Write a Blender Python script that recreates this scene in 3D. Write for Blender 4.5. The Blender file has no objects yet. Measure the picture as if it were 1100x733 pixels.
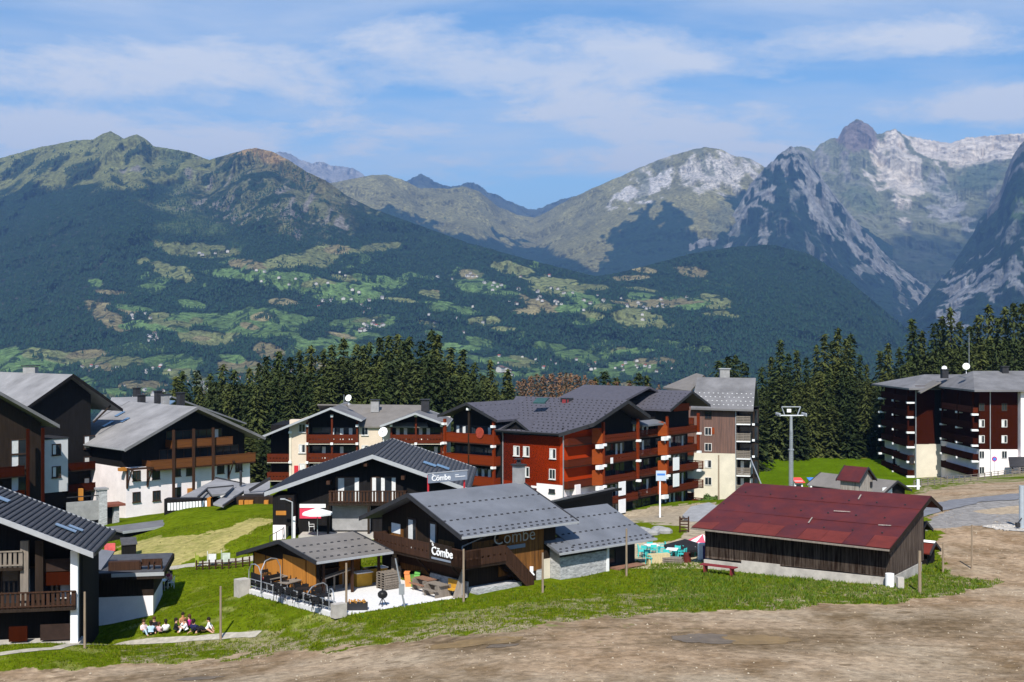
import bpy, math, random
import numpy as np
from mathutils import Vector, Matrix
HAZE = 5.2e-5
random.seed(7); RNG = np.random.RandomState(11)
SC = bpy.context.scene; COL = SC.collection
F, CX, CY = 1278.0, 550.0, 366.5          # focal length and centre of the photograph in its pixels
# ------------------------------------------------------------------ camera, world, sun, exposure
cam_d = bpy.data.cameras.new('camera'); cam = bpy.data.objects.new('camera', cam_d); COL.objects.link(cam)
cam.location = (0, 0, 0); cam.rotation_euler = (math.pi/2, 0, 0)
cam_d.sensor_width = 36; cam_d.lens = 36*F/1100; cam_d.clip_start = 0.5; cam_d.clip_end = 60000
SC.camera = cam
SUN_EL, SUN_AZ = math.radians(47), math.atan2(-0.08, -0.997)      # azimuth measured from +Y towards +X
sd = Vector((math.sin(SUN_AZ)*math.cos(SUN_EL), math.cos(SUN_AZ)*math.cos(SUN_EL), math.sin(SUN_EL)))
ld = bpy.data.lights.new('sun', 'SUN'); ld.energy = 4.8; ld.angle = math.radians(0.53); ld.color = (1, .955, .88)
sun = bpy.data.objects.new('sun', ld); COL.objects.link(sun); sun.rotation_euler = sd.to_track_quat('Z', 'Y').to_euler()
SC.view_settings.view_transform = 'Standard'; SC.view_settings.look = 'None'
SC.view_settings.exposure = 0.45; SC.view_settings.gamma = 1; SC.view_settings.use_curve_mapping = False
W = bpy.data.worlds.new('World'); SC.world = W; W.use_nodes = True
nt = W.node_tree; nt.nodes.clear(); N = nt.nodes.new; L = nt.links.new
out = N('ShaderNodeOutputWorld'); bg = N('ShaderNodeBackground'); bg.inputs[1].default_value = 0.118
sky = N('ShaderNodeTexSky'); sky.sky_type = 'NISHITA'; sky.sun_disc = False
sky.sun_elevation = SUN_EL; sky.sun_rotation = SUN_AZ % (2*math.pi); sky.altitude = 0; sky.air_density = 1.0; sky.dust_density = 0.2; sky.ozone_density = 3.0
tc = N('ShaderNodeTexCoord'); sep = N('ShaderNodeSeparateXYZ'); L(tc.outputs['Generated'], sep.inputs[0])
def M_(op, a, b=None, c=None, clamp=False):
    n = N('ShaderNodeMath'); n.operation = op; n.use_clamp = clamp
    for i, v in enumerate((a, b, c)):
        if v is None: continue
        if isinstance(v, (int, float)): n.inputs[i].default_value = v
        else: L(v, n.inputs[i])
    return n.outputs[0]
X, Y, Z_ = sep.outputs
den = M_('ADD', M_('MAXIMUM', Z_, 0), 0.12)                        # cloud layer: direction projected on a plane overhead
cu, cv = M_('DIVIDE', X, den), M_('DIVIDE', Y, den)
def cloud_noise(sx, sy, ox, scale, detail, rough, dist=0.0):
    cmb = N('ShaderNodeCombineXYZ'); L(M_('ADD', M_('MULTIPLY', cu, sx), ox), cmb.inputs[0]); L(M_('MULTIPLY', cv, sy), cmb.inputs[1]); cmb.inputs[2].default_value = ox
    n = N('ShaderNodeTexNoise'); n.inputs['Scale'].default_value = scale; n.inputs['Detail'].default_value = detail
    n.inputs['Roughness'].default_value = rough; n.inputs['Distortion'].default_value = dist; L(cmb.outputs[0], n.inputs['Vector']); return n.outputs[0]
def blob(ax, el, wx, wz):                                          # a broad bank of cloud in one part of the sky
    a = M_('SUBTRACT', M_('DIVIDE', X, M_('MAXIMUM', Y, .05)), ax); b = M_('SUBTRACT', M_('DIVIDE', Z_, M_('MAXIMUM', Y, .05)), el)
    r = M_('ADD', M_('POWER', M_('DIVIDE', M_('ABSOLUTE', a), wx), 2), M_('POWER', M_('DIVIDE', M_('ABSOLUTE', b), wz), 2))
    return M_('POWER', 2.718, M_('MULTIPLY', r, -1))
n1 = cloud_noise(1.1, 1.0, 3.1, 1.9, 12, .66, .25)
n2 = cloud_noise(.55, .9, 9.4, 1.1, 8, .6, .3)
bl = None
for args in ((-.36, .172, .20, .018), (.12, .178, .10, .020), (.42, .20, .13, .018), (-.41, .185, .16, .022), (-.36, .225, .25, .03), (.10, .19, .12, .03), (.02, .235, .2, .03), (.41, .205, .10, .022), (.33, .25, .16, .018), (-.10, .175, .09, .018), (.14, .155, .2, .016)):
    b_ = blob(*args); bl = b_ if bl is None else M_('MAXIMUM', bl, b_)
thick = M_('MULTIPLY', M_('SUBTRACT', M_('ADD', n1, M_('MULTIPLY', bl, .30)), .60), 5, clamp=True)
thin = M_('MULTIPLY', M_('SUBTRACT', n2, .47), 5.5, clamp=True)
cov = M_('MINIMUM', M_('ADD', M_('MULTIPLY', thick, .85), M_('MULTIPLY', thin, .6)), .97)
low = M_('MULTIPLY', M_('SUBTRACT', .80, Z_), 2.4, clamp=True); cov = M_('MULTIPLY', cov, M_('ADD', M_('MULTIPLY', low, .9), .1))
cov = M_('MULTIPLY', cov, M_('ADD', M_('MULTIPLY', M_('ADD', Y, .35), 1.5, clamp=True), .12, clamp=True))
mix = N('ShaderNodeMixRGB'); L(cov, mix.inputs[0]); hs = N('ShaderNodeHueSaturation'); hs.inputs['Saturation'].default_value = 1.18; L(sky.outputs[0], hs.inputs['Color']); L(hs.outputs[0], mix.inputs[1]); mix.inputs[2].default_value = (5.5, 5.8, 6.3, 1)
L(mix.outputs[0], bg.inputs[0]); L(bg.outputs[0], out.inputs[0])
# ------------------------------------------------------------------ helpers
def at(px, py, Z): return Vector(((px-CX)/F*Z, Z, (CY-py)/F*Z))
def hashi(i, j, s):
    h = (i.astype(np.int64)*374761393 + j.astype(np.int64)*668265263 + s*1442695041) & 0xffffffff
    h = ((h ^ (h >> 13))*1274126177) & 0xffffffff
    return (h ^ (h >> 16)) & 0xffff
def pnoise(x, y, s=0):
    x = np.asarray(x, float); y = np.asarray(y, float)
    i, j = np.floor(x), np.floor(y); fx, fy = x-i, y-j
    i = i.astype(np.int64); j = j.astype(np.int64)
    u, v = fx*fx*fx*(fx*(fx*6-15)+10), fy*fy*fy*(fy*(fy*6-15)+10)
    def g(a, b, dx, dy):
        an = hashi(a, b, s)/65536.0*2*np.pi; return np.cos(an)*dx+np.sin(an)*dy
    n00, n10 = g(i, j, fx, fy), g(i+1, j, fx-1, fy); n01, n11 = g(i, j+1, fx, fy-1), g(i+1, j+1, fx-1, fy-1)
    return ((n00*(1-u)+n10*u)*(1-v)+(n01*(1-u)+n11*u)*v)*1.5
def fbm(x, y, o=5, s=0, rid=False, gain=.5):
    a, t, m = 1.0, 0.0, 0.0
    for k in range(o):
        n = pnoise(x*2**k, y*2**k, s+k*17)
        t = t + a*((1-2*np.abs(n)) if rid else n); m += a; a *= gain
    return t/m
def ss(a, b, x): t = np.clip((x-a)/(b-a), 0, 1); return t*t*(3-2*t)
def inpoly(x, y, poly):
    r = np.zeros(np.shape(x), bool); n = len(poly)
    for k in range(n):
        x0, y0 = poly[k]; x1, y1 = poly[(k+1) % n]
        if y0 == y1: continue
        c = ((y0 > y) != (y1 > y)) & (x < (x1-x0)*(y-y0)/(y1-y0)+x0); r ^= c
    return r
# --- materials
MATS = {}
def mat(name, col, rough=.8, var=.25, scale=3.0, stretch=None, bump=0.0, metal=0.0, col2=None, thr=(.4, .6), spec=.12, attr=None, bdist=.02, detail=5, emit=0, fine=0.0):
    if name in MATS: return MATS[name]
    m = bpy.data.materials.new(name); m.use_nodes = True; t = m.node_tree; B = t.nodes['Principled BSDF']
    B.inputs['Roughness'].default_value = rough; B.inputs['Metallic'].default_value = metal
    B.inputs['Specular IOR Level'].default_value = spec
    c = t.nodes.new('ShaderNodeTexCoord'); mp = t.nodes.new('ShaderNodeMapping'); t.links.new(c.outputs['Object'], mp.inputs[0])
    if stretch: mp.inputs['Scale'].default_value = stretch
    n = t.nodes.new('ShaderNodeTexNoise'); n.inputs['Scale'].default_value = scale; n.inputs['Detail'].default_value = detail; n.inputs['Roughness'].default_value = .65
    t.links.new(mp.outputs[0], n.inputs['Vector'])
    if attr:
        a = t.nodes.new('ShaderNodeAttribute'); a.attribute_name = attr; base = a.outputs['Color']
    elif col2:
        r = t.nodes.new('ShaderNodeValToRGB'); r.color_ramp.elements[0].position = thr[0]; r.color_ramp.elements[1].position = thr[1]
        r.color_ramp.elements[0].color = (*col, 1); r.color_ramp.elements[1].color = (*col2, 1); t.links.new(n.outputs[0], r.inputs[0]); base = r.outputs[0]
    else: base = None
    mr = t.nodes.new('ShaderNodeMapRange'); mr.inputs[1].default_value = .3; mr.inputs[2].default_value = .7
    mr.inputs[3].default_value = 1-var; mr.inputs[4].default_value = 1+var
    n2 = t.nodes.new('ShaderNodeTexNoise'); n2.inputs['Scale'].default_value = scale*(.37 if not attr else 1); n2.inputs['Detail'].default_value = 6; n2.inputs['Roughness'].default_value = .7
    t.links.new(mp.outputs[0], n2.inputs['Vector'])
    t.links.new((n if (attr or not col2) else n2).outputs[0], mr.inputs[0])
    mx = t.nodes.new('ShaderNodeVectorMath'); mx.operation = 'SCALE'
    if base: t.links.new(base, mx.inputs[0])
    else: mx.inputs[0].default_value = col
    t.links.new(mr.outputs[0], mx.inputs['Scale']); t.links.new(mx.outputs[0], B.inputs['Base Color'])
    if bump:
        b = t.nodes.new('ShaderNodeBump'); b.inputs['Strength'].default_value = bump; b.inputs['Distance'].default_value = bdist
        t.links.new(n.outputs[0], b.inputs['Height']); t.links.new(b.outputs[0], B.inputs['Normal'])
    if emit:
        pass
    MATS[name] = m; return m
PL = (7, 7, .35)
m_darkwood = mat('dark_wood', (.024, .016, .011), .8, .4, 1.5, PL, .4)
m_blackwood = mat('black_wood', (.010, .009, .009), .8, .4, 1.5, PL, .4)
m_brownwood = mat('brown_wood', (.045, .022, .013), .75, .4, 1.5, PL, .4)
m_goldwood = mat('gold_wood', (.20, .085, .022), .7, .35, 1.3, PL, .4, col2=(.09, .04, .014), thr=(.42, .62))
m_orangewood = mat('orange_wood', (.42, .17, .03), .7, .2, 1.3, PL, .3)
m_greywood = mat('weathered_wood', (.125, .095, .075), .85, .3, 1.6, PL, .6, col2=(.032, .018, .012), thr=(.42, .60))
m_lightwood = mat('pale_weathered_wood', (.33, .29, .25), .85, .3, 1.6, PL, .5, col2=(.15, .12, .10), thr=(.45, .65))
m_pinkwood = mat('faded_red_wood', (.165, .095, .075), .85, .2, 1.2, (4, 4, .25), .3, col2=(.11, .07, .06), thr=(.4, .65))
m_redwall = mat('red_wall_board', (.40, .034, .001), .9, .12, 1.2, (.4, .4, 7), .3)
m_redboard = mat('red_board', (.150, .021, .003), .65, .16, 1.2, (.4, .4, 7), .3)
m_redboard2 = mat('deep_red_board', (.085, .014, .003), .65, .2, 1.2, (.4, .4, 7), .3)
m_maroon = mat('maroon_board', (.030, .0055, .0015), .9, .2, 1.2, (5, 5, .4), .3, spec=.03)
m_white = mat('white_render', (.83, .755, .745), .85, .13, .35, None, .15)
m_whitep = mat('white_paint', (.8, .8, .79), .55, .05, 2)
m_cream = mat('cream_render', (.62, .56, .45), .85, .12, .35, None, .15)
m_beige = mat('beige_render', (.60, .50, .39), .85, .07, .6, None, .15)
m_concrete = mat('concrete', (.40, .37, .33), .9, .25, 1.2, None, .3)
m_greyconc = mat('grey_concrete', (.27, .265, .26), .9, .2, 1.2, None, .3)
m_stone = mat('stone_cladding', (.46, .46, .455), .85, .35, 4, (1, 1, 3.2), 1.0, col2=(.27, .275, .28), thr=(.42, .66), bdist=.05)
m_metalroof = mat('grey_metal_roof', (.132, .138, .152), .6, .2, .5, None, 0, .0, spec=.5)
m_greyroof = mat('weathered_grey_roof', (.150, .146, .148), .75, .28, .35, None, .1)
m_paleroof = mat('pale_grey_roof', (.222, .217, .218), .75, .26, .3, None, .1)
m_brownroof = mat('brown_grey_roof', (.165, .15, .135), .7, .15, .6, None, .1)
m_tile = mat('dark_grey_tile', (.068, .067, .071), .6, .25, 2.2, None, .2)
m_redtile = mat('slate_tile', (.078, .074, .088), .6, .2, 2.2, None, .2)
m_barnroof = mat('red_sheet_roof', (.095, .020, .020), .75, .2, .8, None, .1, col2=(.070, .018, .022), thr=(.40, .60))
m_barnroof2 = mat('bright_red_sheet', (.125, .024, .017), .55, .2, 1.5, None, .1)
m_lightmetal = mat('pale_metal_edge', (.33, .34, .35), .45, .1, 2, spec=.5)
m_galv = mat('galvanised_steel', (.36, .38, .40), .45, .15, 2, None, 0, .5)
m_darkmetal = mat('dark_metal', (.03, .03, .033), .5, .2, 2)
m_glass = mat('window_glass', (.020, .026, .032), .08, .3, .7, spec=.6)
m_skyglass = mat('skylight_glass', (.10, .16, .24), .06, .1, .7, spec=.8)
m_curtain = mat('white_curtain', (.62, .62, .60), .9, .1, 3)
m_frame = mat('window_frame', (.05, .03, .02), .6, .2, 3)
m_wframe = mat('white_window_frame', (.6, .58, .55), .6, .1, 3)
m_teal = mat('teal_plastic', (.06, .52, .50), .4, .08, 3)
m_redp = mat('red_paint', (.48, .03, .04), .5, .1, 3)
m_redcloth = mat('red_cloth', (.62, .05, .10), .8, .1, 3)
m_benchred = mat('dark_red_paint', (.20, .03, .035), .6, .15, 3)
m_bluep = mat('blue_paint', (.06, .19, .55), .5, .1, 3)
m_redroofp = mat('coral_paint', (.62, .07, .06), .5, .1, 3)
m_greenp = mat('green_plastic', (.15, .45, .10), .5, .1, 3)
m_orangep = mat('orange_plastic', (.75, .25, .08), .5, .1, 3)
m_yellow = mat('yellow_wood', (.55, .30, .04), .6, .15, 3)
m_black = mat('black_plastic', (.015, .015, .016), .45, .2, 3)
m_blackcloth = mat('black_cloth', (.018, .018, .02), .8, .2, 3)
m_gravelw = mat('pale_gravel', (.62, .61, .60), .95, .1, 5, None, .3)
m_graywood = mat('grey_timber', (.20, .17, .14), .85, .25, 2, (5, 5, .5), .3)
m_signw = mat('sign_grey', (.20, .23, .28), .5, .08, 3)
m_dimletter = mat('brushed_steel_letter', (.40, .40, .41), .4, .1, 3, None, 0, .3)
m_magenta = mat('magenta_sign', (.42, .03, .16), .5, .05, 3)
m_darkgreen = mat('green_sign', (.01, .13, .07), .5, .1, 3)
# --- object bookkeeping
ORI = {}
def tag(o, label=None, cat=None, group=None, kind=None):
    if label: o['label'] = label
    if cat: o['category'] = cat
    if group: o['group'] = group
    if kind: o['kind'] = kind
    return o
def thing(name, label, cat, loc=(0, 0, 0), group=None, rz=0):
    o = bpy.data.objects.new(name, None); COL.objects.link(o); o.location = loc; o.rotation_euler = (0, 0, rz)
    o.empty_display_size = .3; ORI[o.name] = Vector(loc) if not rz else Vector((0, 0, 0)); return tag(o, label, cat, group)
class MB:
    def __init__(s): s.v = []; s.f = []; s.mi = []; s.cur = 0
    def add(s, vs, fs):
        b = len(s.v); s.v.extend([tuple(p) for p in vs])
        for f in fs: s.f.append([b+i for i in f]); s.mi.append(s.cur)
    def hexa(s, p): s.add(p, [(0, 3, 2, 1), (4, 5, 6, 7), (0, 1, 5, 4), (1, 2, 6, 5), (2, 3, 7, 6), (3, 0, 4, 7)])
    def box(s, c, sz, rz=0, tilt=None):
        x, y, z = [d/2 for d in sz]; p = [Vector(q) for q in ((-x, -y, -z), (x, -y, -z), (x, y, -z), (-x, y, -z), (-x, -y, z), (x, -y, z), (x, y, z), (-x, y, z))]
        R = Matrix.Rotation(rz, 3, 'Z')
        if tilt: R = R @ Matrix.Rotation(tilt[0], 3, 'X') @ Matrix.Rotation(tilt[1], 3, 'Y')
        s.hexa([R @ q+Vector(c) for q in p])
    def tube(s, a, b, r, r2=None, n=8):
        a, b = Vector(a), Vector(b); d = (b-a).normalized(); r2 = r if r2 is None else r2
        u = d.orthogonal().normalized(); w = d.cross(u); vs = []
        for c, rr in ((a, r), (b, r2)):
            for k in range(n):
                t = 2*math.pi*k/n; vs.append(c+u*math.cos(t)*rr+w*math.sin(t)*rr)
        s.add(vs, [(k, (k+1) % n, n+(k+1) % n, n+k) for k in range(n)]+[tuple(range(n-1, -1, -1)), tuple(range(n, 2*n))])
    def path(s, pts, r, n=6):
        for a, b in zip(pts[:-1], pts[1:]): s.tube(a, b, r, n=n)
    def ball(s, c, r, n=8, m=6, sc=(1, 1, 1)):
        vs = []; fs = []
        for i in range(m+1):
            th = math.pi*i/m
            for k in range(n):
                ph = 2*math.pi*k/n; vs.append((c[0]+r*sc[0]*math.sin(th)*math.cos(ph), c[1]+r*sc[1]*math.sin(th)*math.sin(ph), c[2]+r*sc[2]*math.cos(th)))
        for i in range(m):
            for k in range(n): fs.append((i*n+k, (i+1)*n+k, (i+1)*n+(k+1) % n, i*n+(k+1) % n))
        s.add(vs, fs)
    def prism(s, poly, off):       # poly: list of 3D points (one plane), extruded by vector off
        n = len(poly); a = [Vector(p) for p in poly]; b = [p+Vector(off) for p in a]
        s.add(a+b, [tuple(range(n)), tuple(range(2*n-1, n-1, -1))]+[(k, n+k, n+(k+1) % n, (k+1) % n) for k in range(n)])
    def plate(s, A, B, C, D, th):  # roof sheet, extruded downwards
        s.prism([A, B, C, D], (0, 0, -th))
    def obj(s, name, m, parent=None, label=None, cat=None, group=None, kind=None, smooth=False, origin=None):
        o0 = ORI.get(parent.name, Vector((0, 0, 0))) if parent else Vector(origin or (0, 0, 0))
        me = bpy.data.meshes.new(name); me.from_pydata([(p[0]-o0[0], p[1]-o0[1], p[2]-o0[2]) for p in s.v], [], s.f)
        for mm in (m if isinstance(m, (list, tuple)) else [m]): me.materials.append(mm)
        if isinstance(m, (list, tuple)): me.polygons.foreach_set('material_index', s.mi)
        if smooth: me.polygons.foreach_set('use_smooth', [True]*len(me.polygons))
        import bmesh
        bm = bmesh.new(); bm.from_mesh(me); bmesh.ops.recalc_face_normals(bm, faces=bm.faces); bm.to_mesh(me); bm.free()
        o = bpy.data.objects.new(name, me); COL.objects.link(o)
        if parent: o.parent = parent; ORI[o.name] = o0
        else: o.location = o0; ORI[o.name] = o0
        return tag(o, label, cat, group, kind)
def copy_tree(o, parent=None):
    c = o.copy(); COL.objects.link(c); c.parent = parent
    for ch in o.children: copy_tree(ch, c)
    return c
def place(proto, used, loc, rz=0, label=None, group=None, scale=None):
    if proto.name in used: o = copy_tree(proto)
    else: used.add(proto.name); o = proto
    o.location = loc; o.rotation_euler = (0, 0, rz)
    if scale is not None: o.scale = scale if hasattr(scale, '__len__') else (scale,)*3
    if label: o['label'] = label
    if group: o['group'] = group
    return o
USED = set()
class Face:                        # a facade plane: O its foot, u to the viewer's right, n outwards
    def __init__(s, O, u, n): s.O = Vector((O[0], O[1])); s.u = Vector(u).normalized(); s.n = Vector(n).normalized()
    def P(s, a, o, z): q = s.O+s.u*a+s.n*o; return Vector((q.x, q.y, z))
    def s(s_, px, o=0):
        q = s_.O+s_.n*o; r = (px-CX)/F; return (r*q.y-q.x)/(s_.u.x-r*s_.u.y)
    def at(s_, px, py, o=0): a = s_.s(px, o); Z = s_.P(a, o, 0).y; return a, (CY-py)/F*Z
    def box(s, mb, s0, s1, o0, o1, z0, z1):
        mb.hexa([s.P(s0, o0, z0), s.P(s1, o0, z0), s.P(s1, o1, z0), s.P(s0, o1, z0), s.P(s0, o0, z1), s.P(s1, o0, z1), s.P(s1, o1, z1), s.P(s0, o1, z1)])
def fbox(face, name, m, root, *a, **k):
    mb = MB(); face.box(mb, *a); return mb.obj(name, m, root, **k)
def corner_faces(K, e1, e2):       # K near corner, e1 runs right-away, e2 left-away
    e1 = Vector(e1).normalized(); e2 = Vector(e2).normalized()
    return Face(K, e1, -e2), Face(K, -e2, -e1)
def wall_prism(face, s0, s1, o0, o1, zb, prof, m, root, name='wall'):   # prof: [(s,z)...] top outline from s1 side to s0 side
    mb = MB(); poly = [face.P(s0, o0, zb), face.P(s1, o0, zb)]+[face.P(a, o0, z) for a, z in prof]
    off = face.P(0, o1, 0)-face.P(0, o0, 0); mb.prism(poly, off); return mb.obj(name, m, root)
def slope_extras(mb_rib, mb_g, A, B, C, D, rib=None, guards=None, gw=.2, gh=.05, gstep=.5):
    A, B, C, D = map(Vector, (A, B, C, D)); Wd = (B-A).length; up = Vector((0, 0, 1))
    nrm = (B-A).cross(D-A).normalized(); nrm = nrm if nrm.z > 0 else -nrm
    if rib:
        n = max(2, int((D-A).length/rib)); mb_rib.cur = 1  # course ribs coloured dark to paint in the shadow gaps between tile rows
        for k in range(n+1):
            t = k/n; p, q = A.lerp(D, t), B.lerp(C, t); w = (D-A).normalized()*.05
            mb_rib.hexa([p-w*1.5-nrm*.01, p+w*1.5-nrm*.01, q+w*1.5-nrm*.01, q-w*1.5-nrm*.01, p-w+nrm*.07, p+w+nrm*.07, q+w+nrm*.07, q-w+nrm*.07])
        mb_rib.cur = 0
    if guards:
        mb_g.cur = 1
        dn = ((D-A)+(C-B)).normalized()
        for ri, g in enumerate(guards):
            p, q = A.lerp(D, g), B.lerp(C, g); n = max(1, int((q-p).length/gstep))
            for k in range(n):
                c = p.lerp(q, (k+.5+(.25 if ri % 2 else -.25))/n); w = (q-p).normalized()*gw/2
                mb_g.hexa([c-w+nrm*.0, c+w, c+w+dn*.09, c-w+dn*.09, c-w+nrm*gh, c+w+nrm*gh, c+w+dn*.09+nrm*gh*.3, c-w+dn*.09+nrm*gh*.3])
        mb_g.cur = 0
def gable_roof(root, face, sL, zL, sr, zr, sR, zR, of, ob, m, th=.22, fascia=m_darkmetal, edge=None, rib=None, guards=None, gstep=.55, gmat=m_darkmetal, name='roof', gw=.22):
    mb, g, r = MB(), MB(), MB()
    A, B = face.P(sr, ob, zr), face.P(sr, of, zr)
    for s_, z_ in ((sL, zL), (sR, zR)):
        D, C = face.P(s_, ob, z_), face.P(s_, of, z_)
        mb.plate(A, B, C, D, th)
        slope_extras(mb, mb, A, B, C, D, rib, guards, gstep=gstep, gw=gw)
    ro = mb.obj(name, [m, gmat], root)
    for o_, sg in ((of, 1), (ob, -1)):
        for s_, z_ in ((sL, zL), (sR, zR)):
            p, q = face.P(sr, o_+sg*.06, zr+.05), face.P(s_, o_+sg*.06, z_+.05); n = face.P(0, -sg*.09, 0)-face.P(0, 0, 0); dz = Vector((0, 0, -th-.12))
            e = MB(); e.hexa([p, q, q+dz, p+dz, p+n, q+n, q+n+dz, p+n+dz]); e.obj('verge_board', fascia, ro)
    if edge:
        for s_, z_, sg in ((sL, zL, -1), (sR, zR, 1)):
            e = MB(); e.hexa([face.P(s_, of, z_-.16), face.P(s_+sg*.11, of, z_-.16), face.P(s_+sg*.11, ob, z_-.16), face.P(s_, ob, z_-.16), face.P(s_, of, z_-.03), face.P(s_+sg*.11, of, z_-.03), face.P(s_+sg*.11, ob, z_-.03), face.P(s_, ob, z_-.03)]); e.obj('gutter', edge, ro)
    return ro
def window(root, face, px, py, w, h, o=0, fm=m_wframe, curtain=False, sill=True, pm=None):
    a, z = face.at(px, py, o); return window_s(root, face, a, z, w, h, o, fm, curtain, sill, pm)
def window_s(root, face, a, z, w, h, o=0, fm=m_wframe, curtain=False, sill=True, pm=None):
    mb = MB(); t = .09
    face.box(mb, a-w/2, a-w/2+t, o, o+.08, z-h/2, z+h/2); face.box(mb, a+w/2-t, a+w/2, o, o+.08, z-h/2, z+h/2)
    face.box(mb, a-w/2+t, a+w/2-t, o, o+.08, z+h/2-t, z+h/2); face.box(mb, a-w/2+t, a+w/2-t, o, o+.08, z-h/2, z-h/2+t)
    face.box(mb, a-.03, a+.03, o, o+.075, z-h/2+t, z+h/2-t)
    if sill: face.box(mb, a-w/2-.06, a+w/2+.06, o, o+.16, z-h/2-.08, z-h/2-.003)
    f = mb.obj('window', fm, root)
    fbox(face, 'pane', pm or m_glass, f, a-w/2+t, a+w/2-t, o, o+.03, z-h/2+t, z+h/2-t)
    if curtain: fbox(face, 'curtain', m_curtain, f, a-w/2+t+.02, a-.06 if curtain == 1 else a+w/2-t-.02, o, o+.036, z-h/2+t+.02, z+h/2-t-.02)
    return f
def glass_door(root, face, s0, s1, z0, z1, o, m=m_frame, curtain=0):
    mb = MB(); t = .08; n = max(1, round((s1-s0)/1.2))
    for k in range(n+1): c = s0+(s1-s0)*k/n; face.box(mb, c-t/2, c+t/2, o, o+.07, z0, z1)
    face.box(mb, s0, s1, o, o+.072, z1, z1+t)
    f = mb.obj('glass_door', m, root)
    fbox(face, 'pane', m_glass, f, s0, s1, o, o+.03, z0, z1)
    if curtain:
        c = MB()
        for k in range(n):
            if random.random() < curtain: a = s0+(s1-s0)*(k+.1)/n; face.box(c, a, a+.5, o, o+.036, z0+.05, z1-.05)
        if c.v: c.obj('curtain', m_curtain, f)
    return f
def balcony(root, face, s0, s1, z, o0, o1, h=1.0, m=m_redboard, style='solid', slab=m_brownwood, gap=.3, side=True):
    b = fbox(face, 'balcony', slab, root, s0, s1, o0, o1, z-.18, z)
    mb = MB(); t = .06
    def rail(pa, pb, o_a, o_b, along):
        if along:
            if style == 'slats':
                face.box(mb, pa, pb, o_b-t, o_b, z+h-.08, z+h); face.box(mb, pa, pb, o_b-t, o_b, z+.08, z+.16)
                n = int((pb-pa)/.27)
                for k in range(n):
                    c = pa+(pb-pa)*(k+.5)/n; face.box(mb, c-.085, c+.085, o_b-t-.03, o_b-t-.003, z-.05, z+h-.04)
            elif style == 'bars':
                for q in range(5): face.box(mb, pa, pb, o_b-t, o_b, z+.05+q*h*.2, z+.05+q*h*.2+h*.13)
                n = max(2, int((pb-pa)/1.4))
                for k in range(n+1):
                    c = pa+.05+(pb-pa-.1)*k/n; face.box(mb, c-.05, c+.05, o_b-t-.08, o_b-t-.003, z, z+h)
            elif style == 'cut':
                face.box(mb, pa, pb, o_b-t, o_b, z-.1, z+h*.38); face.box(mb, pa, pb, o_b-t, o_b, z+h*.52, z+h)
                n = max(1, int((pb-pa)/.42))
                for k in range(n):
                    c = pa+(pb-pa)*(k+.5)/n; face.box(mb, c-.14, c+.14, o_b-t, o_b, z+h*.38, z+h*.52)
            else:
                face.box(mb, pa, pb, o_b-t, o_b, z-.12, z+h-.07); face.box(mb, pa-.03, pb+.03, o_b-t-.03, o_b+.03, z+h-.065, z+h)
        else:
            face.box(mb, pa-t/2, pa+t/2, o_a, o_b-t-.004, z-.1, z+h-.07)
    rail(s0, s1, o0, o1, True)
    if side: rail(s0+t/2, 0, o0, o1, False); rail(s1-t/2, 0, o0, o1, False)
    mb.obj('railing', m, b)
    return b
def post(root, face, s_, z0, z1, o, r=.12, m=m_redboard, caps=None, name='post'):
    p = fbox(face, name, m, root, s_-r, s_+r, o-r, o+r, z0, z1)
    if caps:
        for z in caps: fbox(face, 'beam_end', m_whitep, p, s_-r-.05, s_+r+.05, o-r-.05, o+r+.28, z-.16, z+.16)
    return p
def text(parent, body, size, origin, xdir, zdir=(0, 0, 1), m=m_whitep, name='lettering', ext=.02, offset=0.0, align='LEFT'):
    cu = bpy.data.curves.new('t', 'FONT'); cu.body = body; cu.size = size; cu.extrude = ext; cu.align_x = align; cu.offset = offset; cu.resolution_u = 3
    o = bpy.data.objects.new('t', cu); COL.objects.link(o); dg = bpy.context.evaluated_depsgraph_get()
    me = bpy.data.meshes.new_from_object(o.evaluated_get(dg)); bpy.data.objects.remove(o)
    x = Vector(xdir).normalized(); z = Vector(zdir).normalized(); n = x.cross(z)
    R = Matrix((x, z, n)).transposed().to_4x4(); me.transform(R); o0 = ORI.get(parent.name, Vector((0, 0, 0)))
    me.transform(Matrix.Translation(Vector(origin)-o0)); me.materials.clear(); me.materials.append(m)
    ob = bpy.data.objects.new(name, me); COL.objects.link(ob); ob.parent = parent; ORI[ob.name] = o0; return ob
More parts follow.
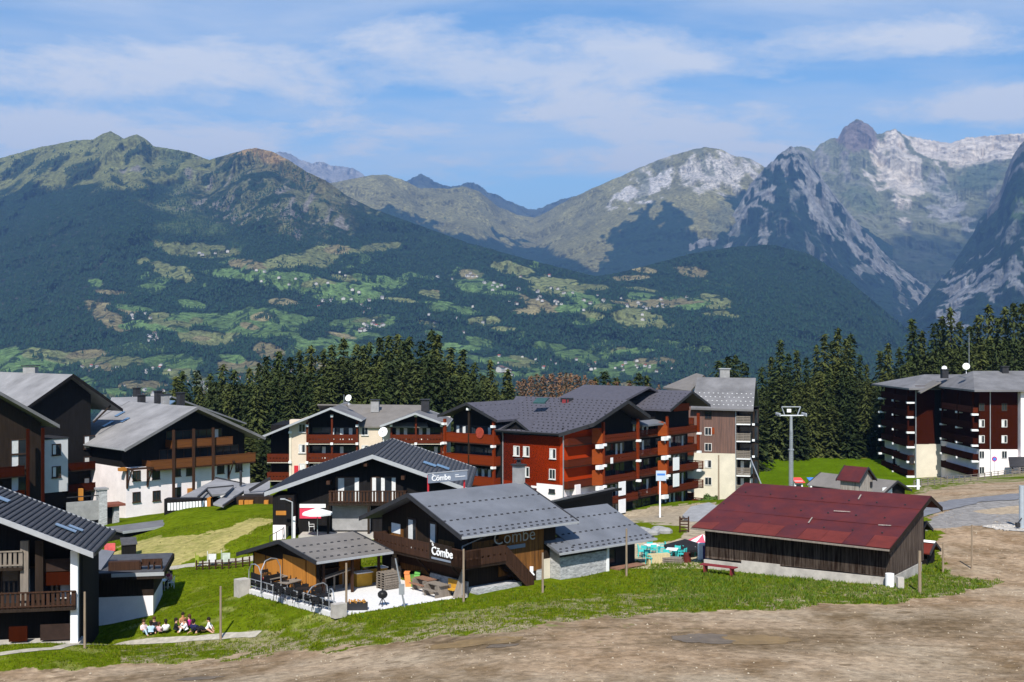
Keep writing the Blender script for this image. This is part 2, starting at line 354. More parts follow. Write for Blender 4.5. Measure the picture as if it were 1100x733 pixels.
# ------------------------------------------------------------------ the near ground: a smooth surface through surveyed points
GP = [(0,733,60),(150,733,58),(300,733,55),(550,733,50),(800,733,49),(1100,733,49),(0,700,72),(120,692,73),(200,682,75.5),(250,680,75),(330,682,69),(360,668,68),
(430,657,69.3),(480,652,69.6),(560,642,71.5),(550,690,58),(550,660,66),(650,623,77),(700,612,80),(760,612,80.5),(850,622,77),(955,631,73),(1000,625,75.5),
(1100,660,65),(1100,690,58),(850,690,57.5),(1100,590,88),(1010,560,101),(1100,545,112),(1000,540,117),(1100,530,125),(1020,522,150),(1100,515,165),(1100,508,195),
(1050,513,199),(985,515,216),(880,487,262),(880,515,212),(830,487,262),(940,487,255),(850,530,170),(900,545,130),(800,560,110),(760,545,150),(760,541,186),
(720,600,84),(700,580,94),(720,560,108),(690,558,125),(745,538,176),(680,556,160),(650,600,90),(600,560,140),(540,550,155),
(255,636,77.5),(288,646,74.6),(312,653,72.2),(356,667,68.6),(300,652,72.5),(0,692,66),(50,691,67),(95,690,68.5),(60,705,64),(265,608,93),(330,604,92),(300,577,99),(290,582,97.5),(350,568,101),(200,640,84),(170,658,80),(180,620,90),(200,608,95),(140,605,98),
(200,580,104),(260,560,110),(184,553,119),(146,584,106),(160,570,119),(190,547,120.5),(225,546,120.5),(285,553,112),(260,547,118),(150,556,146),(270,548,148),(130,570,120),(60,590,115),(0,600,115),(380,520,168),(300,525,168),(460,520,168)]
raw = [tuple(at(*p)) for p in GP]
raw += [(-90,240,-32),(-40,240,-29),(0,240,-27),(40,240,-26),(-60,300,-38),(50,300,-33),(110,300,-29),(160,180,-20),(100,80,-14.5),(160,80,-13),(160,130,-15),
(-70,75,-20),(-130,75,-22),(-130,160,-26),(-130,240,-33),(250,80,-10),(250,180,-17),(250,300,-26),(-250,80,-25),(-250,200,-34),(-250,300,-40),
(0,0,-1.9),(60,0,-2.2),(-60,0,-2.6),(0,25,-8.6),(30,27,-8.8),(-30,27,-9.4),(80,30,-9),(-80,30,-11),(-60,-25,4),(60,-25,4),(0,-25,4)]
_R = np.array(raw, float)
def _k(d2): return np.where(d2 > 0, .5*d2*np.log(d2+1e-12), 0)
_S = 40.0; _xy = _R[:, :2]/_S; _n = len(_R)
_A = np.zeros((_n+3, _n+3)); _A[:_n, :_n] = _k(((_xy[:, None]-_xy[None])**2).sum(-1))+np.eye(_n)*.004
_A[:_n, _n] = 1; _A[:_n, _n+1:] = _xy; _A[_n, :_n] = 1; _A[_n+1:, :_n] = _xy.T
_w = np.linalg.solve(_A, np.concatenate([_R[:, 2], [0, 0, 0]]))
def tps(x, y):
    x = np.asarray(x, float); y = np.asarray(y, float); sh = x.shape; q = np.stack([x.ravel(), y.ravel()], 1)/_S; o = np.zeros(len(q))
    for c in range(0, len(q), 40000):
        s = q[c:c+40000]; o[c:c+40000] = _k(((s[:, None]-_xy[None])**2).sum(-1)) @ _w[:_n]+_w[_n]+s @ _w[_n+1:]
    return o.reshape(sh)
# kiosk / chalet frames are needed here for the terrace outline
E1, E2 = Vector((.761, .648)), Vector((-.648, .761))
KC = Vector((-2.70, 73.4)); ZT = -15.8
TA, TB, TC = Vector((-16.9, 75.9)), Vector((-10.2, 68.9)), KC+Vector((.1, -1.2))
TD = KC+E2*11
TERR = [tuple(TA), tuple(TB), tuple(TC), tuple(KC), tuple(TD), (-13, 84)]
PADS = [([(-17.5, 97.5), (-4.5, 97.5), (-4.5, 103), (-17.5, 103)], -15.95)]
def ground(x, y):
    x = np.asarray(x, float); y = np.asarray(y, float)
    yy = np.clip(y, -30, 300); xx = np.clip(x, -260, 260); z = tps(xx, yy)
    z = z-np.maximum(y-300, 0)*.36-np.maximum(np.abs(x)-260, 0)*.12
    z = z+.10*pnoise(x/6, y/6, 3)+.035*pnoise(x/1.7, y/1.7, 4)
    z = np.where(inpoly(x, y, TERR), np.minimum(z, ZT-.12), z)
    ax, ay = TA.x, TA.y; dx, dy = TB.x-TA.x, TB.y-TA.y; t_ = np.clip(((x-ax)*dx+(y-ay)*dy)/(dx*dx+dy*dy), 0, 1); ds = np.hypot(x-ax-t_*dx, y-ay-t_*dy)
    z = np.where(inpoly(x, y, TERR), z, np.maximum(z, -16.04-.30*ds))
    for p, h in PADS: z = np.where(inpoly(x, y, p), np.minimum(z, h-.08), z)
    return z
def gz(x, y): return float(ground(np.array([x]), np.array([y]))[0])
def G(px, py, lo=44, hi=320):       # where the sight line through a photo pixel meets the ground
    Z = np.linspace(lo, hi, 900); d = ground((px-CX)/F*Z, Z)-(CY-py)/F*Z; k = np.argmax(d > 0)
    if d[k] <= 0: return Vector(((px-CX)/F*hi, hi, gz((px-CX)/F*hi, hi)))
    a, b = Z[max(k-1, 0)], Z[k]
    for _ in range(18):
        m = (a+b)/2
        if gz((px-CX)/F*m, m) > (CY-py)/F*m: b = m
        else: a = m
    return Vector(((px-CX)/F*b, b, gz((px-CX)/F*b, b)))
def proj(x, y, z): yy = np.maximum(y, .1); return CX+F*x/yy, CY-F*z/yy
DIRT = [(-400,726),(0,722),(60,718),(200,711),(300,702),(400,694),(480,684),(560,676),(640,665),(720,659),(790,656),(850,655),(880,648),(960,650),(1000,643),(1040,634),(1072,626),(1020,613),(1008,600),(1008,562),(996,549),(978,532),(1040,520),(1100,517),(1500,500),(1500,2000),(-400,2000)]
PLAZA = [(655,553),(700,545),(760,540),(812,548),(812,600),(760,603),(735,600),(690,604),(640,590),(600,570)]
GRASSP = [(660,562),(690,560),(735,567),(735,578),(700,585),(665,575)]
GRAYD = [(985,572),(1010,552),(1040,541),(1110,532),(1180,530),(1180,560),(1085,563),(1040,566),(1005,568)]
SANDP = [(1045,549),(1110,541),(1180,540),(1180,552),(1100,552),(1060,553)]
DRY = [(120,600),(128,588),(165,577),(215,574),(250,566),(268,556),(300,558),(272,570),(238,590),(205,603),(185,611),(150,606)]
DRY2 = [(700,480),(1100,480),(1100,491),(930,492),(880,491),(830,493),(700,492)]
def zones(x, y, z):
    """albedo of the ground cover at a point: grass, mown hay, dirt, gravel"""
    px, py = proj(x, y, z); w = np.clip(70/np.maximum(y, 30), .25, 1.5)
    jx = 14*fbm(x/2.2, y/2.2, 4, 21)*w; jy = 7*fbm(x/2.2, y/2.2, 4, 31)*w; qx, qy = px+jx*2, py+jy
    n = fbm(x/5, y/5, 4, 41); f = fbm(x/.9, y/.9, 3, 51)
    g = np.array([.068, .100, .004]); g2 = np.array([.110, .145, .006]); dry = np.array([.34, .29, .11]); dirt = np.array([.335, .265, .185]); dk = np.array([.165, .115, .066])
    col = g+(g2-g)*np.clip(.5+n*1.1+f*.5, 0, 1)[..., None]
    far = ss(150, 200, y)[..., None]; col = col*(1-far)+far*(np.array([.075, .125, .003])*(1+.35*n[..., None]))
    def put(mask, c): nonlocal col; m = np.asarray(mask, float)[..., None]; col = col*(1-m)+m*c
    put(inpoly(qx, qy, DRY)*np.clip(.85+n*.6+f*.4, 0, 1), dry)
    put(inpoly(qx, qy, DRY2)*.55, np.array([.28, .22, .06]))
    put((y < 86)*(px < 420)*(py > 560)*ss(.16, .4, fbm(x/3.1, y/3.1, 4, 61))*.45, np.array([.30, .29, .10]))
    d = inpoly(qx, qy, DIRT) & (x > -200) | (y < 42)
    edge = np.zeros_like(px)
    for k in (-26, -12): edge = np.maximum(edge, inpoly(qx, qy+(-k), DIRT)*(.85 if k == -12 else .55))
    isg = (~d)
    thin = isg*edge*ss(-.25, .25, f+n)*(px > 130); put(thin, dirt*.92)
    dd = dirt+(dk-dirt)*np.clip(.28+n*1.1+fbm(x/1.4, y/1.8, 5, 71)*.7, 0, 1)[..., None]
    red = np.clip(.5+fbm(x/14, y/6, 3, 81)*1.2, 0, 1)[..., None]; dd = dd*(1-.18*red*np.array([-.25, .3, .7]))
    put(d, dd)
    tr = ss(.25, .6, fbm((x+y*.15)/7+3, (y-x*.12)/.55, 4, 301)); put(d*tr*.25, dk*1.1)
    for k_, (rx0, rx1, a_) in enumerate(((-6, 30, .10), (4, 44, -.06), (-30, 10, .05))):
        for o_ in (0, 1.9): yy0 = 56+k_*2.1+o_+a_*x+1.2*np.sin(x/9+k_); put(d*np.exp(-((y-yy0)/.22)**2)*.55*(fbm(x/3, y/3, 2, 340+k_) > -.1)*(x > rx0)*(x < rx1), dk*.85)
    put(d*ss(.34, .5, fbm(x/1.9, y/.9, 4, 311))*.75, dk*.72)
    put(d*ss(.30, .5, fbm(x/.8, y/.8, 3, 321))*.5, dirt*1.15)
    weeds = d*(y < 80)*ss(.30, .42, fbm(x/1.3, y/1.3, 4, 91))*ss(800, 620, px)*ss(700, 680, py)*.6
    put(weeds, np.array([.13, .17, .04]))
    wet = np.exp(-(((px-785)/95)**2+((py-688)/11)**2))+np.exp(-(((px-510)/70)**2+((py-692)/10)**2))+.7*np.exp(-(((px-1010)/90)**2+((py-672)/14)**2))+.6*np.exp(-(((px-200)/60)**2+((py-728)/8)**2))
    put(np.clip(wet*1.1*(1+f), 0, .9)*d, dk*.75)
    put(inpoly(px+jx, py+jy*.4, GRAYD), np.array([.235, .22, .205])*(1+.25*f[..., None])); put(inpoly(px+jx, py+jy*.3, SANDP), dirt*1.05)
    put(inpoly(px+jx, py+jy, PLAZA) & (y > 80), np.array([.33, .27, .19])*(1+.35*f[..., None]))
    put(inpoly(px+jx, py+jy, GRASSP) & (y > 85) & (y < 130), g2*.9)
    put((px > 668)*(px < 765)*(py > 583)*(py < 611)*(y > 76)*(y < 100), np.array([.42, .36, .24]))
    return col, isg & (~inpoly(px, py, PLAZA))
def set_attr(me, name, col):
    a = me.attributes.new(name, 'FLOAT_COLOR', 'POINT'); c = np.ones((len(col), 4), np.float32); c[:, :3] = np.clip(col, 0, 1); a.data.foreach_set('color', c.ravel())
def grid_mesh(name, P, col, m, kind='structure', smooth=True):
    r, c = P.shape[:2]; me = bpy.data.meshes.new(name); me.vertices.add(r*c); me.vertices.foreach_set('co', P.reshape(-1).astype(np.float32))
    i = np.arange(r-1)[:, None]*c+np.arange(c-1)[None]; q = np.stack([i, i+1, i+c+1, i+c], -1).reshape(-1, 4); n = len(q)
    me.loops.add(n*4); me.loops.foreach_set('vertex_index', q.ravel().astype(np.int32)); me.polygons.add(n)
    me.polygons.foreach_set('loop_start', np.arange(n, dtype=np.int32)*4); me.polygons.foreach_set('loop_total', np.full(n, 4, np.int32))
    if smooth: me.polygons.foreach_set('use_smooth', np.ones(n, bool))
    me.update(calc_edges=True); 
    if col is not None: set_attr(me, 'cover', col.reshape(-1, 3))
    me.materials.append(m); o = bpy.data.objects.new(name, me); COL.objects.link(o); o['kind'] = kind; return o
m_ground = mat('ground_cover', (1, 1, 1), 1.0, .36, 2.2, None, 1.0, attr='cover', bdist=.14, detail=9, spec=0)
u = np.concatenate([np.linspace(-1.15, -.30, 120)[:-1], np.linspace(-.30, .30, 1150), np.linspace(.30, 1.15, 120)[1:]])
yr = np.concatenate([np.linspace(-30, 46, 36)[:-1], 46+(np.linspace(0, 1, 620)**1.3)*89, np.linspace(135.5, 330, 130), np.linspace(335, 1200, 40)])
YY, UU = np.meshgrid(yr, u, indexing='ij'); XX = UU*(np.maximum(YY, 0)+55)
ZZ = ground(XX, YY); gc, _ = zones(XX, YY, ZZ)
ground_o = grid_mesh('ground', np.stack([XX, YY, ZZ], -1), gc, m_ground)
PATHS = []
def drape(name, pts, width, m, lift=.03, kind='structure', sub=16):
    P = [G(*p) if len(p) == 2 else Vector(p) for p in pts]; Q = []
    for a, b in zip(P[:-1], P[1:]):
        for k in range(sub): Q.append(a.lerp(b, k/sub))
    Q.append(P[-1]); rows = []
    for k, p in enumerate(Q):
        t = (Q[min(k+3, len(Q)-1)]-Q[max(k-3, 0)]); t.z = 0; t.normalize(); n = Vector((-t.y, t.x, 0)); wd = width*(1+.10*math.sin(k*.35)+.06*math.sin(k*.83))
        rows.append([(p+n*wd*(j/4-.5))[:2] for j in range(5)])
    R = np.array(rows); PATHS.append(R[:, 2]) if name == 'path' else None; z = ground(R[..., 0], R[..., 1])+lift
    return grid_mesh(name, np.concatenate([R, z[..., None]], -1), None, m, kind)
m_path = mat('gravel_path', (.36, .33, .27), .95, .25, 3, None, .4, bdist=.03)
m_asph = mat('worn_asphalt', (.17, .17, .18), .9, .25, 1.2, None, .3)
drape('path', [(-40,706),(0,703),(60,697),(130,692),(200,687),(250,683),(278,681.5)], .7, m_path)
drape('path', [(150,616),(175,612),(200,608),(225,605),(250,603),(275,600),(300,596)], 1.1, m_path)
drape('road', [(960,556),(1000,547),(1040,538),(1100,532.5),(1160,530)], 4.0, m_asph, .05)
m_mud = mat('muddy_water', (.20, .135, .065), .5, .25, 1.2, None, 0, spec=.04)
m_mud2 = mat('grey_water', (.135, .105, .075), .4, .25, 1.2, None, 0, spec=.04)
def puddle(px, py, rx, ry, m, seed):
    c = G(px, py); A = np.linspace(0, 2*np.pi, 72, endpoint=False); rad = 1+.30*pnoise(np.cos(A)*1.7+seed, np.sin(A)*1.7, seed)+.16*pnoise(np.cos(A)*5+seed, np.sin(A)*5, seed+1)
    X_ = c.x+rx*rad*np.cos(A); Y_ = c.y+ry*rad*np.sin(A); z = ground(X_, Y_); zz = z+.02
    mb = MB(); mb.add([(c.x, c.y, c.z+.028)]+[(a, b, d) for a, b, d in zip(X_, Y_, zz)], [(0, 1+k, 1+(k+1) % 72) for k in range(72)])
    mb.obj('puddle', m, kind='structure')
puddle(815, 688, 1.9, 1.1, m_mud, 3); puddle(757, 686, 1.7, 1.0, m_mud2, 5); puddle(515, 690, 2.3, .95, m_mud, 8); puddle(540, 694, .9, .35, m_mud2, 12); puddle(215, 729, 1.1, .4, m_mud2, 15)
# terrace slab of pale gravel, with its concrete edge
mb = MB(); mb.prism([(p[0], p[1], ZT) for p in TERR], (0, 0, -1.1)); mb.obj('terrace', m_gravelw, kind='structure')
mb = MB(); mb.prism([(x, y, -15.95) for x, y in PADS[0][0]], (0, 0, -.6)); mb.obj('paving', m_concrete, kind='structure')
# ------------------------------------------------------------------ grass blades and weeds on the bank
def tufts(n, xr, yr_, hmin, hmax, seed, name, cols, dens=None):
    r = np.random.RandomState(seed); x = r.uniform(*xr, n); y = r.uniform(*yr_, n); z = ground(x, y); _, g = zones(x, y, z)
    px, py = proj(x, y, z); ok = g & (px > -60) & (px < 1160) & (y > 45)
    for p in FOOT: ok &= ~inpoly(x, y, p)
    ok &= ~inpoly(x, y, TERR)
    for q in PATHS: ok &= np.min((x[:, None]-q[None, :, 0])**2+(y[:, None]-q[None, :, 1])**2, axis=1) > .45**2
    if dens is not None: ok &= r.uniform(0, 1, n) < dens(px, py, x, y)
    x, y, z = x[ok], y[ok], z[ok]; k = len(x); bl = 4
    x = np.repeat(x, bl)+r.normal(0, .05, k*bl); y = np.repeat(y, bl)+r.normal(0, .05, k*bl); z = np.repeat(z, bl)-.02
    h = r.uniform(hmin, hmax, k*bl)*(1+.6*fbm(x/2, y/2, 2, 5)); a = r.uniform(0, np.pi, k*bl); w = .018+h*.07; lx, ly = r.normal(0, .35, k*bl)*h, r.normal(0, .35, k*bl)*h
    V3 = np.stack([np.stack([x-np.cos(a)*w, y-np.sin(a)*w, z], -1), np.stack([x+np.cos(a)*w, y+np.sin(a)*w, z], -1), np.stack([x+lx, y+ly, z+h], -1)], 1)
    m = k*bl; me = bpy.data.meshes.new(name); me.vertices.add(m*3); me.vertices.foreach_set('co', V3.reshape(-1).astype(np.float32))
    me.loops.add(m*3); me.loops.foreach_set('vertex_index', np.arange(m*3, dtype=np.int32)); me.polygons.add(m)
    me.polygons.foreach_set('loop_start', np.arange(m, dtype=np.int32)*3); me.polygons.foreach_set('loop_total', np.full(m, 3, np.int32)); me.update(calc_edges=True)
    C = np.array(cols)[r.randint(0, len(cols), k)]; C = np.repeat(C, bl*3, axis=0)*r.uniform(.8, 1.2, (m*3, 1)); set_attr(me, 'cover', C)
    me.materials.append(m_blade); o = bpy.data.objects.new(name, me); COL.objects.link(o); o['kind'] = 'stuff'; o['label'] = 'green grass and weeds growing on the bank'; o['category'] = 'grass'; return o
m_blade = mat('grass_blade', (1, 1, 1), 1.0, .1, 3, attr='cover', spec=0)
FOOT = []

def stones(n, seed):
    r = np.random.RandomState(seed); x = r.uniform(-40, 48, n); y = 47+r.rand(n)**1.3*62; z = ground(x, y); px, py = proj(x, y, z); cl_ = fbm(x/3, y/3, 3, 91)
    ok = inpoly(px, py, DIRT) & (px > -20) & (px < 1120) & (r.rand(n) < .25+1.6*np.clip(cl_, 0, 1)); 
    for p in FOOT: ok &= ~inpoly(x, y, p)
    x, y, z = x[ok], y[ok], z[ok]; k = len(x); s = .012+.05*r.rand(k)**4; base = np.array([(-1, -.8, -.2), (1, -.9, -.2), (.9, .9, -.2), (-.9, 1, -.2), (-.5, -.4, .7), (.6, -.3, .6), (.3, .5, .8)])
    P = base[None]*s[:, None, None]*r.uniform(.7, 1.4, (k, 7, 1)); a = r.uniform(0, 6.28, k); c, sn = np.cos(a)[:, None], np.sin(a)[:, None]
    V_ = np.stack([x[:, None]+P[..., 0]*c-P[..., 1]*sn, y[:, None]+P[..., 0]*sn+P[..., 1]*c, z[:, None]+P[..., 2]], -1).reshape(-1, 3)
    F_ = [(0, 1, 5), (0, 5, 4), (1, 2, 5), (2, 6, 5), (2, 3, 6), (3, 4, 6), (3, 0, 4), (4, 5, 6)]; fa = (np.arange(k)[:, None, None]*7+np.array(F_)[None]).reshape(-1, 3); m = len(fa)
    me = bpy.data.meshes.new('stones'); me.vertices.add(len(V_)); me.vertices.foreach_set('co', V_.reshape(-1).astype(np.float32)); me.loops.add(m*3); me.loops.foreach_set('vertex_index', fa.ravel().astype(np.int32)); me.polygons.add(m)
    me.polygons.foreach_set('loop_start', np.arange(m, dtype=np.int32)*3); me.polygons.foreach_set('loop_total', np.full(m, 3, np.int32)); me.update(calc_edges=True)
    C = np.array([(.32, .25, .17), (.24, .18, .12), (.38, .32, .24), (.15, .11, .075)])[r.randint(0, 4, k)]; set_attr(me, 'cover', np.repeat(C, 7, axis=0)); me.materials.append(m_blade); o = bpy.data.objects.new('stones', me); COL.objects.link(o); tag(o, 'loose stones and clods scattered over the bare brown ground', 'stones', kind='stuff')
stones(34000, 17)
# ------------------------------------------------------------------ valley and mountains, each range at its own distance
m_far = mat('mountain_cover', (1, 1, 1), 1.0, .75, .040, (1, 1, 1), 1.0, attr='cover', bdist=30, detail=7, spec=.02)
m_rockm = mat('rock_cover', (1, 1, 1), 1.0, .45, .012, (1, 1, 1), 1.0, attr='cover', bdist=90, detail=10, spec=.02)
def prof(pts, x): p = np.array(pts, float); return np.interp(x, p[:, 0], p[:, 1])
def ell(PX, PY, cx, cy, rx, ry, tilt=0, jit=0):
    t = math.radians(tilt); dx, dy = PX-cx, PY-cy; a = dx*math.cos(t)+dy*math.sin(t); b = -dx*math.sin(t)+dy*math.cos(t)
    return 1-np.sqrt((a/rx)**2+(b/ry)**2)+jit
FOREST = np.array([.016, .034, .018]); MEADOW = np.array([.112, .180, .058]); DRYM = np.array([.24, .205, .10]); ALP = np.array([.17, .175, .065])
def sheet(name, sky, Rz, pa, pb, step, yb, R0, rows, cover, relief, rs, seed, m, jag=.8, floor=False, spur=.5, p=1.0, jagf=.08, tf=2.2):
    px = np.arange(pa, pb, step); yr_ = prof(sky, px)+jag*fbm(px*jagf, px*0, 5, seed, gain=.7)*2; R = prof(Rz, px); YB = prof(yb, px) if hasattr(yb, '__len__') else np.full_like(px, yb)
    t = np.linspace(0, 1, rows)[:, None]; PX = np.repeat(px[None], rows, 0); PY = YB[None]+(yr_-YB)[None]*t
    Zd = R0*(R[None]/R0)**(t**p); X = (PX-CX)/F*Zd
    n = fbm(X/rs, Zd/rs, 6, seed, rid=True, gain=.52)-.45; n2 = fbm(X/(rs*.45)+t*1.2, t*tf+seed, 5, seed+5, rid=True)-.45
    env = ss(0, .10, t); Zn = Zd*(1+relief*env*(n*(1-spur)+n2*spur)); Zn = np.maximum.accumulate(Zn+np.arange(rows)[:, None]*.05, axis=0)
    Z3 = -(PY-CY)/F*Zn; X3 = (PX-CX)/F*Zn
    C = cover(PX, PY, t, yr_[None], X3, Zn, n, n2)
    P = np.stack([X3, Zn, Z3], -1)
    back = []; cb = []
    for k in (1, 2, 3, 4, 5):
        d = R*0+[0, 120, 350, 800, 1700, 3200][k]; q = P[-1].copy(); s_ = (q[:, 1]+d)/q[:, 1]; q = np.stack([q[:, 0]*s_, q[:, 1]*s_, q[:, 2]-d*(.25+.08*k)], -1); back.append(q); cb.append(C[-1])
    fr = []; cf = []
    if floor:
        for Zf in (850, 1100, 1400, 1800, 2200, 2600):
            q = P[0].copy(); s_ = Zf/q[:, 1]; fr.append(np.stack([q[:, 0]*s_, q[:, 1]*s_, q[:, 2]-(1-Zf/R0)*60], -1)); cf.append(C[0])
    else:
        q = P[0].copy(); q[:, 2] -= 400; q[:, 1] -= 100; fr.append(q); cf.append(C[0])
    P = np.concatenate([np.array(fr), P, np.array(back)]); C = np.concatenate([np.array(cf), C, np.array(cb)])
    return grid_mesh(name, P, C, m)
skyA = [(-400,230),(-200,205),(0,170),(40,159),(80,151),(100,150),(110,144),(119,141),(133,149),(147,144),(158,151),(165,157),(200,163),(225,172),(245,166),(262,161),(275,159),(292,163),(310,172),(330,185),(350,194),(372,210),(400,224),(450,242),(500,260),(560,277),(600,287),(640,297),(665,293),(700,284),(740,273),(790,265),(830,263),(870,273),(905,296),(940,325),(970,350),(1010,374),(1100,402),(1400,420)]
RA = [(-400,8200),(0,7800),(240,7200),(300,6800),(400,6300),(560,5500),(650,5200),(700,5700),(830,6000),(900,5600),(1000,5000),(1400,4600)]
PATCH = [(211,268,46,7,4,1),(270,285,26,4,8,2),(320,303,58,9,8,0),(370,314,34,9,4,0),(250,295,25,5,10,0),(178,290,24,6,18,1),(225,344,52,7,3,0),(262,351,60,8,6,0),(300,340,40,6,6,0),(114,340,26,8,28,2),(182,350,25,5,4,1),(220,362,30,6,3,1),(140,333,14,5,0,2),
 (12,386,48,13,4,0),(65,383,45,5,8,1),(125,390,28,6,-5,1),(184,388,28,9,4,0),(262,394,24,8,0,2),(287,378,16,8,10,2),(368,374,45,8,4,0),(360,268,20,4,0,1),(313,280,28,6,-8,1),(340,278,20,9,0,1),(95,380,20,4,-6,2),
 (363,268,12,4,0,2),(405,266,24,4,-8,1),(410,303,22,5,4,0),(388,347,36,5,0,0),(384,361,30,5,4,0),(506,294,16,4,0,1),(515,306,24,6,4,0),(553,289,22,6,10,1),(604,308,32,9,14,1),(625,320,20,5,12,0),(578,327,22,5,10,2),(566,334,18,4,0,2),(553,403,42,5,2,0),(620,384,26,7,4,0),(490,374,22,4,4,0),(540,388,24,4,2,0),
 (671,299,20,2.2,-3,2),(684,342,34,8,6,1),(709,326,38,4,0,2),(743,328,20,5,0,0),(680,392,30,2.5,0,0),(727,325,26,3,0,2),(772,330,15,2.5,0,1),(706,388,18,3,0,2),(660,400,30,5,0,0),(450,395,30,4,0,0),(590,372,18,4,6,0),(150,414,30,4,0,2),(205,408,26,5,2,1),(230,420,30,5,0,1),(60,410,40,5,0,0),(690,318,14,4,0,0),(640,340,14,4,0,1),(520,345,14,4,0,1),(470,330,12,4,8,0),(430,385,20,4,0,0)]
_rp = random.Random(77)
PATCH += [(_rp.uniform(90, 790), _rp.uniform(285, 425), _rp.uniform(7, 20), _rp.uniform(1.6, 4.2), _rp.uniform(-6, 14), _rp.choice((0, 0, 1, 1, 2))) for _ in range(80)]
def coverA(PX, PY, t, yr_, X3, Z3, n, n2):
    j = fbm(X3/260, Z3/420, 5, 77); jj = fbm(X3/60, Z3/120, 3, 78)
    col = FOREST*(1+.35*fbm(X3/300, Z3/300, 4, 5)[..., None])
    def put(mv, c):
        nonlocal col
        m = np.clip(mv, 0, 1)[..., None]; col = col*(1-m)+m*np.asarray(c)
    below = PY-yr_
    hi = ss(0, 1, (202+.0*PX-PY)/10+j*3+.5)*(PX < 232); put(hi, ALP*(1+.3*j[..., None]))
    put((PX < 232)*ss(.1, .25, fbm(X3/150, Z3/260, 4, 91))*.85*(below > 5), FOREST*1.1)
    put(ss(0, 1, 1-np.abs(PX-190)/34+j*2-.2)*ss(0, 1, (236-PY)/9+j*2), np.array([.105, .13, .055])*(1+.4*jj[..., None]))
    put(ss(-.1, .3, ell(PX, PY, 210, 245, 44, 14, 10, j*1.1))*.55, [.10, .14, .05])
    g = ss(0, 1, (34-below)/9+j*4)*ss(232, 250, PX)*ss(385, 350, PX); put(g, np.array([.15, .135, .06])*(1+.4*jj[..., None]))
    put(ss(-.3, .3, ell(PX, PY, 280, 166, 30, 8, 8, j)), [.30, .20, .09])
    r2 = ss(-.1, .25, ell(PX, PY, 290, 214, 95, 30, 12, j*1.6+jj*.7)); put(r2*.9, np.array([.13, .135, .065])*(1+.5*jj[..., None])); 
    put(r2*ss(.0, .2, fbm(X3/60, Z3/500, 4, 99))*.9, [.21, .19, .17]); put(r2*ss(.02, .14, fbm(X3/110, Z3/200, 4, 98)), FOREST)
    put(ss(.30, .36, fbm(X3/190, Z3/330, 4, 123)+.1*jj)*ss(252, 285, PY)*ss(60, 200, PX)*ss(830, 720, PX)*.8, MEADOW*1.1)
    for cx, cy, rx, ry, tl, ty in PATCH:
        e = ell(PX, PY, cx, cy, rx*1.05, ry*1.2, tl, j*.7+jj*.5); c = (MEADOW, np.array([.175, .19, .075]), DRYM)[ty]
        put(ss(-.05, .10, e), c*(1+.18*math.sin(cx*3.3)+.12*j[..., None]))
    hedge = ss(.24, .30, fbm(X3/45, Z3/90, 3, 201)+.25*j)*(PY > 255); put(hedge*.9, FOREST*1.15)
    put(ss(.26, .4, fbm(X3/35, Z3/35, 3, 202))*(PX < 120)*(PY > 230)*.35, [.12, .10, .10])
    return col
sheet('mountain_slope', skyA, RA, -400, 1400, 1.0, 452, 3000, 330, coverA, .11, 1300, 3, m_far, jag=.7, floor=True)
skyC = [(300,200),(340,200),(370,194),(400,188),(415,188),(432,193),(450,202),(480,203),(497,200),(515,206),(535,222),(556,231),(575,234),(590,226),(612,214),(640,201),(665,190),(690,179),(715,169),(740,162),(757,158),(775,161),(790,168),(805,170),(822,180),(850,205),(900,230),(960,260)]
def coverC(PX, PY, t, yr_, X3, Z3, n, n2):
    j = fbm(X3/420, Z3/700, 5, 177); jj = fbm(X3/110, Z3/240, 4, 178)
    col = np.array([.215, .195, .085])*(1+.5*j[..., None]+.3*jj[..., None])
    def put(mv, c):
        nonlocal col
        m = np.clip(mv, 0, 1)[..., None]; col = col*(1-m)+m*np.asarray(c)
    top = prof([(300,215),(420,225),(470,243),(520,256),(545,262),(565,256),(590,268),(612,276),(628,285),(640,270),(660,247),(690,232),(720,222),(735,216),(738,246),(752,262),(772,262),(790,225),(830,200),(960,240)], PX)
    top = prof([(300,215),(420,225),(470,243),(520,256),(545,262),(565,256),(590,268),(612,276),(628,285),(640,270),(660,247),(690,232),(720,222),(733,222),(745,246),(755,260),(772,258),(790,228),(830,200),(960,240)], PX+40*j+14*jj)
    put(ss(-3, 3, PY-top+j*26+jj*16), FOREST*1.0)
    put(ss(0, .3, ell(PX, PY, 445, 236, 26, 7, 14, jj*2)), FOREST)
    put(ss(-.1, .4, ell(PX, PY, 765, 184, 66, 20, -6, j*.6+jj*.9))*.9, np.array([.50, .46, .41])*(1+.3*jj[..., None]))
    put(ss(-.1, .3, ell(PX, PY, 700, 200, 46, 10, -24, j*.6+jj*1.6)), np.array([.48, .45, .41])*(1+.3*jj[..., None]))
    put(ss(.10, .3, fbm(X3/140, Z3/900, 4, 180))*.75*ss(640, 700, PX)*(PY < top), [.14, .145, .085])
    return col
sheet('brown_ridge', skyC, [(300,10500),(500,11500),(575,12500),(640,11500),(960,10500)], 300, 960, 1.0, 345, 7600, 200, coverC, .055, 1500, 13, m_far, jag=.9, jagf=.05, tf=7, spur=.35)
skyD = [(780,262),(800,225),(815,196),(828,178),(838,168),(850,158),(866,158),(874,163),(882,154),(892,149),(900,149),(905,139),(913,132),(921,128),(930,132),(937,137),(943,145),(952,141),(962,139),(972,145),(985,148),(1000,151),(1020,154),(1035,149),(1050,147),(1075,145),(1100,143),(1200,148),(1400,160)]
def rockcol(base, X3, Z3, jj, k=1.0): return np.array(base)*(1+.35*jj[..., None]*k)
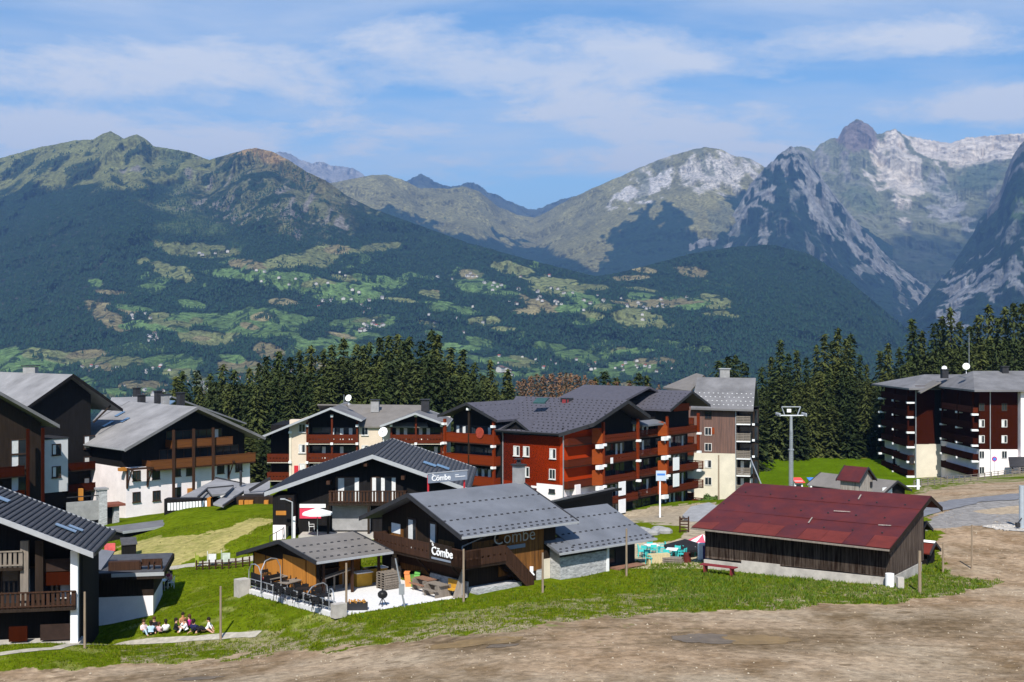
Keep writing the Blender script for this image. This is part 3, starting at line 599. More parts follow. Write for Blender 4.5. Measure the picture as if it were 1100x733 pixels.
def coverD(PX, PY, t, yr_, X3, Z3, n, n2):
    j = fbm(X3/700, Z3/1100, 5, 277); jj = fbm(X3/160, Z3/420, 5, 278); below = PY-yr_; st = fbm(X3/300+PY/30, PY/7, 4, 281)
    col = np.array([.215, .215, .115])*(1+.3*jj[..., None])
    def put(mv, c):
        nonlocal col
        m = np.clip(mv, 0, 1)[..., None]; col = col*(1-m)+m*np.asarray(c)
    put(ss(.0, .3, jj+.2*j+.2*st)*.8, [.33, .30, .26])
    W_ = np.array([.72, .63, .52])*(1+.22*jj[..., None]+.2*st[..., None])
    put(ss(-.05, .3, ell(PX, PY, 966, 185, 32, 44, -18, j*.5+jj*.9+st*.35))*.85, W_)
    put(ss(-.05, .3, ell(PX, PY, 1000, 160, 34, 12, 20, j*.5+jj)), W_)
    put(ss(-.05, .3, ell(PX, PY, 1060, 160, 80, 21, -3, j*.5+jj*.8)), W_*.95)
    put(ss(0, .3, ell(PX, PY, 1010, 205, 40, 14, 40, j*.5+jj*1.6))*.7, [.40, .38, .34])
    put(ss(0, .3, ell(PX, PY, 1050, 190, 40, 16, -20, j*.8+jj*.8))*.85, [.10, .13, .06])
    put(ss(0, .3, ell(PX, PY, 918, 145, 24, 20, 0, j*.6+jj*.5))*.9, np.array([.22, .165, .145])*(1+.4*jj[..., None]))
    put(ss(0, .3, ell(PX, PY, 925, 215, 32, 16, 20, j*.5+jj*.8))*.7, [.12, .15, .06])
    low = prof([(780,230),(900,240),(950,255),(980,235),(1020,225),(1060,212),(1100,190),(1400,180)], PX); put(ss(-12, 14, PY-low-14+j*34+jj*26)*.85, FOREST*1.05)
    put(ss(0, .3, ell(PX, PY, 1020, 232, 30, 9, 20, jj*1.5+st))*.7, [.38, .36, .33])
    return col
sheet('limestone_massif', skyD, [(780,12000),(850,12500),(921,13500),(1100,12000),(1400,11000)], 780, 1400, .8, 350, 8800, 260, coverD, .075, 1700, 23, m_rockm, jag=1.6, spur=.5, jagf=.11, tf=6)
skyP = [(740,262),(768,252),(784,236),(795,218),(806,198),(818,184),(830,173),(841,163),(850,157),(858,161),(866,170),(876,184),(888,198),(898,212),(910,226),(922,240),(936,256),(950,272),(965,286),(985,300),(1010,318),(1060,330),(1100,345)]
def coverP(PX, PY, t, yr_, X3, Z3, n, n2):
    j = fbm(X3/400, Z3/700, 5, 377); jj = fbm(X3/90, Z3/260, 5, 378); st = fbm(X3/60+PY/40, PY/9, 4, 381)
    col = FOREST*(1+.3*jj[..., None])
    def put(mv, c):
        nonlocal col
        m = np.clip(mv, 0, 1)[..., None]; col = col*(1-m)+m*np.asarray(c)
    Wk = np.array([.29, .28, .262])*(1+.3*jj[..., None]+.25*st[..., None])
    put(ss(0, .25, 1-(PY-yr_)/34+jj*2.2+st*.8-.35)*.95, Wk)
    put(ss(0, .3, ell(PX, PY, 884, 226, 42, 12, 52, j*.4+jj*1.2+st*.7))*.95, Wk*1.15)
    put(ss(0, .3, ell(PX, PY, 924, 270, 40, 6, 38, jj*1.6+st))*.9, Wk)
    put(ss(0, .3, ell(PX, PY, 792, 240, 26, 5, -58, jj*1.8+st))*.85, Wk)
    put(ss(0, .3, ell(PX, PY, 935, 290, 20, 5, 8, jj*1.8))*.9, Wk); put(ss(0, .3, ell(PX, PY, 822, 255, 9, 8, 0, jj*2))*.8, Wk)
    put(ss(.16, .36, jj+.35*st)*.6, Wk*.8)
    put(ss(.1, .3, fbm(X3/120, Z3/300, 4, 399)+.2*st)*.55, FOREST*1.3)
    return col
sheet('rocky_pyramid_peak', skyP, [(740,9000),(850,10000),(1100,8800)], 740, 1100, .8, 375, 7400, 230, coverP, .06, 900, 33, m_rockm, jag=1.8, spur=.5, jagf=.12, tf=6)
skyF = [(940,368),(965,350),(985,330),(1005,306),(1020,290),(1034,268),(1045,252),(1052,236),(1060,226),(1068,214),(1075,204),(1081,184),(1088,168),(1096,156),(1106,146),(1130,124),(1160,104),(1220,84),(1400,60)]
def coverF(PX, PY, t, yr_, X3, Z3, n, n2):
    j = fbm(X3/300, Z3/500, 5, 477); jj = fbm(X3/80, Z3/260, 5, 478); st = fbm(X3/50, PY/20, 4, 481)
    col = FOREST*(1+.3*jj[..., None])
    def put(mv, c):
        nonlocal col
        m = np.clip(mv, 0, 1)[..., None]; col = col*(1-m)+m*np.asarray(c)
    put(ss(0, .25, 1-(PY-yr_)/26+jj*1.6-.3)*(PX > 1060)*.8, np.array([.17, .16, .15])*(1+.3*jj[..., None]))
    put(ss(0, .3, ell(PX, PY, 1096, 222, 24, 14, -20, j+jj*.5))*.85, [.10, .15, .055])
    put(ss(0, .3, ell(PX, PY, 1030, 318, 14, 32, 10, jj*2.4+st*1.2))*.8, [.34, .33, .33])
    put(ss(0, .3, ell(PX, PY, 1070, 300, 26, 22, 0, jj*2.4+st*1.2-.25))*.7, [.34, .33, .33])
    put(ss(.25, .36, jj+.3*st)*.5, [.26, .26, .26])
    return col
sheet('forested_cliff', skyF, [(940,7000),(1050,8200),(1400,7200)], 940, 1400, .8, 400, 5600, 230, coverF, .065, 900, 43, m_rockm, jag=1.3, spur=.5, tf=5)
skyE = [(240,190),(270,172),(285,168),(300,163),(312,165),(322,172),(334,175),(345,174),(356,178),(368,179),(380,181),(388,186),(396,194),(415,204),(432,197),(442,192),(452,187),(461,191),(472,198),(488,201),(498,197),(508,196),(516,200),(524,207),(534,209),(548,217),(562,222),(572,226),(585,222),(598,216),(612,212),(640,206),(700,200),(760,190)]
def coverE(PX, PY, t, yr_, X3, Z3, n, n2):
    jj = fbm(X3/300, Z3/700, 5, 578); r = ss(415, 395, PX)[..., None]
    return (np.array([.09, .10, .065])*(1-r)+r*np.array([.34, .32, .30]))*(1+.5*jj[..., None])
sheet('distant_peaks', skyE, [(240,19000),(400,19000),(450,16500),(760,17000)], 240, 760, 1.0, 260, 13500, 90, coverE, .10, 1500, 53, m_rockm, jag=1.6, jagf=.13)
# ------------------------------------------------------------------ air between here and the mountains
mb = MB(); mb.hexa([(-17000, -300, -700), (17000, -300, -700), (17000, 26000, -700), (-17000, 26000, -700), (-17000, -300, 2750), (17000, -300, 2750), (17000, 26000, 2750), (-17000, 26000, 2750)])
hz = bpy.data.materials.new('air'); hz.use_nodes = True; hz.node_tree.nodes.clear()
ho = hz.node_tree.nodes.new('ShaderNodeOutputMaterial'); hv = hz.node_tree.nodes.new('ShaderNodeVolumePrincipled')
hv.inputs['Color'].default_value = (.25, .47, .90, 1); hv.inputs['Density'].default_value = HAZE; hv.inputs['Anisotropy'].default_value = 0.1
hz.node_tree.links.new(hv.outputs[0], ho.inputs['Volume'])
mb.obj('haze', hz, kind='stuff')
# ------------------------------------------------------------------ LA COMBE: the bar-restaurant in the middle
def lamp_iron(mb, p, d): mb.tube(p, Vector(p)+Vector(d), .03)
R = thing('chalet_restaurant', 'dark timber restaurant chalet with plain slate-grey metal roof and white lettering on its balcony', 'restaurant', (KC.x, KC.y, ZT))
fr, fl = corner_faces(KC, E1, E2)            # fr: long side facing right-front, fl: gable side facing left-front
ZE = -11.9; ZR = -9.76; HW = 5.6
RS = 4.59                                      # ridge offset from K along e2
wall_prism(fl, -9.4, 0, 0, -7.3, ZT-.6, [(0, ZE+.1), (-RS, ZR-.2), (-9.4, ZE+.1)], m_darkwood, R)
gable_roof(R, fl, -RS-HW, ZE, -RS, ZR, 1.0, ZE+.1, 1.3, -8.4, m_metalroof, .16, m_darkmetal, m_lightmetal, guards=(.32, .66, .9, .97), gstep=.5, gw=.2)
# stone base and golden lower boards on the gable side
fbox(fl, 'stone_base', m_stone, R, -3.9, .03, 0, .06, ZT, ZT+.95)
fbox(fl, 'plank_panel', m_goldwood, R, -7.2, -4.0, 0, .05, ZT+.75, ZT+1.15)
fbox(fl, 'plank_panel', m_brownwood, R, -7.6, -.4, 0, .045, ZT+1.15, ZT+2.0)
fbox(fl, 'plank_panel', m_goldwood, R, -8.6, -6.9, 0, .05, -13.5, -12.45)
fbox(fl, 'plank_panel', m_goldwood, R, -3.0, -1.4, 0, .05, -13.5, -12.6)
BZ = -13.62
b = balcony(R, fl, -8.6, 1.25, BZ, 0, 1.25, .98, m_brownwood, 'cut', m_darkwood)
fbox(fl, 'sign_board', m_darkwood, b, *(fl.s(461.5, 1.27), fl.s(485, 1.27)), 1.255, 1.30, BZ-.12, BZ+1.08)
for i, (px, w) in enumerate(((443, 1.0), (466, .8))):
    a, z = fl.at(px, 567); glass_door(R, fl, a-w/2, a+w/2, BZ, BZ+1.95, .01, m_frame, 1)
a, z = fl.at(426, 568); fbox(fl, 'notice_board', m_whitep, R, a-.5, a+.5, .02, .07, z-.3, z+.35)
for s_ in (-3.9, -.3):
    mb = MB(); mb.tube(fl.P(s_, .05, BZ-1.3), fl.P(s_, 1.1, BZ-.18), .07, n=4); mb.obj('bracket', m_darkwood, R)
a0 = fl.s(463.5, 1.33); text(b, 'C\u00f6mbe', .72, fl.P(a0, 1.33, BZ+.36), (fl.u.x, fl.u.y, 0), offset=.012)
text(b, 'la', .27, fl.P(a0+.05, 1.33, BZ+.90), (fl.u.x, fl.u.y, 0))
fbox(fl, 'sign_strip', m_sign_strip if 'm_sign_strip' in globals() else m_signw, b, a0, a0+1.95, 1.31, 1.34, BZ+.08, BZ+.2)
# balcony returns along the long side, then a stair runs down to the right
b2 = balcony(R, fr, -1.25, fr.s(543, 1.2), BZ, 0, 1.25, .98, m_brownwood, 'cut', m_darkwood)
mb = MB(); st = MB()
s0, s1, zt, zb_ = fr.s(543, 1.2), fr.s(573, 1.2), BZ, ZT+.0
for o_ in (.15, 1.2):
    p, q = fr.P(s0, o_, zt), fr.P(s1, o_, zb_)
    mb.hexa([p+Vector((0, 0, -.25)), q+Vector((0, 0, -.2)), fr.P(s1, o_+.06, zb_-.2), fr.P(s0, o_+.06, zt-.25), p+Vector((0, 0, .06)), q+Vector((0, 0, .06)), fr.P(s1, o_+.06, zb_+.06), fr.P(s0, o_+.06, zt+.06)])
    mb.hexa([p+Vector((0, 0, .86)), q+Vector((0, 0, .86)), fr.P(s1, o_+.06, zb_+.86), fr.P(s0, o_+.06, zt+.86), p+Vector((0, 0, .96)), q+Vector((0, 0, .96)), fr.P(s1, o_+.06, zb_+.96), fr.P(s0, o_+.06, zt+.96)])
    for k in range(17):
        t = (k+.5)/17; s_ = s0+(s1-s0)*t; z = zt+(zb_-zt)*t; fr.box(mb, s_-.075, s_+.075, o_+.005, o_+.055, z+.06, z+.87)
S = mb.obj('staircase', m_brownwood, R)
for k in range(11): t = (k+.5)/11; fr.box(st, s0+(s1-s0)*t-.17, s0+(s1-s0)*t+.17, .22, 1.19, zt+(zb_-zt)*t-.03, zt+(zb_-zt)*t+.03)
st.obj('steps', m_darkwood, S)
# long side: golden planks on the upper wall, stone base, white door at its end
fbox(fr, 'plank_panel', m_goldwood, R, 2.4, 6.2, 0, .05, ZT+.95, -12.05)
fbox(fr, 'plank_panel', m_goldwood, R, 0.3, 3.0, 0, .05, BZ, BZ+1.15)
fbox(fr, 'stone_base', m_stone, R, 0.02, 3.6, 0, .9, ZT-.5, ZT+.62)
fbox(fr, 'stone_base', m_stone, R, 5.6, 6.2, 0, .06, ZT-.3, ZT+1.0)
fbox(fr, 'door', m_cream, R, 6.2, 6.75, 0, .07, ZT-.3, ZT+1.6)
fbox(fr, 'wall_trim', m_concrete, R, 3.6, 8.2, .95, 1.6, ZT-.6, ZT-.12)
a, z = fr.at(529, 585.5); text(R, 'C\u00f6mbe', 1.18, fr.P(a, .07, z-.02), (fr.u.x, fr.u.y, 0), m=m_dimletter, offset=-.012)
fbox(fr, 'sign_strip', m_signw, R, fr.s(530), fr.s(563), .06, .12, z-.42, z-.18)
for px in (506.5,):
    a, z = fr.at(px, 590, 1.0); mb = MB(); mb.path([fr.P(a+1.5, .9, ZE-.05), fr.P(a+1.2, .4, ZE-.3), fr.P(a, .1, ZE-.7), fr.P(a, .1, ZT+.2)], .045); mb.obj('downpipe', m_galv, R)
mb = MB(); a, z = fr.at(569, 611); mb.box(fr.P(a, .18, z), (.22, .22, .3)); mb.tube(fr.P(a, .18, z-.38), fr.P(a, .18, z-.12), .22, .05); mb.obj('wall_lamp', m_whitep, R)
# chimney on the ridge
a = -RS; p = fl.P(-RS-.1, -8.15, ZR-.5)
mb = MB(); mb.box(p+Vector((0, 0, .9)), (.62, .62, 1.5), .7); c = mb.obj('chimney', m_greyconc, R)
mb = MB(); mb.box(p+Vector((0, 0, 1.7)), (.8, .8, .1), .7); mb.tube(p+Vector((0, 0, 1.7)), p+Vector((0, 0, 2.15)), .19, .11); mb.box(p+Vector((0, 0, 2.1)), (.5, .5, .06), .7); mb.obj('chimney_cap', m_darkmetal, c)
# roof sign
ridge = Face((KC+E2*RS), -E1, Vector((-E2.x, -E2.y)))  # placeholder orientation
rf = Face(KC+E2*RS, E1, -E2)
t0, t1 = rf.s(460), rf.s(501.5)
SG = thing('roof_sign', 'long grey sign board with white lettering on two red posts above the restaurant ridge', 'sign', tuple(rf.P(t0, 0, ZR)))
fbox(rf, 'board', m_signw, SG, t0, t1, -.05, .05, -9.22, -8.62); fbox(rf, 'top_rail', m_lightmetal, SG, t0-.05, t1+.05, -.07, .07, -8.617, -8.56)
for t in (t0+.06, t1-.15): fbox(rf, 'post', m_redp, SG, t-.05, t+.05, -.12, -.055, ZR-.1, -8.7)
text(SG, 'C\u00f6mbe', .52, rf.P(t0+.22, .06, -9.10), (rf.u.x, rf.u.y, 0), offset=.008); text(SG, 'la', .17, rf.P(t0+.30, .06, -8.74), (rf.u.x, rf.u.y, 0))
mb = MB(); rf.box(mb, t0+2.15, t0+2.45, .05, .07, -8.86, -8.82); rf.box(mb, t0+2.15, t0+3.0, .05, .07, -8.98, -8.94); mb.obj('small_lettering', m_whitep, SG)
FOOT.append([tuple(KC+E2*a+E1*b)[:2] for a, b in ((-1.7, -1.2), (10, 0), (10, 8), (-1.7, 8.5))])
# ------------------------------------------------------------------ stone annex to the right
KA = KC+E1*6.8-E2*1.0; ga, gl = corner_faces(KA, E1, E2)
R = thing('stone_annex', 'low annex with pale grey stone wall and sloping slate-grey metal roof beside the restaurant', 'annex', (KA.x, KA.y, -16))
ze = -13.6
wall_prism(ga, 0, 4.25, 0, -4.0, -16.6, [(4.25, ze+.1), (0, ze+.1)], m_stone, R)
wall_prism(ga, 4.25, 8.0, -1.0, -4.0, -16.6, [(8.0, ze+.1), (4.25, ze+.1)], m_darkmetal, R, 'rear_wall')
fbox(ga, 'dark_band', m_darkmetal, R, -.05, 4.3, .0, .05, ze-.42, ze-.03)
fbox(ga, 'stone_parapet', m_greyconc, R, 4.3, 8.2, -1.0, -.5, -16.4, -15.6)
fbox(ga, 'white_pilaster', m_whitep, R, 4.2, 4.42, -.02, .06, -16.3, ze)
window_s(R, ga, 5.4, -14.7, 1.4, 1.2, -1.0, m_darkmetal)
mb, g, r = MB(), MB(), MB()
def P3(s_, w, z): return ga.P(s_, .5-w, z)
A_, B_, C_, D_ = P3(1.1, 4.7, -11.72), P3(8.5, 4.7, -11.72), P3(8.5, 0, ze), P3(1.1, 0, ze)
mb.plate(A_, B_, C_, D_, .16); slope_extras(r, mb, A_, B_, C_, D_, None, (.25, .6, .88, .96), gw=.2, gstep=.5)
A_, B_, C_, D_ = P3(-.5, 1.6, -13.0), P3(1.1, 1.6, -13.0), P3(1.1, 0, ze), P3(-.5, 0, ze); mb.plate(A_, B_, C_, D_, .16)
slope_extras(r, mb, A_, B_, C_, D_, None, (.3, .75, .95), gw=.2, gstep=.5)
A_, B_, C_, D_ = P3(1.1, 4.72, -11.72), P3(8.5, 4.72, -11.72), P3(8.5, 7.5, -12.9), P3(1.1, 7.5, -12.9); mb.plate(A_, B_, C_, D_, .16)
ro = mb.obj('roof', [m_metalroof, m_darkmetal], R)
e = MB(); ga.box(e, -.55, 8.55, .5, .62, ze-.14, ze-.01); e.obj('gutter', m_lightmetal, ro)
mb = MB(); c = ga.P(.15, -1.9, -12.75); mb.tube(c, c+Vector((-.12, -.10, .02)), .42, .36, 16); mb.tube(c+Vector((0, 0, -.5)), c, .03); d_ = mb.obj('satellite_dish', m_lightmetal, R)
mb = MB(); mb.tube(c+Vector((-.1, -.1, -.3)), c+Vector((-.5, -.45, -.1)), .025); mb.ball(c+Vector((-.5, -.45, -.1)), .07); mb.obj('receiver_arm', m_whitep, d_)
FOOT.append([tuple(KA+E1*a-E2*b)[:2] for a, b in ((-.3, .2), (8.3, .2), (8.3, -5), (-.3, -5))])
# ------------------------------------------------------------------ kiosk bar with the terrace
e0 = Vector((-11.9, 72.4)); fk = Face(e0, -E2, -E1)
R = thing('bar_kiosk', 'low timber terrace bar with weathered brown-grey roof and orange plank walls', 'kiosk', (e0.x, e0.y, ZT))
gable_roof(R, fk, -10.25, -14.3, -4.6, -12.72, 0, -13.42, 0, -5.6, m_brownroof, .14, m_darkmetal, m_lightmetal, guards=(.35, .62, .88), gstep=.5, gw=.2)
wall_prism(fk, -9.3, -.9, -.7, -.85, ZT-.5, [(-.9, -13.6), (-4.6, -13.0), (-9.3, -14.1)], m_darkwood, R, 'front_wall')
wall_prism(fk, -9.3, -3.2, -.95, -5.3, ZT-.5, [(-3.2, -13.3), (-4.6, -13.0), (-9.3, -14.1)], m_darkwood, R, 'rear_wall')
for a, b_ in ((-9.0, -7.6), (-7.4, -5.4), (-5.2, -2.4), (-2.25, -1.2)):
    fbox(fk, 'plank_panel', m_orangewood, R, a, b_, -.70, -.64, ZT+.05, -14.15 if a < -7 else -13.75)
fko = Face(e0+E1*0-(-E2)*0, E1, -E2)
for s_ in (.9, 3.0, 5.0): fbox(fko, 'post', m_brownwood, R, s_-.07, s_+.07, -.75, -.6, ZT, -13.4)
fbox(fko, 'plank_panel', m_orangewood, R, 3.6, 5.2, -3.25, -3.15, ZT, -13.5)
fbox(fko, 'shelf', m_brownwood, R, 1.0, 3.4, -3.1, -2.7, ZT+1.2, ZT+1.26)
FOOT.append([tuple(e0+E2*a+E1*b)[:2] for a, b in ((.5, .6), (9.5, .6), (9.5, 5.6), (.5, 5.6))])
# ------------------------------------------------------------------ red-roofed barn
KB = Vector((23.6, 73.9)); b1, b2 = Vector((.579, .815)), Vector((-.815, .579)); KB = KB-b1*.35
fg, ff = corner_faces(KB, b1, b2); fw_ = fg;                 # fg: gable end on the right, ff: long front
zB = -15.1
R = thing('hay_barn', 'long old barn of weathered planks under a rusty dark red sheet roof', 'barn', (KB.x, KB.y, zB))
mb = MB(); mb.prism([ff.P(-12.6, 0, -14.75), ff.P(0, 0, -14.55), ff.P(0, 0, -12.62), ff.P(-12.6, 0, -12.5)], Vector((b1.x*6.6, b1.y*6.6, 0))); w = mb.obj('wall', m_greywood, R)
wall_prism(fg, 0, 6.95, .012, -12.6, -14.6, [(6.95, -10.95), (6.5, -10.98), (0, -12.72)], m_greywood, R, 'gable_wall')
mb = MB(); mb.prism([ff.P(-12.65, .08, -16.2), ff.P(.05, .08, -15.9), ff.P(.05, .08, -14.66), ff.P(-7.2, .08, -14.75), ff.P(-7.2, .08, -14.6), ff.P(-9.9, .08, -14.62), ff.P(-9.9, .08, -14.85), ff.P(-12.65, .08, -14.85)], Vector((b1.x*6.5, b1.y*6.5, 0))); mb.obj('foundation', m_concrete, R)
mb = MB(); st_ = 15; fg = Face(KB+b1*.35, b1, -b2)
mb.plate(fg.P(7.5-.0, -13.2, -10.43), fg.P(7.5, .25, -10.4), fg.P(-1.2, .25, -12.72), fg.P(-1.2, -13.2, -12.6), .09)
slp = mb
mb2 = MB(); A_, D_ = (7.5, -10.41), (-1.2, -12.66)
ro = mb.obj('roof', m_barnroof, R)
for k in range(9):                                # lapped sheets of the lower course, each with its own rust tone
    a0, a1 = .23-13.4*k/9, .23-13.4*(k+1)/9+.02; t = .80; zz = lambda s_: -12.72+(s_+1.2)/8.7*2.31
    mb = MB(); s_a, s_b = -1.24, -1.2+8.7*(1-t)
    p = [fg.P(s_a, a1, zz(s_a)+.035+.10*(-a1/13.2)), fg.P(s_a, a0, zz(s_a)+.035+.10*(-a0/13.2)), fg.P(s_b, a0, zz(s_b)+.02+.04*(-a0/13.2)), fg.P(s_b, a1, zz(s_b)+.02+.04*(-a1/13.2))]
    mb.prism(p, (0, 0, .012)); mb.obj('roof_sheet', m_barnroof2 if k % 3 != 1 else m_barnroof, ro)
mb = MB(); mb.plate(fg.P(7.5, -13.2, -10.43), fg.P(7.5, .25, -10.4), fg.P(10.2, .25, -11.46), fg.P(10.2, -13.2, -11.5), .09); mb.obj('rear_roof', m_barnroof, R)
mb = MB(); mb.prism([fg.P(-1.2, .26, -12.74), fg.P(7.5, .26, -10.42), fg.P(7.5, .26, -10.72), fg.P(-1.2, .26, -13.04)], fg.P(0, .2, 0)-fg.P(0, .26, 0)); mb.prism([fg.P(7.5, .26, -10.42), fg.P(10.2, .26, -11.48), fg.P(10.2, .26, -11.78), fg.P(7.5, .26, -10.72)], fg.P(0, .2, 0)-fg.P(0, .26, 0)); mb.obj('verge_board', m_darkwood, ro)
mb = MB(); mb.hexa([fg.P(-1.2, .25, -12.86), fg.P(-1.32, .25, -12.86), fg.P(-1.32, -13.2, -12.74), fg.P(-1.2, -13.2, -12.74), fg.P(-1.2, .25, -12.76), fg.P(-1.32, .25, -12.76), fg.P(-1.32, -13.2, -12.64), fg.P(-1.2, -13.2, -12.64)]); mb.obj('gutter', m_graywood, ro)
mb = MB(); n_ = MB()
for k in range(7):
    for j in range(3):
        s_ = -1.2+8.7*(.24+.0*k+.27*j); o_ = -.9-1.9*k-.6*(j % 2); zz_ = -12.72+(s_+1.2)/8.7*2.31; c = fg.P(s_, o_, zz_+.06); n_.box(c, (.09, .09, .07))
n_.obj('snow_hooks', m_darkmetal, ro)
mb = MB()
for j in (.38, .72): 
    s_ = -1.2+8.7*j; mb.prism([fg.P(s_, -13.1, -12.64+(s_+1.2)/8.7*2.2), fg.P(s_, .2, -12.72+(s_+1.2)/8.7*2.32), fg.P(s_+.06, .2, -12.72+(s_+1.26)/8.7*2.32), fg.P(s_+.06, -13.1, -12.64+(s_+1.26)/8.7*2.2)], (0, 0, .045))
mb.obj('sheet_lap', m_barnroof, ro)
for (px, py, tl, ww) in ((904, 551, 0, 1.1), (925, 535, 1, .8), (950, 566, 0, .8), (872, 560, 1, .9)):
    mb = MB(); c = at(px, py, 76.5); a = fg.s(px)
    q = (c.xy-fg.O); s_ = q.dot(fg.u)+2.0; o_ = q.dot(fg.n); 
    # slide to the roof surface under this sight line
    for _ in range(20):
        Zc = c.y; p_ = at(px, py, Zc); q = p_.xy-fg.O; s_ = q.dot(fg.u); o_ = q.dot(fg.n); zr_ = -12.72+(s_+1.2)/8.7*2.32+.1*(-o_/13.2); c = at(px, py, Zc+(p_.z-zr_)*1.5)
    zf = lambda s_: -12.72+(s_+1.2)/8.7*2.32+.1*(-o_/13.2)
    if tl: pp = [(s_-ww/2, o_), (s_+ww/2, o_-.1), (s_+ww/2, o_-.18), (s_-ww/2, o_-.09)]
    else: pp = [(s_, o_-ww/2), (s_+.08, o_+ww/2), (s_+.16, o_+ww/2), (s_+.09, o_-ww/2)]
    mb.prism([fg.P(a_, b_, zf(a_)+.06) for a_, b_ in pp], (0, 0, .02)); mb.obj('lath', m_lightwood, ro)
mb = MB(); c = ff.P(.12, .45, -14.75); mb.tube(c+Vector((0, 0, -.55)), c+Vector((0, 0, .45)), .27, n=14); mb.obj('white_barrel', m_whitep, origin=c, label='white barrel on a concrete block at the right front corner of the red barn', cat='barrel')
mb = MB(); c = ff.P(-.25, .5, -15.5); mb.hexa([c+Vector(v) for v in ((-.45, -.2, -.5), (.25, -.2, -.5), (.25, .25, -.5), (-.45, .25, -.5), (-.55, -.2, .4), (.15, -.2, .2), (.15, .25, .2), (-.55, .25, .4))]); c = ff.P(.75, .45, -15.3); mb.box(c+Vector((0, 0, .1)), (.38, .4, 1.5)); mb.obj('buttress', m_concrete, R)
FOOT.append([tuple(KB+b1*a+b2*b)[:2] for a, b in ((-.15, -.1), (6.6, -.1), (6.6, 12.7), (-.15, 12.7))])
# small red-roofed hut behind the barn, well tower and long grey roof
def small_gable(name, label, cat, px, py, Z, w, d, h, rise, ov, wall, roof, rz_u=b1, rz_n=None, parts=True, uL=None, ridge_along='n'):
    c = at(px, py, Z); u = Vector(rz_u); n = rz_n or Vector((u.y, -u.x)); f = Face((c.x, c.y), u, n); R = thing(name, label, cat, tuple(c))
    wall_prism(f, -w/2, w/2, 0, -d, c.z-1, [(w/2, c.z+h), (0, c.z+h+rise), (-w/2, c.z+h)], wall, R)
    k = rise/(w/2); gable_roof(R, f, -w/2-ov, c.z+h-k*ov+.05, 0, c.z+h+rise+.05, w/2+ov, c.z+h-k*ov+.05, ov, -d-ov, roof, .08)
    return R, f
hb, hf = small_gable('garden_hut', 'tiny dark hut with red roof and pale ridge right of the barn gable', 'hut', 1000, 611, 82, 1.5, 2.0, 1.35, .45, .3, m_blackwood, m_barnroof2, rz_u=(.62, .78))
mb = MB(); c = hf.P(0, .32, 0); zt_ = at(1000, 611, 82).z+1.35+.45+.12; mb.hexa([hf.P(-.22, .32, zt_-.10), hf.P(.22, .32, zt_-.10), hf.P(.22, -2.3, zt_-.10), hf.P(-.22, -2.3, zt_-.10), hf.P(-.02, .32, zt_+.02), hf.P(.02, .32, zt_+.02), hf.P(.02, -2.3, zt_+.02), hf.P(-.02, -2.3, zt_+.02)]); mb.obj('ridge_cap', m_whitep, hb)
small_gable('garden_hut', 'small black lean-to roof showing behind the right gable of the barn', 'hut', 989, 600, 84, 1.8, 2.6, 2.1, .5, .4, m_blackwood, m_blackwood, rz_u=(.62, .78))
wt, wf = small_gable('well_tower', 'short square tower of pale weathered boards with a dark red pitched roof', 'tower', 930, 534, 112, 2.3, 2.0, 1.75, 1.0, .28, m_lightwood, m_barnroof, rz_u=(.75, .66))
window(wt, wf, 935.5, 520.5, .35, .5, .01, m_darkmetal, sill=False)
gh, gf = small_gable('long_shed', 'low dark shed with wide mouse-grey roof and a white door behind the barn', 'shed', 960, 534, 125, 3.9, 9, .75, .95, .5, m_blackwood, m_brownroof, rz_u=(.80, .60))
a, z = gf.at(953, 528); fbox(gf, 'door', m_whitep, gh, a-.85, a+.75, .02, .08, z-.6, z+.45)
# ------------------------------------------------------------------ lower-left tiled chalet
u1, d1 = Vector((.983, .182)), Vector((-.182, .983)); K1 = Vector((-23.7, 67.5))+d1*1.0-u1*1.05
f1 = Face(K1, u1, -d1); s1f = Face(K1, d1, u1)
R = thing('tiled_chalet', 'dark chalet with ribbed charcoal tile roof and blue skylights, nearest at the lower left', 'chalet', (K1.x, K1.y, -17))
E0z = -12.04; sl = .428
wall_prism(f1, -14, 0, -1.5, -7.5, -18.6, [(0, E0z-.05), (-9.6, E0z+sl*9.6), (-14, E0z+sl*5)], m_blackwood, R)
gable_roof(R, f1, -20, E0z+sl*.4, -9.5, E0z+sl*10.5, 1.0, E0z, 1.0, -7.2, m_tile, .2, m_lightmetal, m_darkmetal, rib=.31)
rfz = lambda a: E0z+(1.0-a)*sl
for a, o_ in ((-4.7, -3.6), (-4.7+.0, -3.0)): pass
for (a, o_, w, l) in ((-5.25, -3.2, 1.5, .75), (-1.05, -2.0, 1.15, .55), (-.65, -3.0, .8, .5)):
    mb = MB(); mb.prism([f1.P(a-w/2, o_, rfz(a-w/2)+.1), f1.P(a+w/2, o_, rfz(a+w/2)+.1), f1.P(a+w/2, o_-l, rfz(a+w/2)+.1), f1.P(a-w/2, o_-l, rfz(a-w/2)+.1)], (0, 0, .05)); mb.obj('skylight', m_skyglass, R)
fbox(f1, 'corner_post', m_whitep, R, -.42, -.02, -.45, -.02, -17.9, E0z)
fbox(f1, 'side_wall', m_blackwood, R, -.35, -.05, -7.4, -.5, -18.5, E0z-.1)
for px in (26, 42): 
    a, _ = f1.at(px, 620, -.3); fbox(f1, 'pillar', m_graywood if px == 26 else m_darkwood, R, a-.22, a+.22, -.6, -.3, -15.3, E0z+.6)
b = balcony(R, f1, -12, -.1, -15.2, -1.5, .3, .95, m_brownwood, 'slats', m_darkwood)
ab, _ = f1.at(10, 600, .1); b = balcony(R, f1, -12, f1.s(24, -.1), -12.9, -1.5, -.1, .95, m_graywood, 'slats', m_darkwood)
a0, z0 = f1.at(42, 601, -.7); a1, z1 = f1.at(79, 628, -.7)
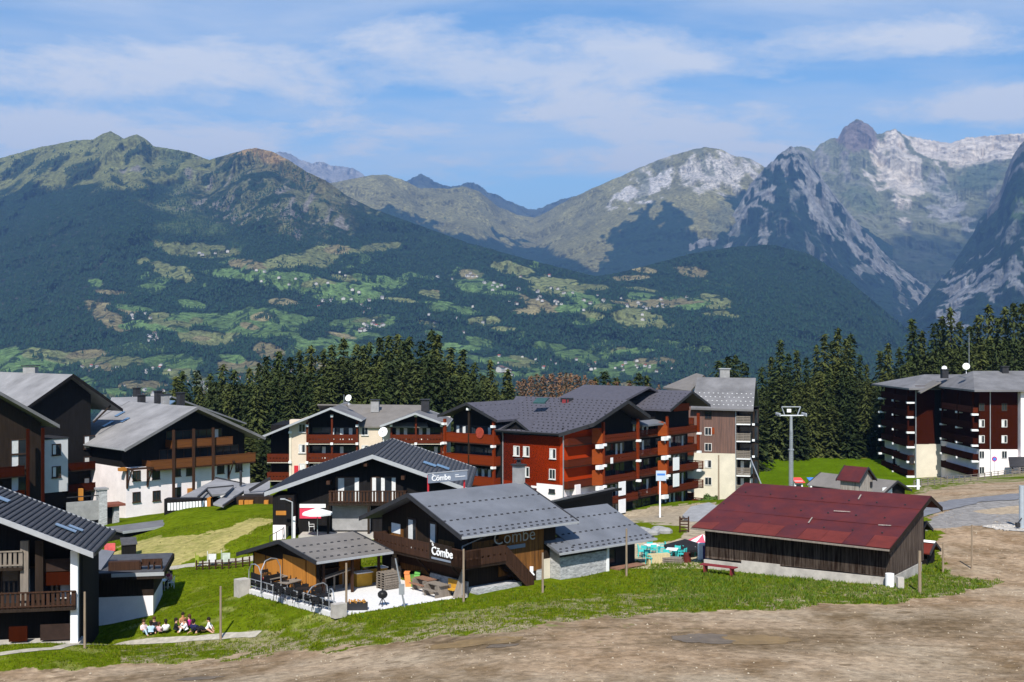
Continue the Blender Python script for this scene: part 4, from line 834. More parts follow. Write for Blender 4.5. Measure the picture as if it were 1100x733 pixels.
fbox(f1, 'roller_shutter', m_maroon, R, a0, a1, -.75, -.65, z1, z1+.75); fbox(f1, 'roller_shutter', mat('dim_brown', (.03, .018, .014)), R, a0, a1, -.75, -.65, z1+.8, z0)
glass_door(R, f1, a0-2.2, a0-.3, -15.2, -13.2, -1.48, m_frame, .6); glass_door(R, f1, a0, a1, -15.1, -13.9, -1.48, m_frame, .5)
a0, _ = f1.at(9, 680, -.3); a1, _ = f1.at(79, 680, -.3)
fbox(f1, 'ground_panel', m_maroon, R, a0, a0+1.0, -.5, -.4, -17.2, -16.35); fbox(f1, 'ground_panel', mat('dim_brown', (.03, .018, .014)), R, a0+1.7, a1, -.5, -.4, -17.2, -16.3)
mb = MB(); f1.box(mb, -12, .1, -1.5, .7, -18.6, -17.3); mb.obj('plinth', m_concrete, R)
FOOT.append([tuple(f1.P(a, b, 0))[:2] for a, b in ((-14, 1), (.2, 1), (.2, -8), (-14, -8))])
# flat-roofed annex
c = at(165, 655, 79.6); f2 = Face((c.x, c.y), u1, -d1)
R = thing('flat_roofed_annex', 'dark flat-roofed annex with white base and roof deck beside the lower-left chalet', 'annex', tuple(c))
fbox(f2, 'wall', m_darkwood, R, -6.6, 0, -6, 0, c.z+.95, c.z+2.5); fbox(f2, 'base_wall', m_white, R, -6.55, -.03, -5.9, .03, c.z-1.2, c.z+.95)
fbox(f2, 'roof', m_darkwood, R, -6.7, .75, -6.4, .75, c.z+2.2, c.z+2.62); fbox(f2, 'roof_deck', m_tile, R, -6.6, .65, -6.3, .65, c.z+2.623, c.z+2.68); fbox(f2, 'fascia', m_lightmetal, R, -2.6, .76, .752, .80, c.z+2.40, c.z+2.64)
mb = MB(); mb.prism([f2.P(-6.4, -.2, c.z+2.75), f2.P(-3.4, -.2, c.z+2.75), f2.P(-3.0, -3.5, c.z+3.4), f2.P(-6.4, -3.5, c.z+4.0)], (0, 0, -.1)); mb.obj('sloping_roof', m_metalroof, R)
mb = MB(); f2.box(mb, -2.9, -.9, -.6, 0, c.z+2.7, c.z+3.25); mb.obj('planter_box', m_brownwood, label='brown wooden planter box with white marks on the annex roof deck', cat='planter', origin=f2.P(-1.9, -.3, c.z+2.7))
mb = MB()
for x0 in (-.6, .25):
    f2.box(mb, x0-.28, x0+.28, -.55, 0, c.z+2.95, c.z+3.0); f2.box(mb, x0-.28, x0-.22, -.55, 0, c.z+2.68, c.z+3.15); f2.box(mb, x0+.22, x0+.28, -.55, 0, c.z+2.68, c.z+3.15)
f2.box(mb, -.85, .5, -.62, -.56, c.z+2.9, c.z+3.3); mb.obj('deck_bench', m_brownwood, origin=f2.P(0, -.3, c.z+2.7), label='small brown wooden bench on the edge of the annex roof deck', cat='bench')
FOOT.append([tuple(f2.P(a, b, 0))[:2] for a, b in ((-7, .05), (.1, .05), (.1, -6), (-7, -6))])
# dark garage roofs behind it
c = at(134, 571, 112); g1 = Face((c.x, c.y), (.66, .75), (.75, -.66))
R = thing('garage_block', 'low black garage with flat grey roof and pale edge in front of the white chalet', 'garage', tuple(c))
zg = c.z; fbox(g1, 'wall', m_blackwood, R, 0, 6.8, -3.2, 0, zg-2.4, zg-.1); fbox(g1, 'roof', m_greyroof, R, -.3, 7, -3.4, .25, zg-.1, zg+.05); fbox(g1, 'fascia', m_lightmetal, R, -.35, 7.05, .25, .31, zg-.16, zg+.07)
c = at(139, 597, 100); g1 = Face((c.x, c.y), (.9, .43), (.43, -.9))
R = thing('bin_shelter', 'small black bin shelter with pitched lid below the garages', 'shelter', tuple(c)); fbox(g1, 'wall', m_blackwood, R, -.55, .55, -.8, 0, c.z-.6, c.z+.9)
mb = MB(); mb.prism([g1.P(-.65, .1, c.z+.9), g1.P(.65, .1, c.z+.9), g1.P(.65, -.9, c.z+1.35), g1.P(-.65, -.9, c.z+1.35)], (0, 0, .07)); mb.obj('lid', m_tile, R)
# ------------------------------------------------------------------ chalet with the long tiled roof (behind the kiosk)
O7 = Vector((-11.5, 98.0)); f7 = Face(O7+Vector((0, 1.5)), (1, 0), (0, -1))
R = thing('black_chalet', 'wide black chalet with ribbed dark tile roof and white curtains behind the terrace bar', 'chalet', (O7.x, O7.y, -16))
wall_prism(f7, -7.3, 7.3, 0, -15.5, -17, [(7.3, -12.3), (0, -9.65), (-7.3, -12.2)], m_blackwood, R)
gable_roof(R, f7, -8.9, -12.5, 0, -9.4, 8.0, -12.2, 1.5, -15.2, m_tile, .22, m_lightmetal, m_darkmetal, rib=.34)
mb = MB(); r2 = MB(); g_ = MB()
A_, B_, C_, D_ = f7.P(2.6, 1.5, -10.42), f7.P(2.6, 1.5+.001, -10.42), f7.P(8.2, 1.5, -12.3), f7.P(8.2, 1.5, -12.3)
for (a, o_) in ((4.3, -4.2), (5.4, -5.4), (6.8, -4.6)):
    zz = -9.4-a*.35+.1; mb = MB(); mb.prism([f7.P(a-.55, o_, zz+.19), f7.P(a+.55, o_, zz-.19), f7.P(a+.55, o_-1.3, zz-.19), f7.P(a-.55, o_-1.3, zz+.19)], (0, 0, .06)); mb.obj('skylight', m_skyglass, R)
bz7 = at(400, 541, 98.3).z; b = balcony(R, f7, f7.s(353, 1.2), f7.s(436, 1.2), bz7, 0, 1.2, 1.05, m_brownwood, 'slats', m_darkwood)
for px, w in ((383.5, .35), (402, .32), (411.5, .3), (423, .32)): a, z = f7.at(px, 520); fbox(f7, 'curtain', m_curtain, R, a-w/2, a+w/2, .05, .12, bz7, bz7+2.0)
glass_door(R, f7, f7.s(361), f7.s(384), bz7, bz7+2.0, .01, m_frame, .3); glass_door(R, f7, f7.s(399), f7.s(425), bz7, bz7+2.0, .01, m_frame, 0)
fbox(f7, 'opening_wall', m_greyconc, R, f7.s(357), f7.s(398), .005, .04, bz7-2.4, bz7-.2)
fbox(f7, 'red_banner', m_redcloth, R, f7.s(322), f7.s(345), .01, .08, at(0, 557, 99.5).z, at(0, 546, 99.5).z); fbox(f7, 'white_beam', m_whitep, R, f7.s(322), f7.s(350), .01, .1, at(0, 545.5, 99.5).z, at(0, 541.5, 99.5).z)
for px in (352.5, 396): post(R, f7, f7.s(px, 1.1), -16, bz7-.2, 1.1, .09, m_darkwood)
for px, zt_ in ((312, -12.9), (353, -11.5), (393, -10.0), (433, -11.1)): fbox(f7, 'rafter_beam', m_brownwood, R, f7.s(px, 1)-.14, f7.s(px, 1)+.14, 0, 1.35, zt_-.35, zt_-.05)
# projecting left wing with white base and little orange sign
fw = Face(f7.P(0, 1.2, 0).xy, (1, 0), (0, -1)); a0, a1 = fw.s(293), fw.s(316)
fbox(fw, 'side_wing', m_blackwood, R, a0, a1, -3, 0, -15.3, -12.75); fbox(fw, 'wing_base', m_white, R, a0+.02, a1-.7, -3, .03, -17, -15.2); fbox(fw, 'wing_post', m_whitep, R, a1-.15, a1+.1, -.2, .05, -16.3, -14.5)
a, z = fw.at(302, 551.5); fbox(fw, 'orange_sign', m_orangewood, R, a-.42, a+.42, 0, .05, z-.15, z+.2)
FOOT.append([(-21, 96.5), (-3, 96.5), (-3, 115), (-21, 115)])
# ------------------------------------------------------------------ beige chalet block
f6 = Face((0, 172), (1, 0), (0, -1))
R = thing('beige_apartment_chalet', 'beige apartment chalet with two grey gables and red carved balconies in front of the spruces', 'chalet', (-22, 172, -21))
X = lambda px: f6.s(px)
zf = [-22.6, -20.0, -17.45, -14.75]
fbox(f6, 'wall', m_beige, R, X(311), X(478), -16, -1.6, -24, -11.9)
fbox(f6, 'wall_bay', m_beige, R, X(311), X(329), -1.6, 0, -24, -11.4); fbox(f6, 'wall_bay', m_beige, R, X(385), X(419), -1.6, -.4, -24, -12.3); fbox(f6, 'wall_bay', m_beige, R, X(475), X(480), -1.6, 0, -24, -12.2)
fbox(f6, 'side_wing', m_blackwood, R, X(287), X(311), -12, -2.6, -24, -12.3)
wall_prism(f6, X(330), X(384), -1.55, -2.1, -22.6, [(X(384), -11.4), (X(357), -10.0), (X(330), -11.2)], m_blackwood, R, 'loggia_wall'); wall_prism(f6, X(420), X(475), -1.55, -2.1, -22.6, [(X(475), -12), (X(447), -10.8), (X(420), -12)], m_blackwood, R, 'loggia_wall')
k1 = .405
gable_roof(R, f6, X(280.5), -13.8, X(356.8), -9.56, X(390), -11.3, 1.6, -14, m_greyroof, .2, m_lightmetal, m_lightmetal)
gable_roof(R, f6, X(410), -12.1, X(447), -10.3, X(481.5), -12.0, 1.6, -12, m_greyroof, .2, m_lightmetal, m_lightmetal)
mb = MB(); mb.plate(f6.P(X(363), -9, -9.6), f6.P(X(452), -9, -9.75), f6.P(X(452)+1, 0, -12.35), f6.P(X(387), 0, -12.35), .2); mb.plate(f6.P(X(330), -9.01, -9.6), f6.P(X(455), -9.01, -9.75), f6.P(X(455), -18, -13), f6.P(X(330), -18, -13), .2); mb.obj('main_roof', m_brownroof, R)
for z in zf:
    for a, b_ in ((330, 385), (420, 476)): 
        if z > -20.5: balcony(R, f6, X(a), X(b_), z, -1.55, .3, 1.25, m_redboard2, 'cut', m_cream); glass_door(R, f6, X(a)+.5, X(b_)-.4, z, z+2.1, -1.5, m_darkmetal, .55)
for z in (-17.45, -20.1): balcony(R, f6, X(287), X(311.5), z, -2.5, .1, 1.15, m_redboard2, 'cut', m_cream)
for px in (330.5, 357, 384, 420.5, 447, 474.5): post(R, f6, X(px), -22.6, -11.6 if px not in (357, 447) else -10.5, .3, .13, m_redboard2, (-17.5, -14.8, -12.2 if px not in (357, 447) else -10.8))
for px in (312,): post(R, f6, X(px), -22.6, -12.6, .0, .16, m_cream, (-20.1, -17.5, -13.2))
for px, py, c in ((324.5, 482, 1), (324.5, 460, 0), (324.5, 502.5, 2), (392, 463, 0), (392, 483, 1)): window(R, f6, px, py, 1.0, 1.25, .02 if px < 350 else -.38, m_wframe, c)
fbox(f6, 'red_shutter', m_redp, R, X(316), X(322), .02, .07, -19.2, -18.0)
for px, py, Zc in ((403, 437, 178), (457, 436.5, 178)):
    c = at(px, py, Zc); mb = MB(); mb.box(c, (1.2, 1.2, 1.6)); ch = mb.obj('chimney', m_greyconc if px < 420 else m_darkmetal, R); mb = MB(); mb.box(c+Vector((0, 0, 1.0)), (1.5, 1.5, .12)); mb.obj('chimney_cap', m_darkmetal, ch)
def dish(px, py, Z, r, lab=None, m=m_whitep, par=None, lean=(-.35, -.9)):
    c = at(px, py, Z); d = Vector((lean[0], lean[1], .35)).normalized(); mb = MB(); mb.tube(c, c+d*.18, r*.75, r, 18); mb.tube(c-Vector((0, 0, r*2.0)), c, .05); o = mb.obj('satellite_dish', m, par)
    mb = MB(); mb.tube(c+d*.05, c+d*(r*1.1), .04); mb.obj('receiver_arm', m_darkmetal, o); return o
dish(374.8, 428, 176, .5, par=R); dish(412, 464.5, 168, .7, par=R)
mb = MB(); mb.tube(at(369.5, 420, 184)-Vector((0, 0, 3)), at(369.5, 424, 184), .04); mb.obj('antenna', m_galv, R)
# ------------------------------------------------------------------ white chalet with brown balconies
e1, e2 = Vector((.71, .704)), Vector((-.704, .71)); PK = Vector((-40.1, 152)); f4 = Face(PK+e2*1.5, e1, -e2)
R = thing('white_base_chalet', 'big chalet with white lower walls, brown double balcony and pale grey gable roof at left', 'chalet', (PK.x, PK.y, -22))
wall_prism(f4, -9.0, 8.5, -1.2, -16, -16, [(8.5, -12.4), (0, -8.6), (-9, -12.9)], m_blackwood, R)
fbox(f4, 'base_wall', m_white, R, -9.05, 8.6, -16, 0, -24, -15.7)
gable_roof(R, f4, -10, -13.2, 0, -8.4, 10, -12.9, 1.5, -17, m_paleroof, .25, m_greyroof, m_lightmetal)
X = lambda px, o=0: f4.s(px, o)
balcony(R, f4, X(162.5, 1.2), 8.7, -16.0, -1.2, 1.2, 1.15, m_brownbal if 'm_brownbal' in globals() else mat('chestnut_board', (.12, .045, .014), .7, .2, 1.5, (.4, .4, 7)), 'solid', m_brownwood)
balcony(R, f4, X(187, 1.0), X(250, 1.0), -13.5, -1.2, 1.0, 1.0, mat('chestnut_board', (.12, .045, .014)), 'solid', m_brownwood)
glass_door(R, f4, -4, 7.5, -16, -13.9, -1.15, m_frame, .2); glass_door(R, f4, -3, 5, -13.5, -11.6, -1.15, m_frame, .1)
for px in (186.5, 208, 229): post(R, f4, X(px, 1.3), -21.9 if px < 200 else -19, -11.2, 1.3, .14, m_brownwood)
for px, py in ((146.5, 511), (167.5, 509.5), (190, 506.5), (204, 505.5), (237, 503.5), (256.5, 501.5), (146.5, 534), (168, 532.5), (190, 529)): window(R, f4, px, py, 1.05, 1.25, .01, m_frame)
for px in (137.5, 159.5, 246.5):
    a = X(px, .3); mb = MB(); f4.box(mb, a-.12, a+.12, .0, 1.5, -15.9, -15.65); mb.tube(f4.P(a, .06, -18.0), f4.P(a, 1.35, -15.8), .1, n=4); f4.box(mb, a-.1, a+.1, .0, .2, -18.2, -15.7); mb.obj('bracket', m_brownwood, R)
fbox(f4, 'pergola_beam', m_brownwood, R, X(137, 1.2), X(163, 1.2), 1.15, 1.35, -15.85, -15.6)
balcony(R, f4, X(183, 1.2), X(209, 1.2), -21.0, 0, 1.6, 1.0, mat('chestnut_board', (.12, .045, .014)), 'bars', m_brownwood)
fbox(f4, 'shutter', m_orangewood, R, X(201), X(207), .02, .08, -20.8, -18.9)
lf = Face(f4.P(-9.05, 0, 0).xy, e2, -e1); fbox(f4, 'corner_cap', m_orangewood, R, -9.9, -9.06, -.5, .2, -16.0, -15.6)
# roof furniture: dormers, skylights, chimneys on the left slope; rear wing
rz4 = lambda a: -8.4+(.48*a if a < 0 else -.45*a)
for a, o_, w, l in ((-5.6, -11.5, 1.4, 2.0), (-4.4, -9.2, 1.1, 1.5), (-3.2, -13, 1.2, 1.2)):
    mb = MB(); mb.prism([f4.P(a-w/2, o_, rz4(a-w/2)+.1), f4.P(a+w/2, o_, rz4(a+w/2)+.1), f4.P(a+w/2, o_-.8, rz4(a+w/2)+.1), f4.P(a-w/2, o_-.8, rz4(a-w/2)+.1)], (0, 0, .06)); mb.obj('skylight', m_skyglass, R)
for px, py, Zc, h in ((177.5, 435, 165, 1.5), (194, 431, 168, 1.0), (170, 429, 172, 1.0), (152, 434, 172, 1.2), (147, 424.5, 180, .8)):
    c = at(px, py, Zc); mb = MB(); mb.box(c, (.85, .85, h+1.2), .8); ch = mb.obj('chimney', m_darkmetal if px != 177.5 else m_greyconc, R); mb = MB(); mb.box(c+Vector((0, 0, h/2+.68)), (1.15, 1.05, .12), .8); mb.obj('chimney_cap', m_darkmetal, ch)
c0 = at(142, 462, 157); fr4 = Face((c0.x, c0.y), -e1, -e2)
mb = MB(); f4w = Face(f4.P(-6.2, -9, 0).xy, e1, -e2); z0 = at(142, 462, 157).z
A_, B_ = at(121, 427, 178), at(185, 425.5, 178); C_, D_ = at(146, 461.5, 157), at(88, 466, 157)
mb.plate(A_, B_, C_, D_, .25); mb.plate(A_, B_, B_+Vector((8, 14, -5)), A_+Vector((8, 14, -5)), .25); wr = mb.obj('wing_roof', m_paleroof, R)
mb = MB(); n_ = Vector((0, 1.5, 0)); mb.prism([C_+n_+Vector((0, 0, -.3)), D_+n_+Vector((0, 0, -.3)), D_+n_+Vector((0, 0, -11)), C_+n_+Vector((0, 0, -11))], (3, 12, 0)); mb.obj('wing_wall', m_blackwood, R)
for px, py, Zc, w in ((153, 447, 166, 2.6), (158, 438.5, 172, 3.4)):
    c = at(px, py, Zc); fd = Face((c.x, c.y), e1, -e2); mb = MB(); fd.box(mb, -w/2, w/2, -3, 0, c.z-1.5, c.z); d_ = mb.obj('dormer', m_blackwood, R); gable_roof(d_, fd, -w/2-.4, c.z-.2, 0, c.z+.7, w/2+.4, c.z-.2, .4, -3.5, m_paleroof, .12)
for px, py in ((125, 451), (133, 452.5), (169, 437)):
    c = at(px, py, 163 if px < 150 else 168); mb = MB(); dx = Vector((1.3, .2, -.1)); dy = Vector((.9, 1.0, .75)); mb.prism([c, c+dx, c+dx+dy, c+dy], (0, 0, .15)); mb.obj('skylight', m_skyglass, R)
# ------------------------------------------------------------------ big dark building at far left (two gables)
e1, e2 = Vector((.638, .770)), Vector((-.77, .638)); PK = Vector((-55.3, 150)); f3 = Face(PK+e2*1.5, e1, -e2); X = lambda px, o=0: f3.s(px, o)
R = thing('dark_gabled_residence', 'tall dark residence at the left edge with pale grey roofs and white stair tower', 'apartment building', (PK.x, PK.y, -22))
wall_prism(f3, -5.2, 3.3, 0, -16, -26, [(3.3, -6.9), (0, -4.4), (-5.2, -7.6)], m_blackwood, R)
gable_roof(R, f3, -6.2, -8.1, 0, -4.2, 7.0, -8.9, 1.5, -18, m_paleroof, .28, m_blackwood)
mb = MB(); mb.tube(f3.P(3.3, .6, -10.5), f3.P(5.6, .9, -8.4), .12, n=4); mb.obj('roof_strut', m_darkwood, R)
c = at(33, 398, 158); mb = MB(); mb.box(c, (1.6, 1.2, .9)); ch = mb.obj('chimney', m_greyconc, R); mb = MB(); mb.box(c+Vector((0, 0, .6)), (2.0, 1.5, .12)); mb.obj('chimney_cap', m_darkmetal, ch)
f3b = Face(at(64, 457, 138).xy+e2*1.6, e1, -e2)
wall_prism(f3b, -14, -1.4, 0, -12, -26, [(-1.4, -9.5), (-9, -4.8), (-14, -8)], m_darkwood, R, 'wing_wall')
zt_ = at(64, 457, 138).z; gable_roof(R, f3b, -18, zt_, -9.2, zt_+5.3, 0, zt_, 1.6, -14, m_paleroof, .28, m_greyroof, name='wing_roof')
T = Face(at(47, 500, 141).xy, (.66, .75), (.75, -.66)); zt1, zb1 = at(60, 472, 142).z, at(60, 529, 142).z; wT = T.s(73)
fbox(T, 'stair_tower', mat('dull_white_render', (.50, .50, .50), .85, .06, .8), R, 0, wT, -5, 0, zb1, zt1); fbox(T, 'tower_cap', m_darkmetal, R, -.1, wT+.1, -5, .08, zt1, zt1+.15)
for py in (483, 507): window(R, T, 60.5, py, 1.1, 1.35, .01, m_frame, 1)
for py in (475, 497.5, 520):
    for px in (96,): window(R, f3, px, py, 1.6, 1.7, .01, m_frame, 1)
for py in (480, 496, 520): 
    window(R, f3b, 20, py+0, 1.9, 1.7, .01, m_frame, 1)
for z_, a, b_ in ((-15.2, -12, -4.2), (-18.0, -12, -4.2), (-20.6, -12, -4.2)): balcony(R, f3b, a, b_, z_, 0, 1.5, 1.1, m_maroon, 'solid', m_darkwood)
for px in (30, 46): post(R, f3b, f3b.s(px, 1.4), -24, -10, 1.4, .14, m_maroon)
for z_ in (-16.3, -19.0, -21.8): balcony(R, f3, -.6, 3.2, z_, 0, 1.3, .9, m_maroon, 'solid', m_darkwood)
c = at(104.5, 560, 132); fp = Face(at(72, 560, 128).xy, (.80, .60), (.6, -.8)); a1 = fp.s(106)
ztt, zbb = at(90, 539, 129).z, at(90, 556, 129).z
fbox(fp, 'terrace_parapet', m_greyconc, R, 0, a1, -.3, 0, zbb-.4, ztt); fbox(fp, 'terrace_rail', m_darkmetal, R, 0, a1, -.1, 0, ztt+.5, ztt+.6); fbox(fp, 'stone_pillar', m_stone, R, a1, a1+.9, -1, .1, zbb-4, ztt+1.1); fbox(fp, 'pillar_cap', m_greyconc, R, a1-.15, a1+1.05, -1.1, .2, ztt+1.1, ztt+1.3)
fbox(fp, 'orange_cabinet', m_orangewood, R, fp.s(88), fp.s(92), -1.3, -.8, ztt, ztt+1.3); fbox(fp, 'basement_wall', m_blackwood, R, -2, a1, -3, -.2, zbb-6, zbb-.4)
# little porch with terracotta roof by the white chalet
c = at(113, 548, 135); fq = Face((c.x, c.y), (.8, .6), (.6, -.8)); R = thing('porch', 'small porch with flat terracotta roof on a stone pillar beside the white chalet', 'porch', tuple(c))
fbox(fq, 'roof', mat('terracotta_sheet', (.20, .07, .045)), R, -1.2, 2.2, -2, .4, c.z+.35, c.z+.6); fbox(fq, 'pillar', m_stone, R, 1.0, 1.6, -.7, 0, c.z-4, c.z+.35); fbox(fq, 'side_wall', m_blackwood, R, -1.2, 1.0, -1.9, -.6, c.z-4, c.z+.35)
# ------------------------------------------------------------------ low grey-roofed pavilion in the middle distance left
R = thing('low_pavilion', 'sprawling low pavilion with faceted pale grey roofs and a row of white panels', 'pavilion', tuple(at(250, 545, 125)))
mb = MB(); ZZ_ = 126
def q4(*p): return [at(*a) for a in p]
a4 = q4((249, 514.5, 134), (259, 521.5, 127), (208, 534, 122), (196, 534.5, 124)); 
mb.prism(q4((233, 514, 138), (262, 520, 134), (228, 534, 123), (193, 534.5, 124)), (0, 0, -.25)); mb.prism(q4((233, 514, 138), (262, 520, 134), (273, 521, 150), (246, 516, 150)), (0, 0, -.25))
mb.prism(q4((260, 519.5, 132), (273, 521, 133), (240, 543, 117), (229, 540.5, 117)), (0, 0, -.22)); mb.prism(q4((222.5, 525, 126), (251, 522.5, 127), (242, 530, 121), (228, 531.5, 120)), (0, 0, -.2))
mb.prism(q4((222.5, 525, 126), (251, 522.5, 127), (240, 526, 131), (218, 529, 131)), (0, 0, -.2)); mb.prism(q4((262, 520, 133), (290, 517, 133), (290, 530, 124), (262, 531, 124)), (0, 0, -.2))
ro = mb.obj('roof', m_paleroof, R)
for p_, q_, r_ in (((232, 513.5, 138), (262, 520, 134.3), .16), ((222.5, 524.6, 126), (251, 522, 127), .12), ((222.5, 525.5, 126), (213, 534, 120), .14), ((273, 521, 133), (240, 543.5, 117), .14), ((268, 527, 125), (290, 514, 125), .22), ((262, 531.5, 124), (289, 531, 124), .12)):
    mb = MB(); mb.tube(at(*p_), at(*q_), r_, n=4); mb.obj('ridge_trim', m_darkmetal, ro)
fz = Face(at(180, 545, 122).xy, (1, .0), (0, -1)); X = lambda px: fz.s(px); zt_, zb_ = at(0, 537, 122).z, at(0, 545.5, 122).z
fbox(fz, 'wall', m_blackwood, R, X(176), X(235), -1.5, -.1, zb_-1.5, zt_+.05)
for k in range(13): px = 180+k*3.35; fbox(fz, 'white_panel', m_whitep, R, X(px), X(px+2.5), -.1, 0, zb_-.3+.012*k, zt_-.35+.02*k)
fbox(fz, 'orange_post', m_orangewood, R, X(223), X(227), -.8, .3, zb_-1, zt_+.2); fbox(fz, 'wall', m_darkwood, R, X(240), X(292), -2, -.6, zb_-1.6, zt_+.2)
for px in (256, 262, 266.5, 283): fbox(fz, 'orange_post', m_orangewood, R, X(px), X(px)+.45, -.6, -.2, zb_-1, zt_-.1)
fbox(fz, 'chimney', m_darkmetal, R, X(239), X(241), -8, -7.6, zt_+.5, zt_+2.1)
# ------------------------------------------------------------------ red apartment chalet in the centre
e1, e2 = Vector((.624, .782)), Vector((-.782, .624)); K = Vector((7.5, 155)); fR, fL = corner_faces(K, e1, e2)
R = thing('red_apartment_chalet', 'large orange-red apartment chalet with dark slate roofs and stacked balconies', 'apartment building', (K.x, K.y, -24.5))
FL = [-24.9, -22.1, -19.25, -16.45, -13.65]
# main body, recessed 1.6 m behind the balcony line on the right side
mb = MB()
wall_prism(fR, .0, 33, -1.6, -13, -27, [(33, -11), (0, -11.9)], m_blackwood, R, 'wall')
fbox(fL, 'red_wall', m_redwall, R, -11.2, -.9, -9, 0, -18.9, -11.9); fbox(fL, 'red_wall', m_redwall, R, -11.2, -5.4, -9, .0, -21.5, -18.9)
fbox(fL, 'white_wall', m_white, R, -5.4, -.9, -9, .001, -26, -18.9); fbox(fL, 'white_wall', m_white, R, -11.25, -5.4, -9, .002, -26, -21.5)
for k in range(4): fbox(fL, 'pale_board', m_white, R, -6.3-.2*(k % 2), -5.4, .002, .05, -19.6-.6*k, -19.3-.6*k)
fbox(fL, 'corner_panel', m_white, R, -.9, 0, -2.5, -1.4, -26, -18.9)
for px, py in ((555, 484.5), (565.5, 485), (594, 487.5), (555, 505.5), (565.5, 507), (593.5, 509.5)): window(R, fL, px, py, 1.05, 1.35, .01, m_wframe, 1 if px != 593.5 else 0)
window(R, fL, 555.5, 463.5, .8, .8, .35, m_darkmetal); window(R, fL, 593, 527.5, 1.0, .5, .01, m_darkmetal)
for px in (540.5, 605.5): a = fL.s(px); fbox(fL, 'downpipe', m_galv, R, a-.06, a+.06, .01, .12, -22, -12)
fbox(fL, 'shade_band', m_blackwood, R, -11.2, -.9, 0, .04, -12.6, -11.95)
# main roof: ridge runs left-away (parallel to fL) 11.5 m behind the front
RW, RZ = 11.5, -8.1
mb, g, r = MB(), MB(), MB()
def PR(w, a, z): q = K+e1*w+e2*a; return Vector((q.x, q.y, z))
A_, B_, C_, D_ = PR(RW, 21, RZ), PR(RW, -1.6, RZ), PR(-1.1, -1.6, -12.05), PR(-1.1, 11.8, -12.0)
mb.prism([PR(RW, 18, RZ), PR(RW, -1.6, RZ), PR(3.2, -1.6, -10.8), PR(-1.1, .9, -12.05), PR(-1.1, 11.8, -12.05)], (0, 0, -.28))
slope_extras(r, mb, PR(RW, 16, RZ), B_, PR(2, -1.6, -11.1), PR(2, 12.3, -11.1), None, [.06+.1*k for k in range(10)], gstep=.8, gw=.24, gh=.09)
slope_extras(r, mb, PR(2, 12, -11.1), PR(2, -.5, -11.1), PR(-1.1, .9, -12.05), PR(-1.1, 11.8, -12.05), None, [.2, .55, .9], gstep=.8, gw=.24, gh=.09)
mb.prism([PR(RW, 18, RZ), PR(RW, -1.6, RZ), PR(17.2, -1.6, -10.5), PR(24, 10, -13.0), PR(24, 18, -13.0)], (0, 0, -.28))
ro = mb.obj('roof', [m_redtile, m_darkmetal], R)
e = MB()
for p, q in ((PR(RW, -1.62, RZ+.04), PR(3.2, -1.62, -10.76)), (PR(3.2, -1.62, -10.76), PR(-1.1, .88, -12.0)), (PR(RW, -1.62, RZ+.04), PR(17.2, -1.62, -10.46))):
    n = Vector((e2.x, e2.y, 0))*.08; dz = Vector((0, 0, -.5)); e = MB(); e.hexa([p, q, q+dz, p+dz, p+n, q+n, q+n+dz, p+n+dz]); e.obj('verge_board', m_darkmetal, ro)
e = MB(); e.tube(PR(-1.2, 11.8, -12.1), PR(-1.2, .9, -12.1), .1, n=6); e.obj('gutter', m_darkmetal, ro)
wall_prism(fR, 2.5, 17, -1.4, -3, -14, [(17, -10.9), (11.5, -8.5), (2.5, -11.6)], m_blackwood, R, 'gable_wall')
# little dormer gable on the front slope
fd = Face(fL.P(0, .5, 0).xy, fL.u, fL.n); a = fL.s(557.5); gable_roof(R, fd, a-2.3, -11.9, a+.1, -10.55, a+2.5, -12.0, .3, -5, m_redtile, .2, name='dormer_roof'); wall_prism(fd, a-1.7, a+1.8, 0, -3, -12.6, [(a+1.8, -11.9), (a+.1, -10.8), (a-1.7, -11.8)], m_blackwood, R, 'dormer_wall')
# second ridge block and gable 2
gR = Face(fR.O, fR.u, fR.n)
gable_roof(R, gR, 22.6, -9.9, 28.9, -7.4, 34.3, -9.7, 1.6, -16, m_redtile, .28, m_darkmetal, guards=[.15+.16*k for k in range(6)], gstep=.8, gw=.24)
wall_prism(fR, 23.3, 33, -1.4, -3, -14, [(33, -9.6), (28.9, -7.9), (23.3, -10.0)], m_blackwood, R, 'gable_wall')
mb = MB(); mb.plate(fR.P(16.5, -11, -9.2), fR.P(23.5, -11, -9.2), fR.P(23.5, .4, -11.9), fR.P(17, .4, -11.9), .25); mb.obj('link_roof', m_metalroof, R)
mb = MB(); mb.plate(PR(26, 16, -6.8), PR(26, 4, -6.8), PR(19, 4, -8.6), PR(19, 16, -8.6), .3); mb.plate(PR(26.05, 16, -6.8), PR(26.05, 4, -6.8), PR(33, 4, -8.9), PR(33, 16, -8.9), .3); mb.obj('rear_roof', m_redtile, R)
fbox(Face((K+e1*19.5).xy, -e2, -e1), 'rear_wall', m_blackwood, R, -15.5, -5, -9, 0, -14, -8.8)
for px, py, Zc in ((609, 431, 168), (684, 419.5, 184)):
    c = at(px, py, Zc); mb = MB(); mb.box(c+Vector((0, 0, -.2)), (1.3, 1.3, 1.3), .7); d_ = mb.obj('roof_turret', m_darkmetal, R); mb = MB(); mb.box(c+Vector((-.25, -.7, -.1)), (.9, .12, .7), -.3); mb.obj('red_vent', m_redroofp if False else m_benchred, d_)
c = at(577, 429, 166); mb = MB(); mb.prism([c, c+Vector((1.6, -.6, 0)), c+Vector((1.0, -1.8, -.55)), c+Vector((-.6, -1.2, -.55))], (0, 0, .2)); mb.obj('skylight', mat('green_glass', (.03, .07, .07), .1), R)
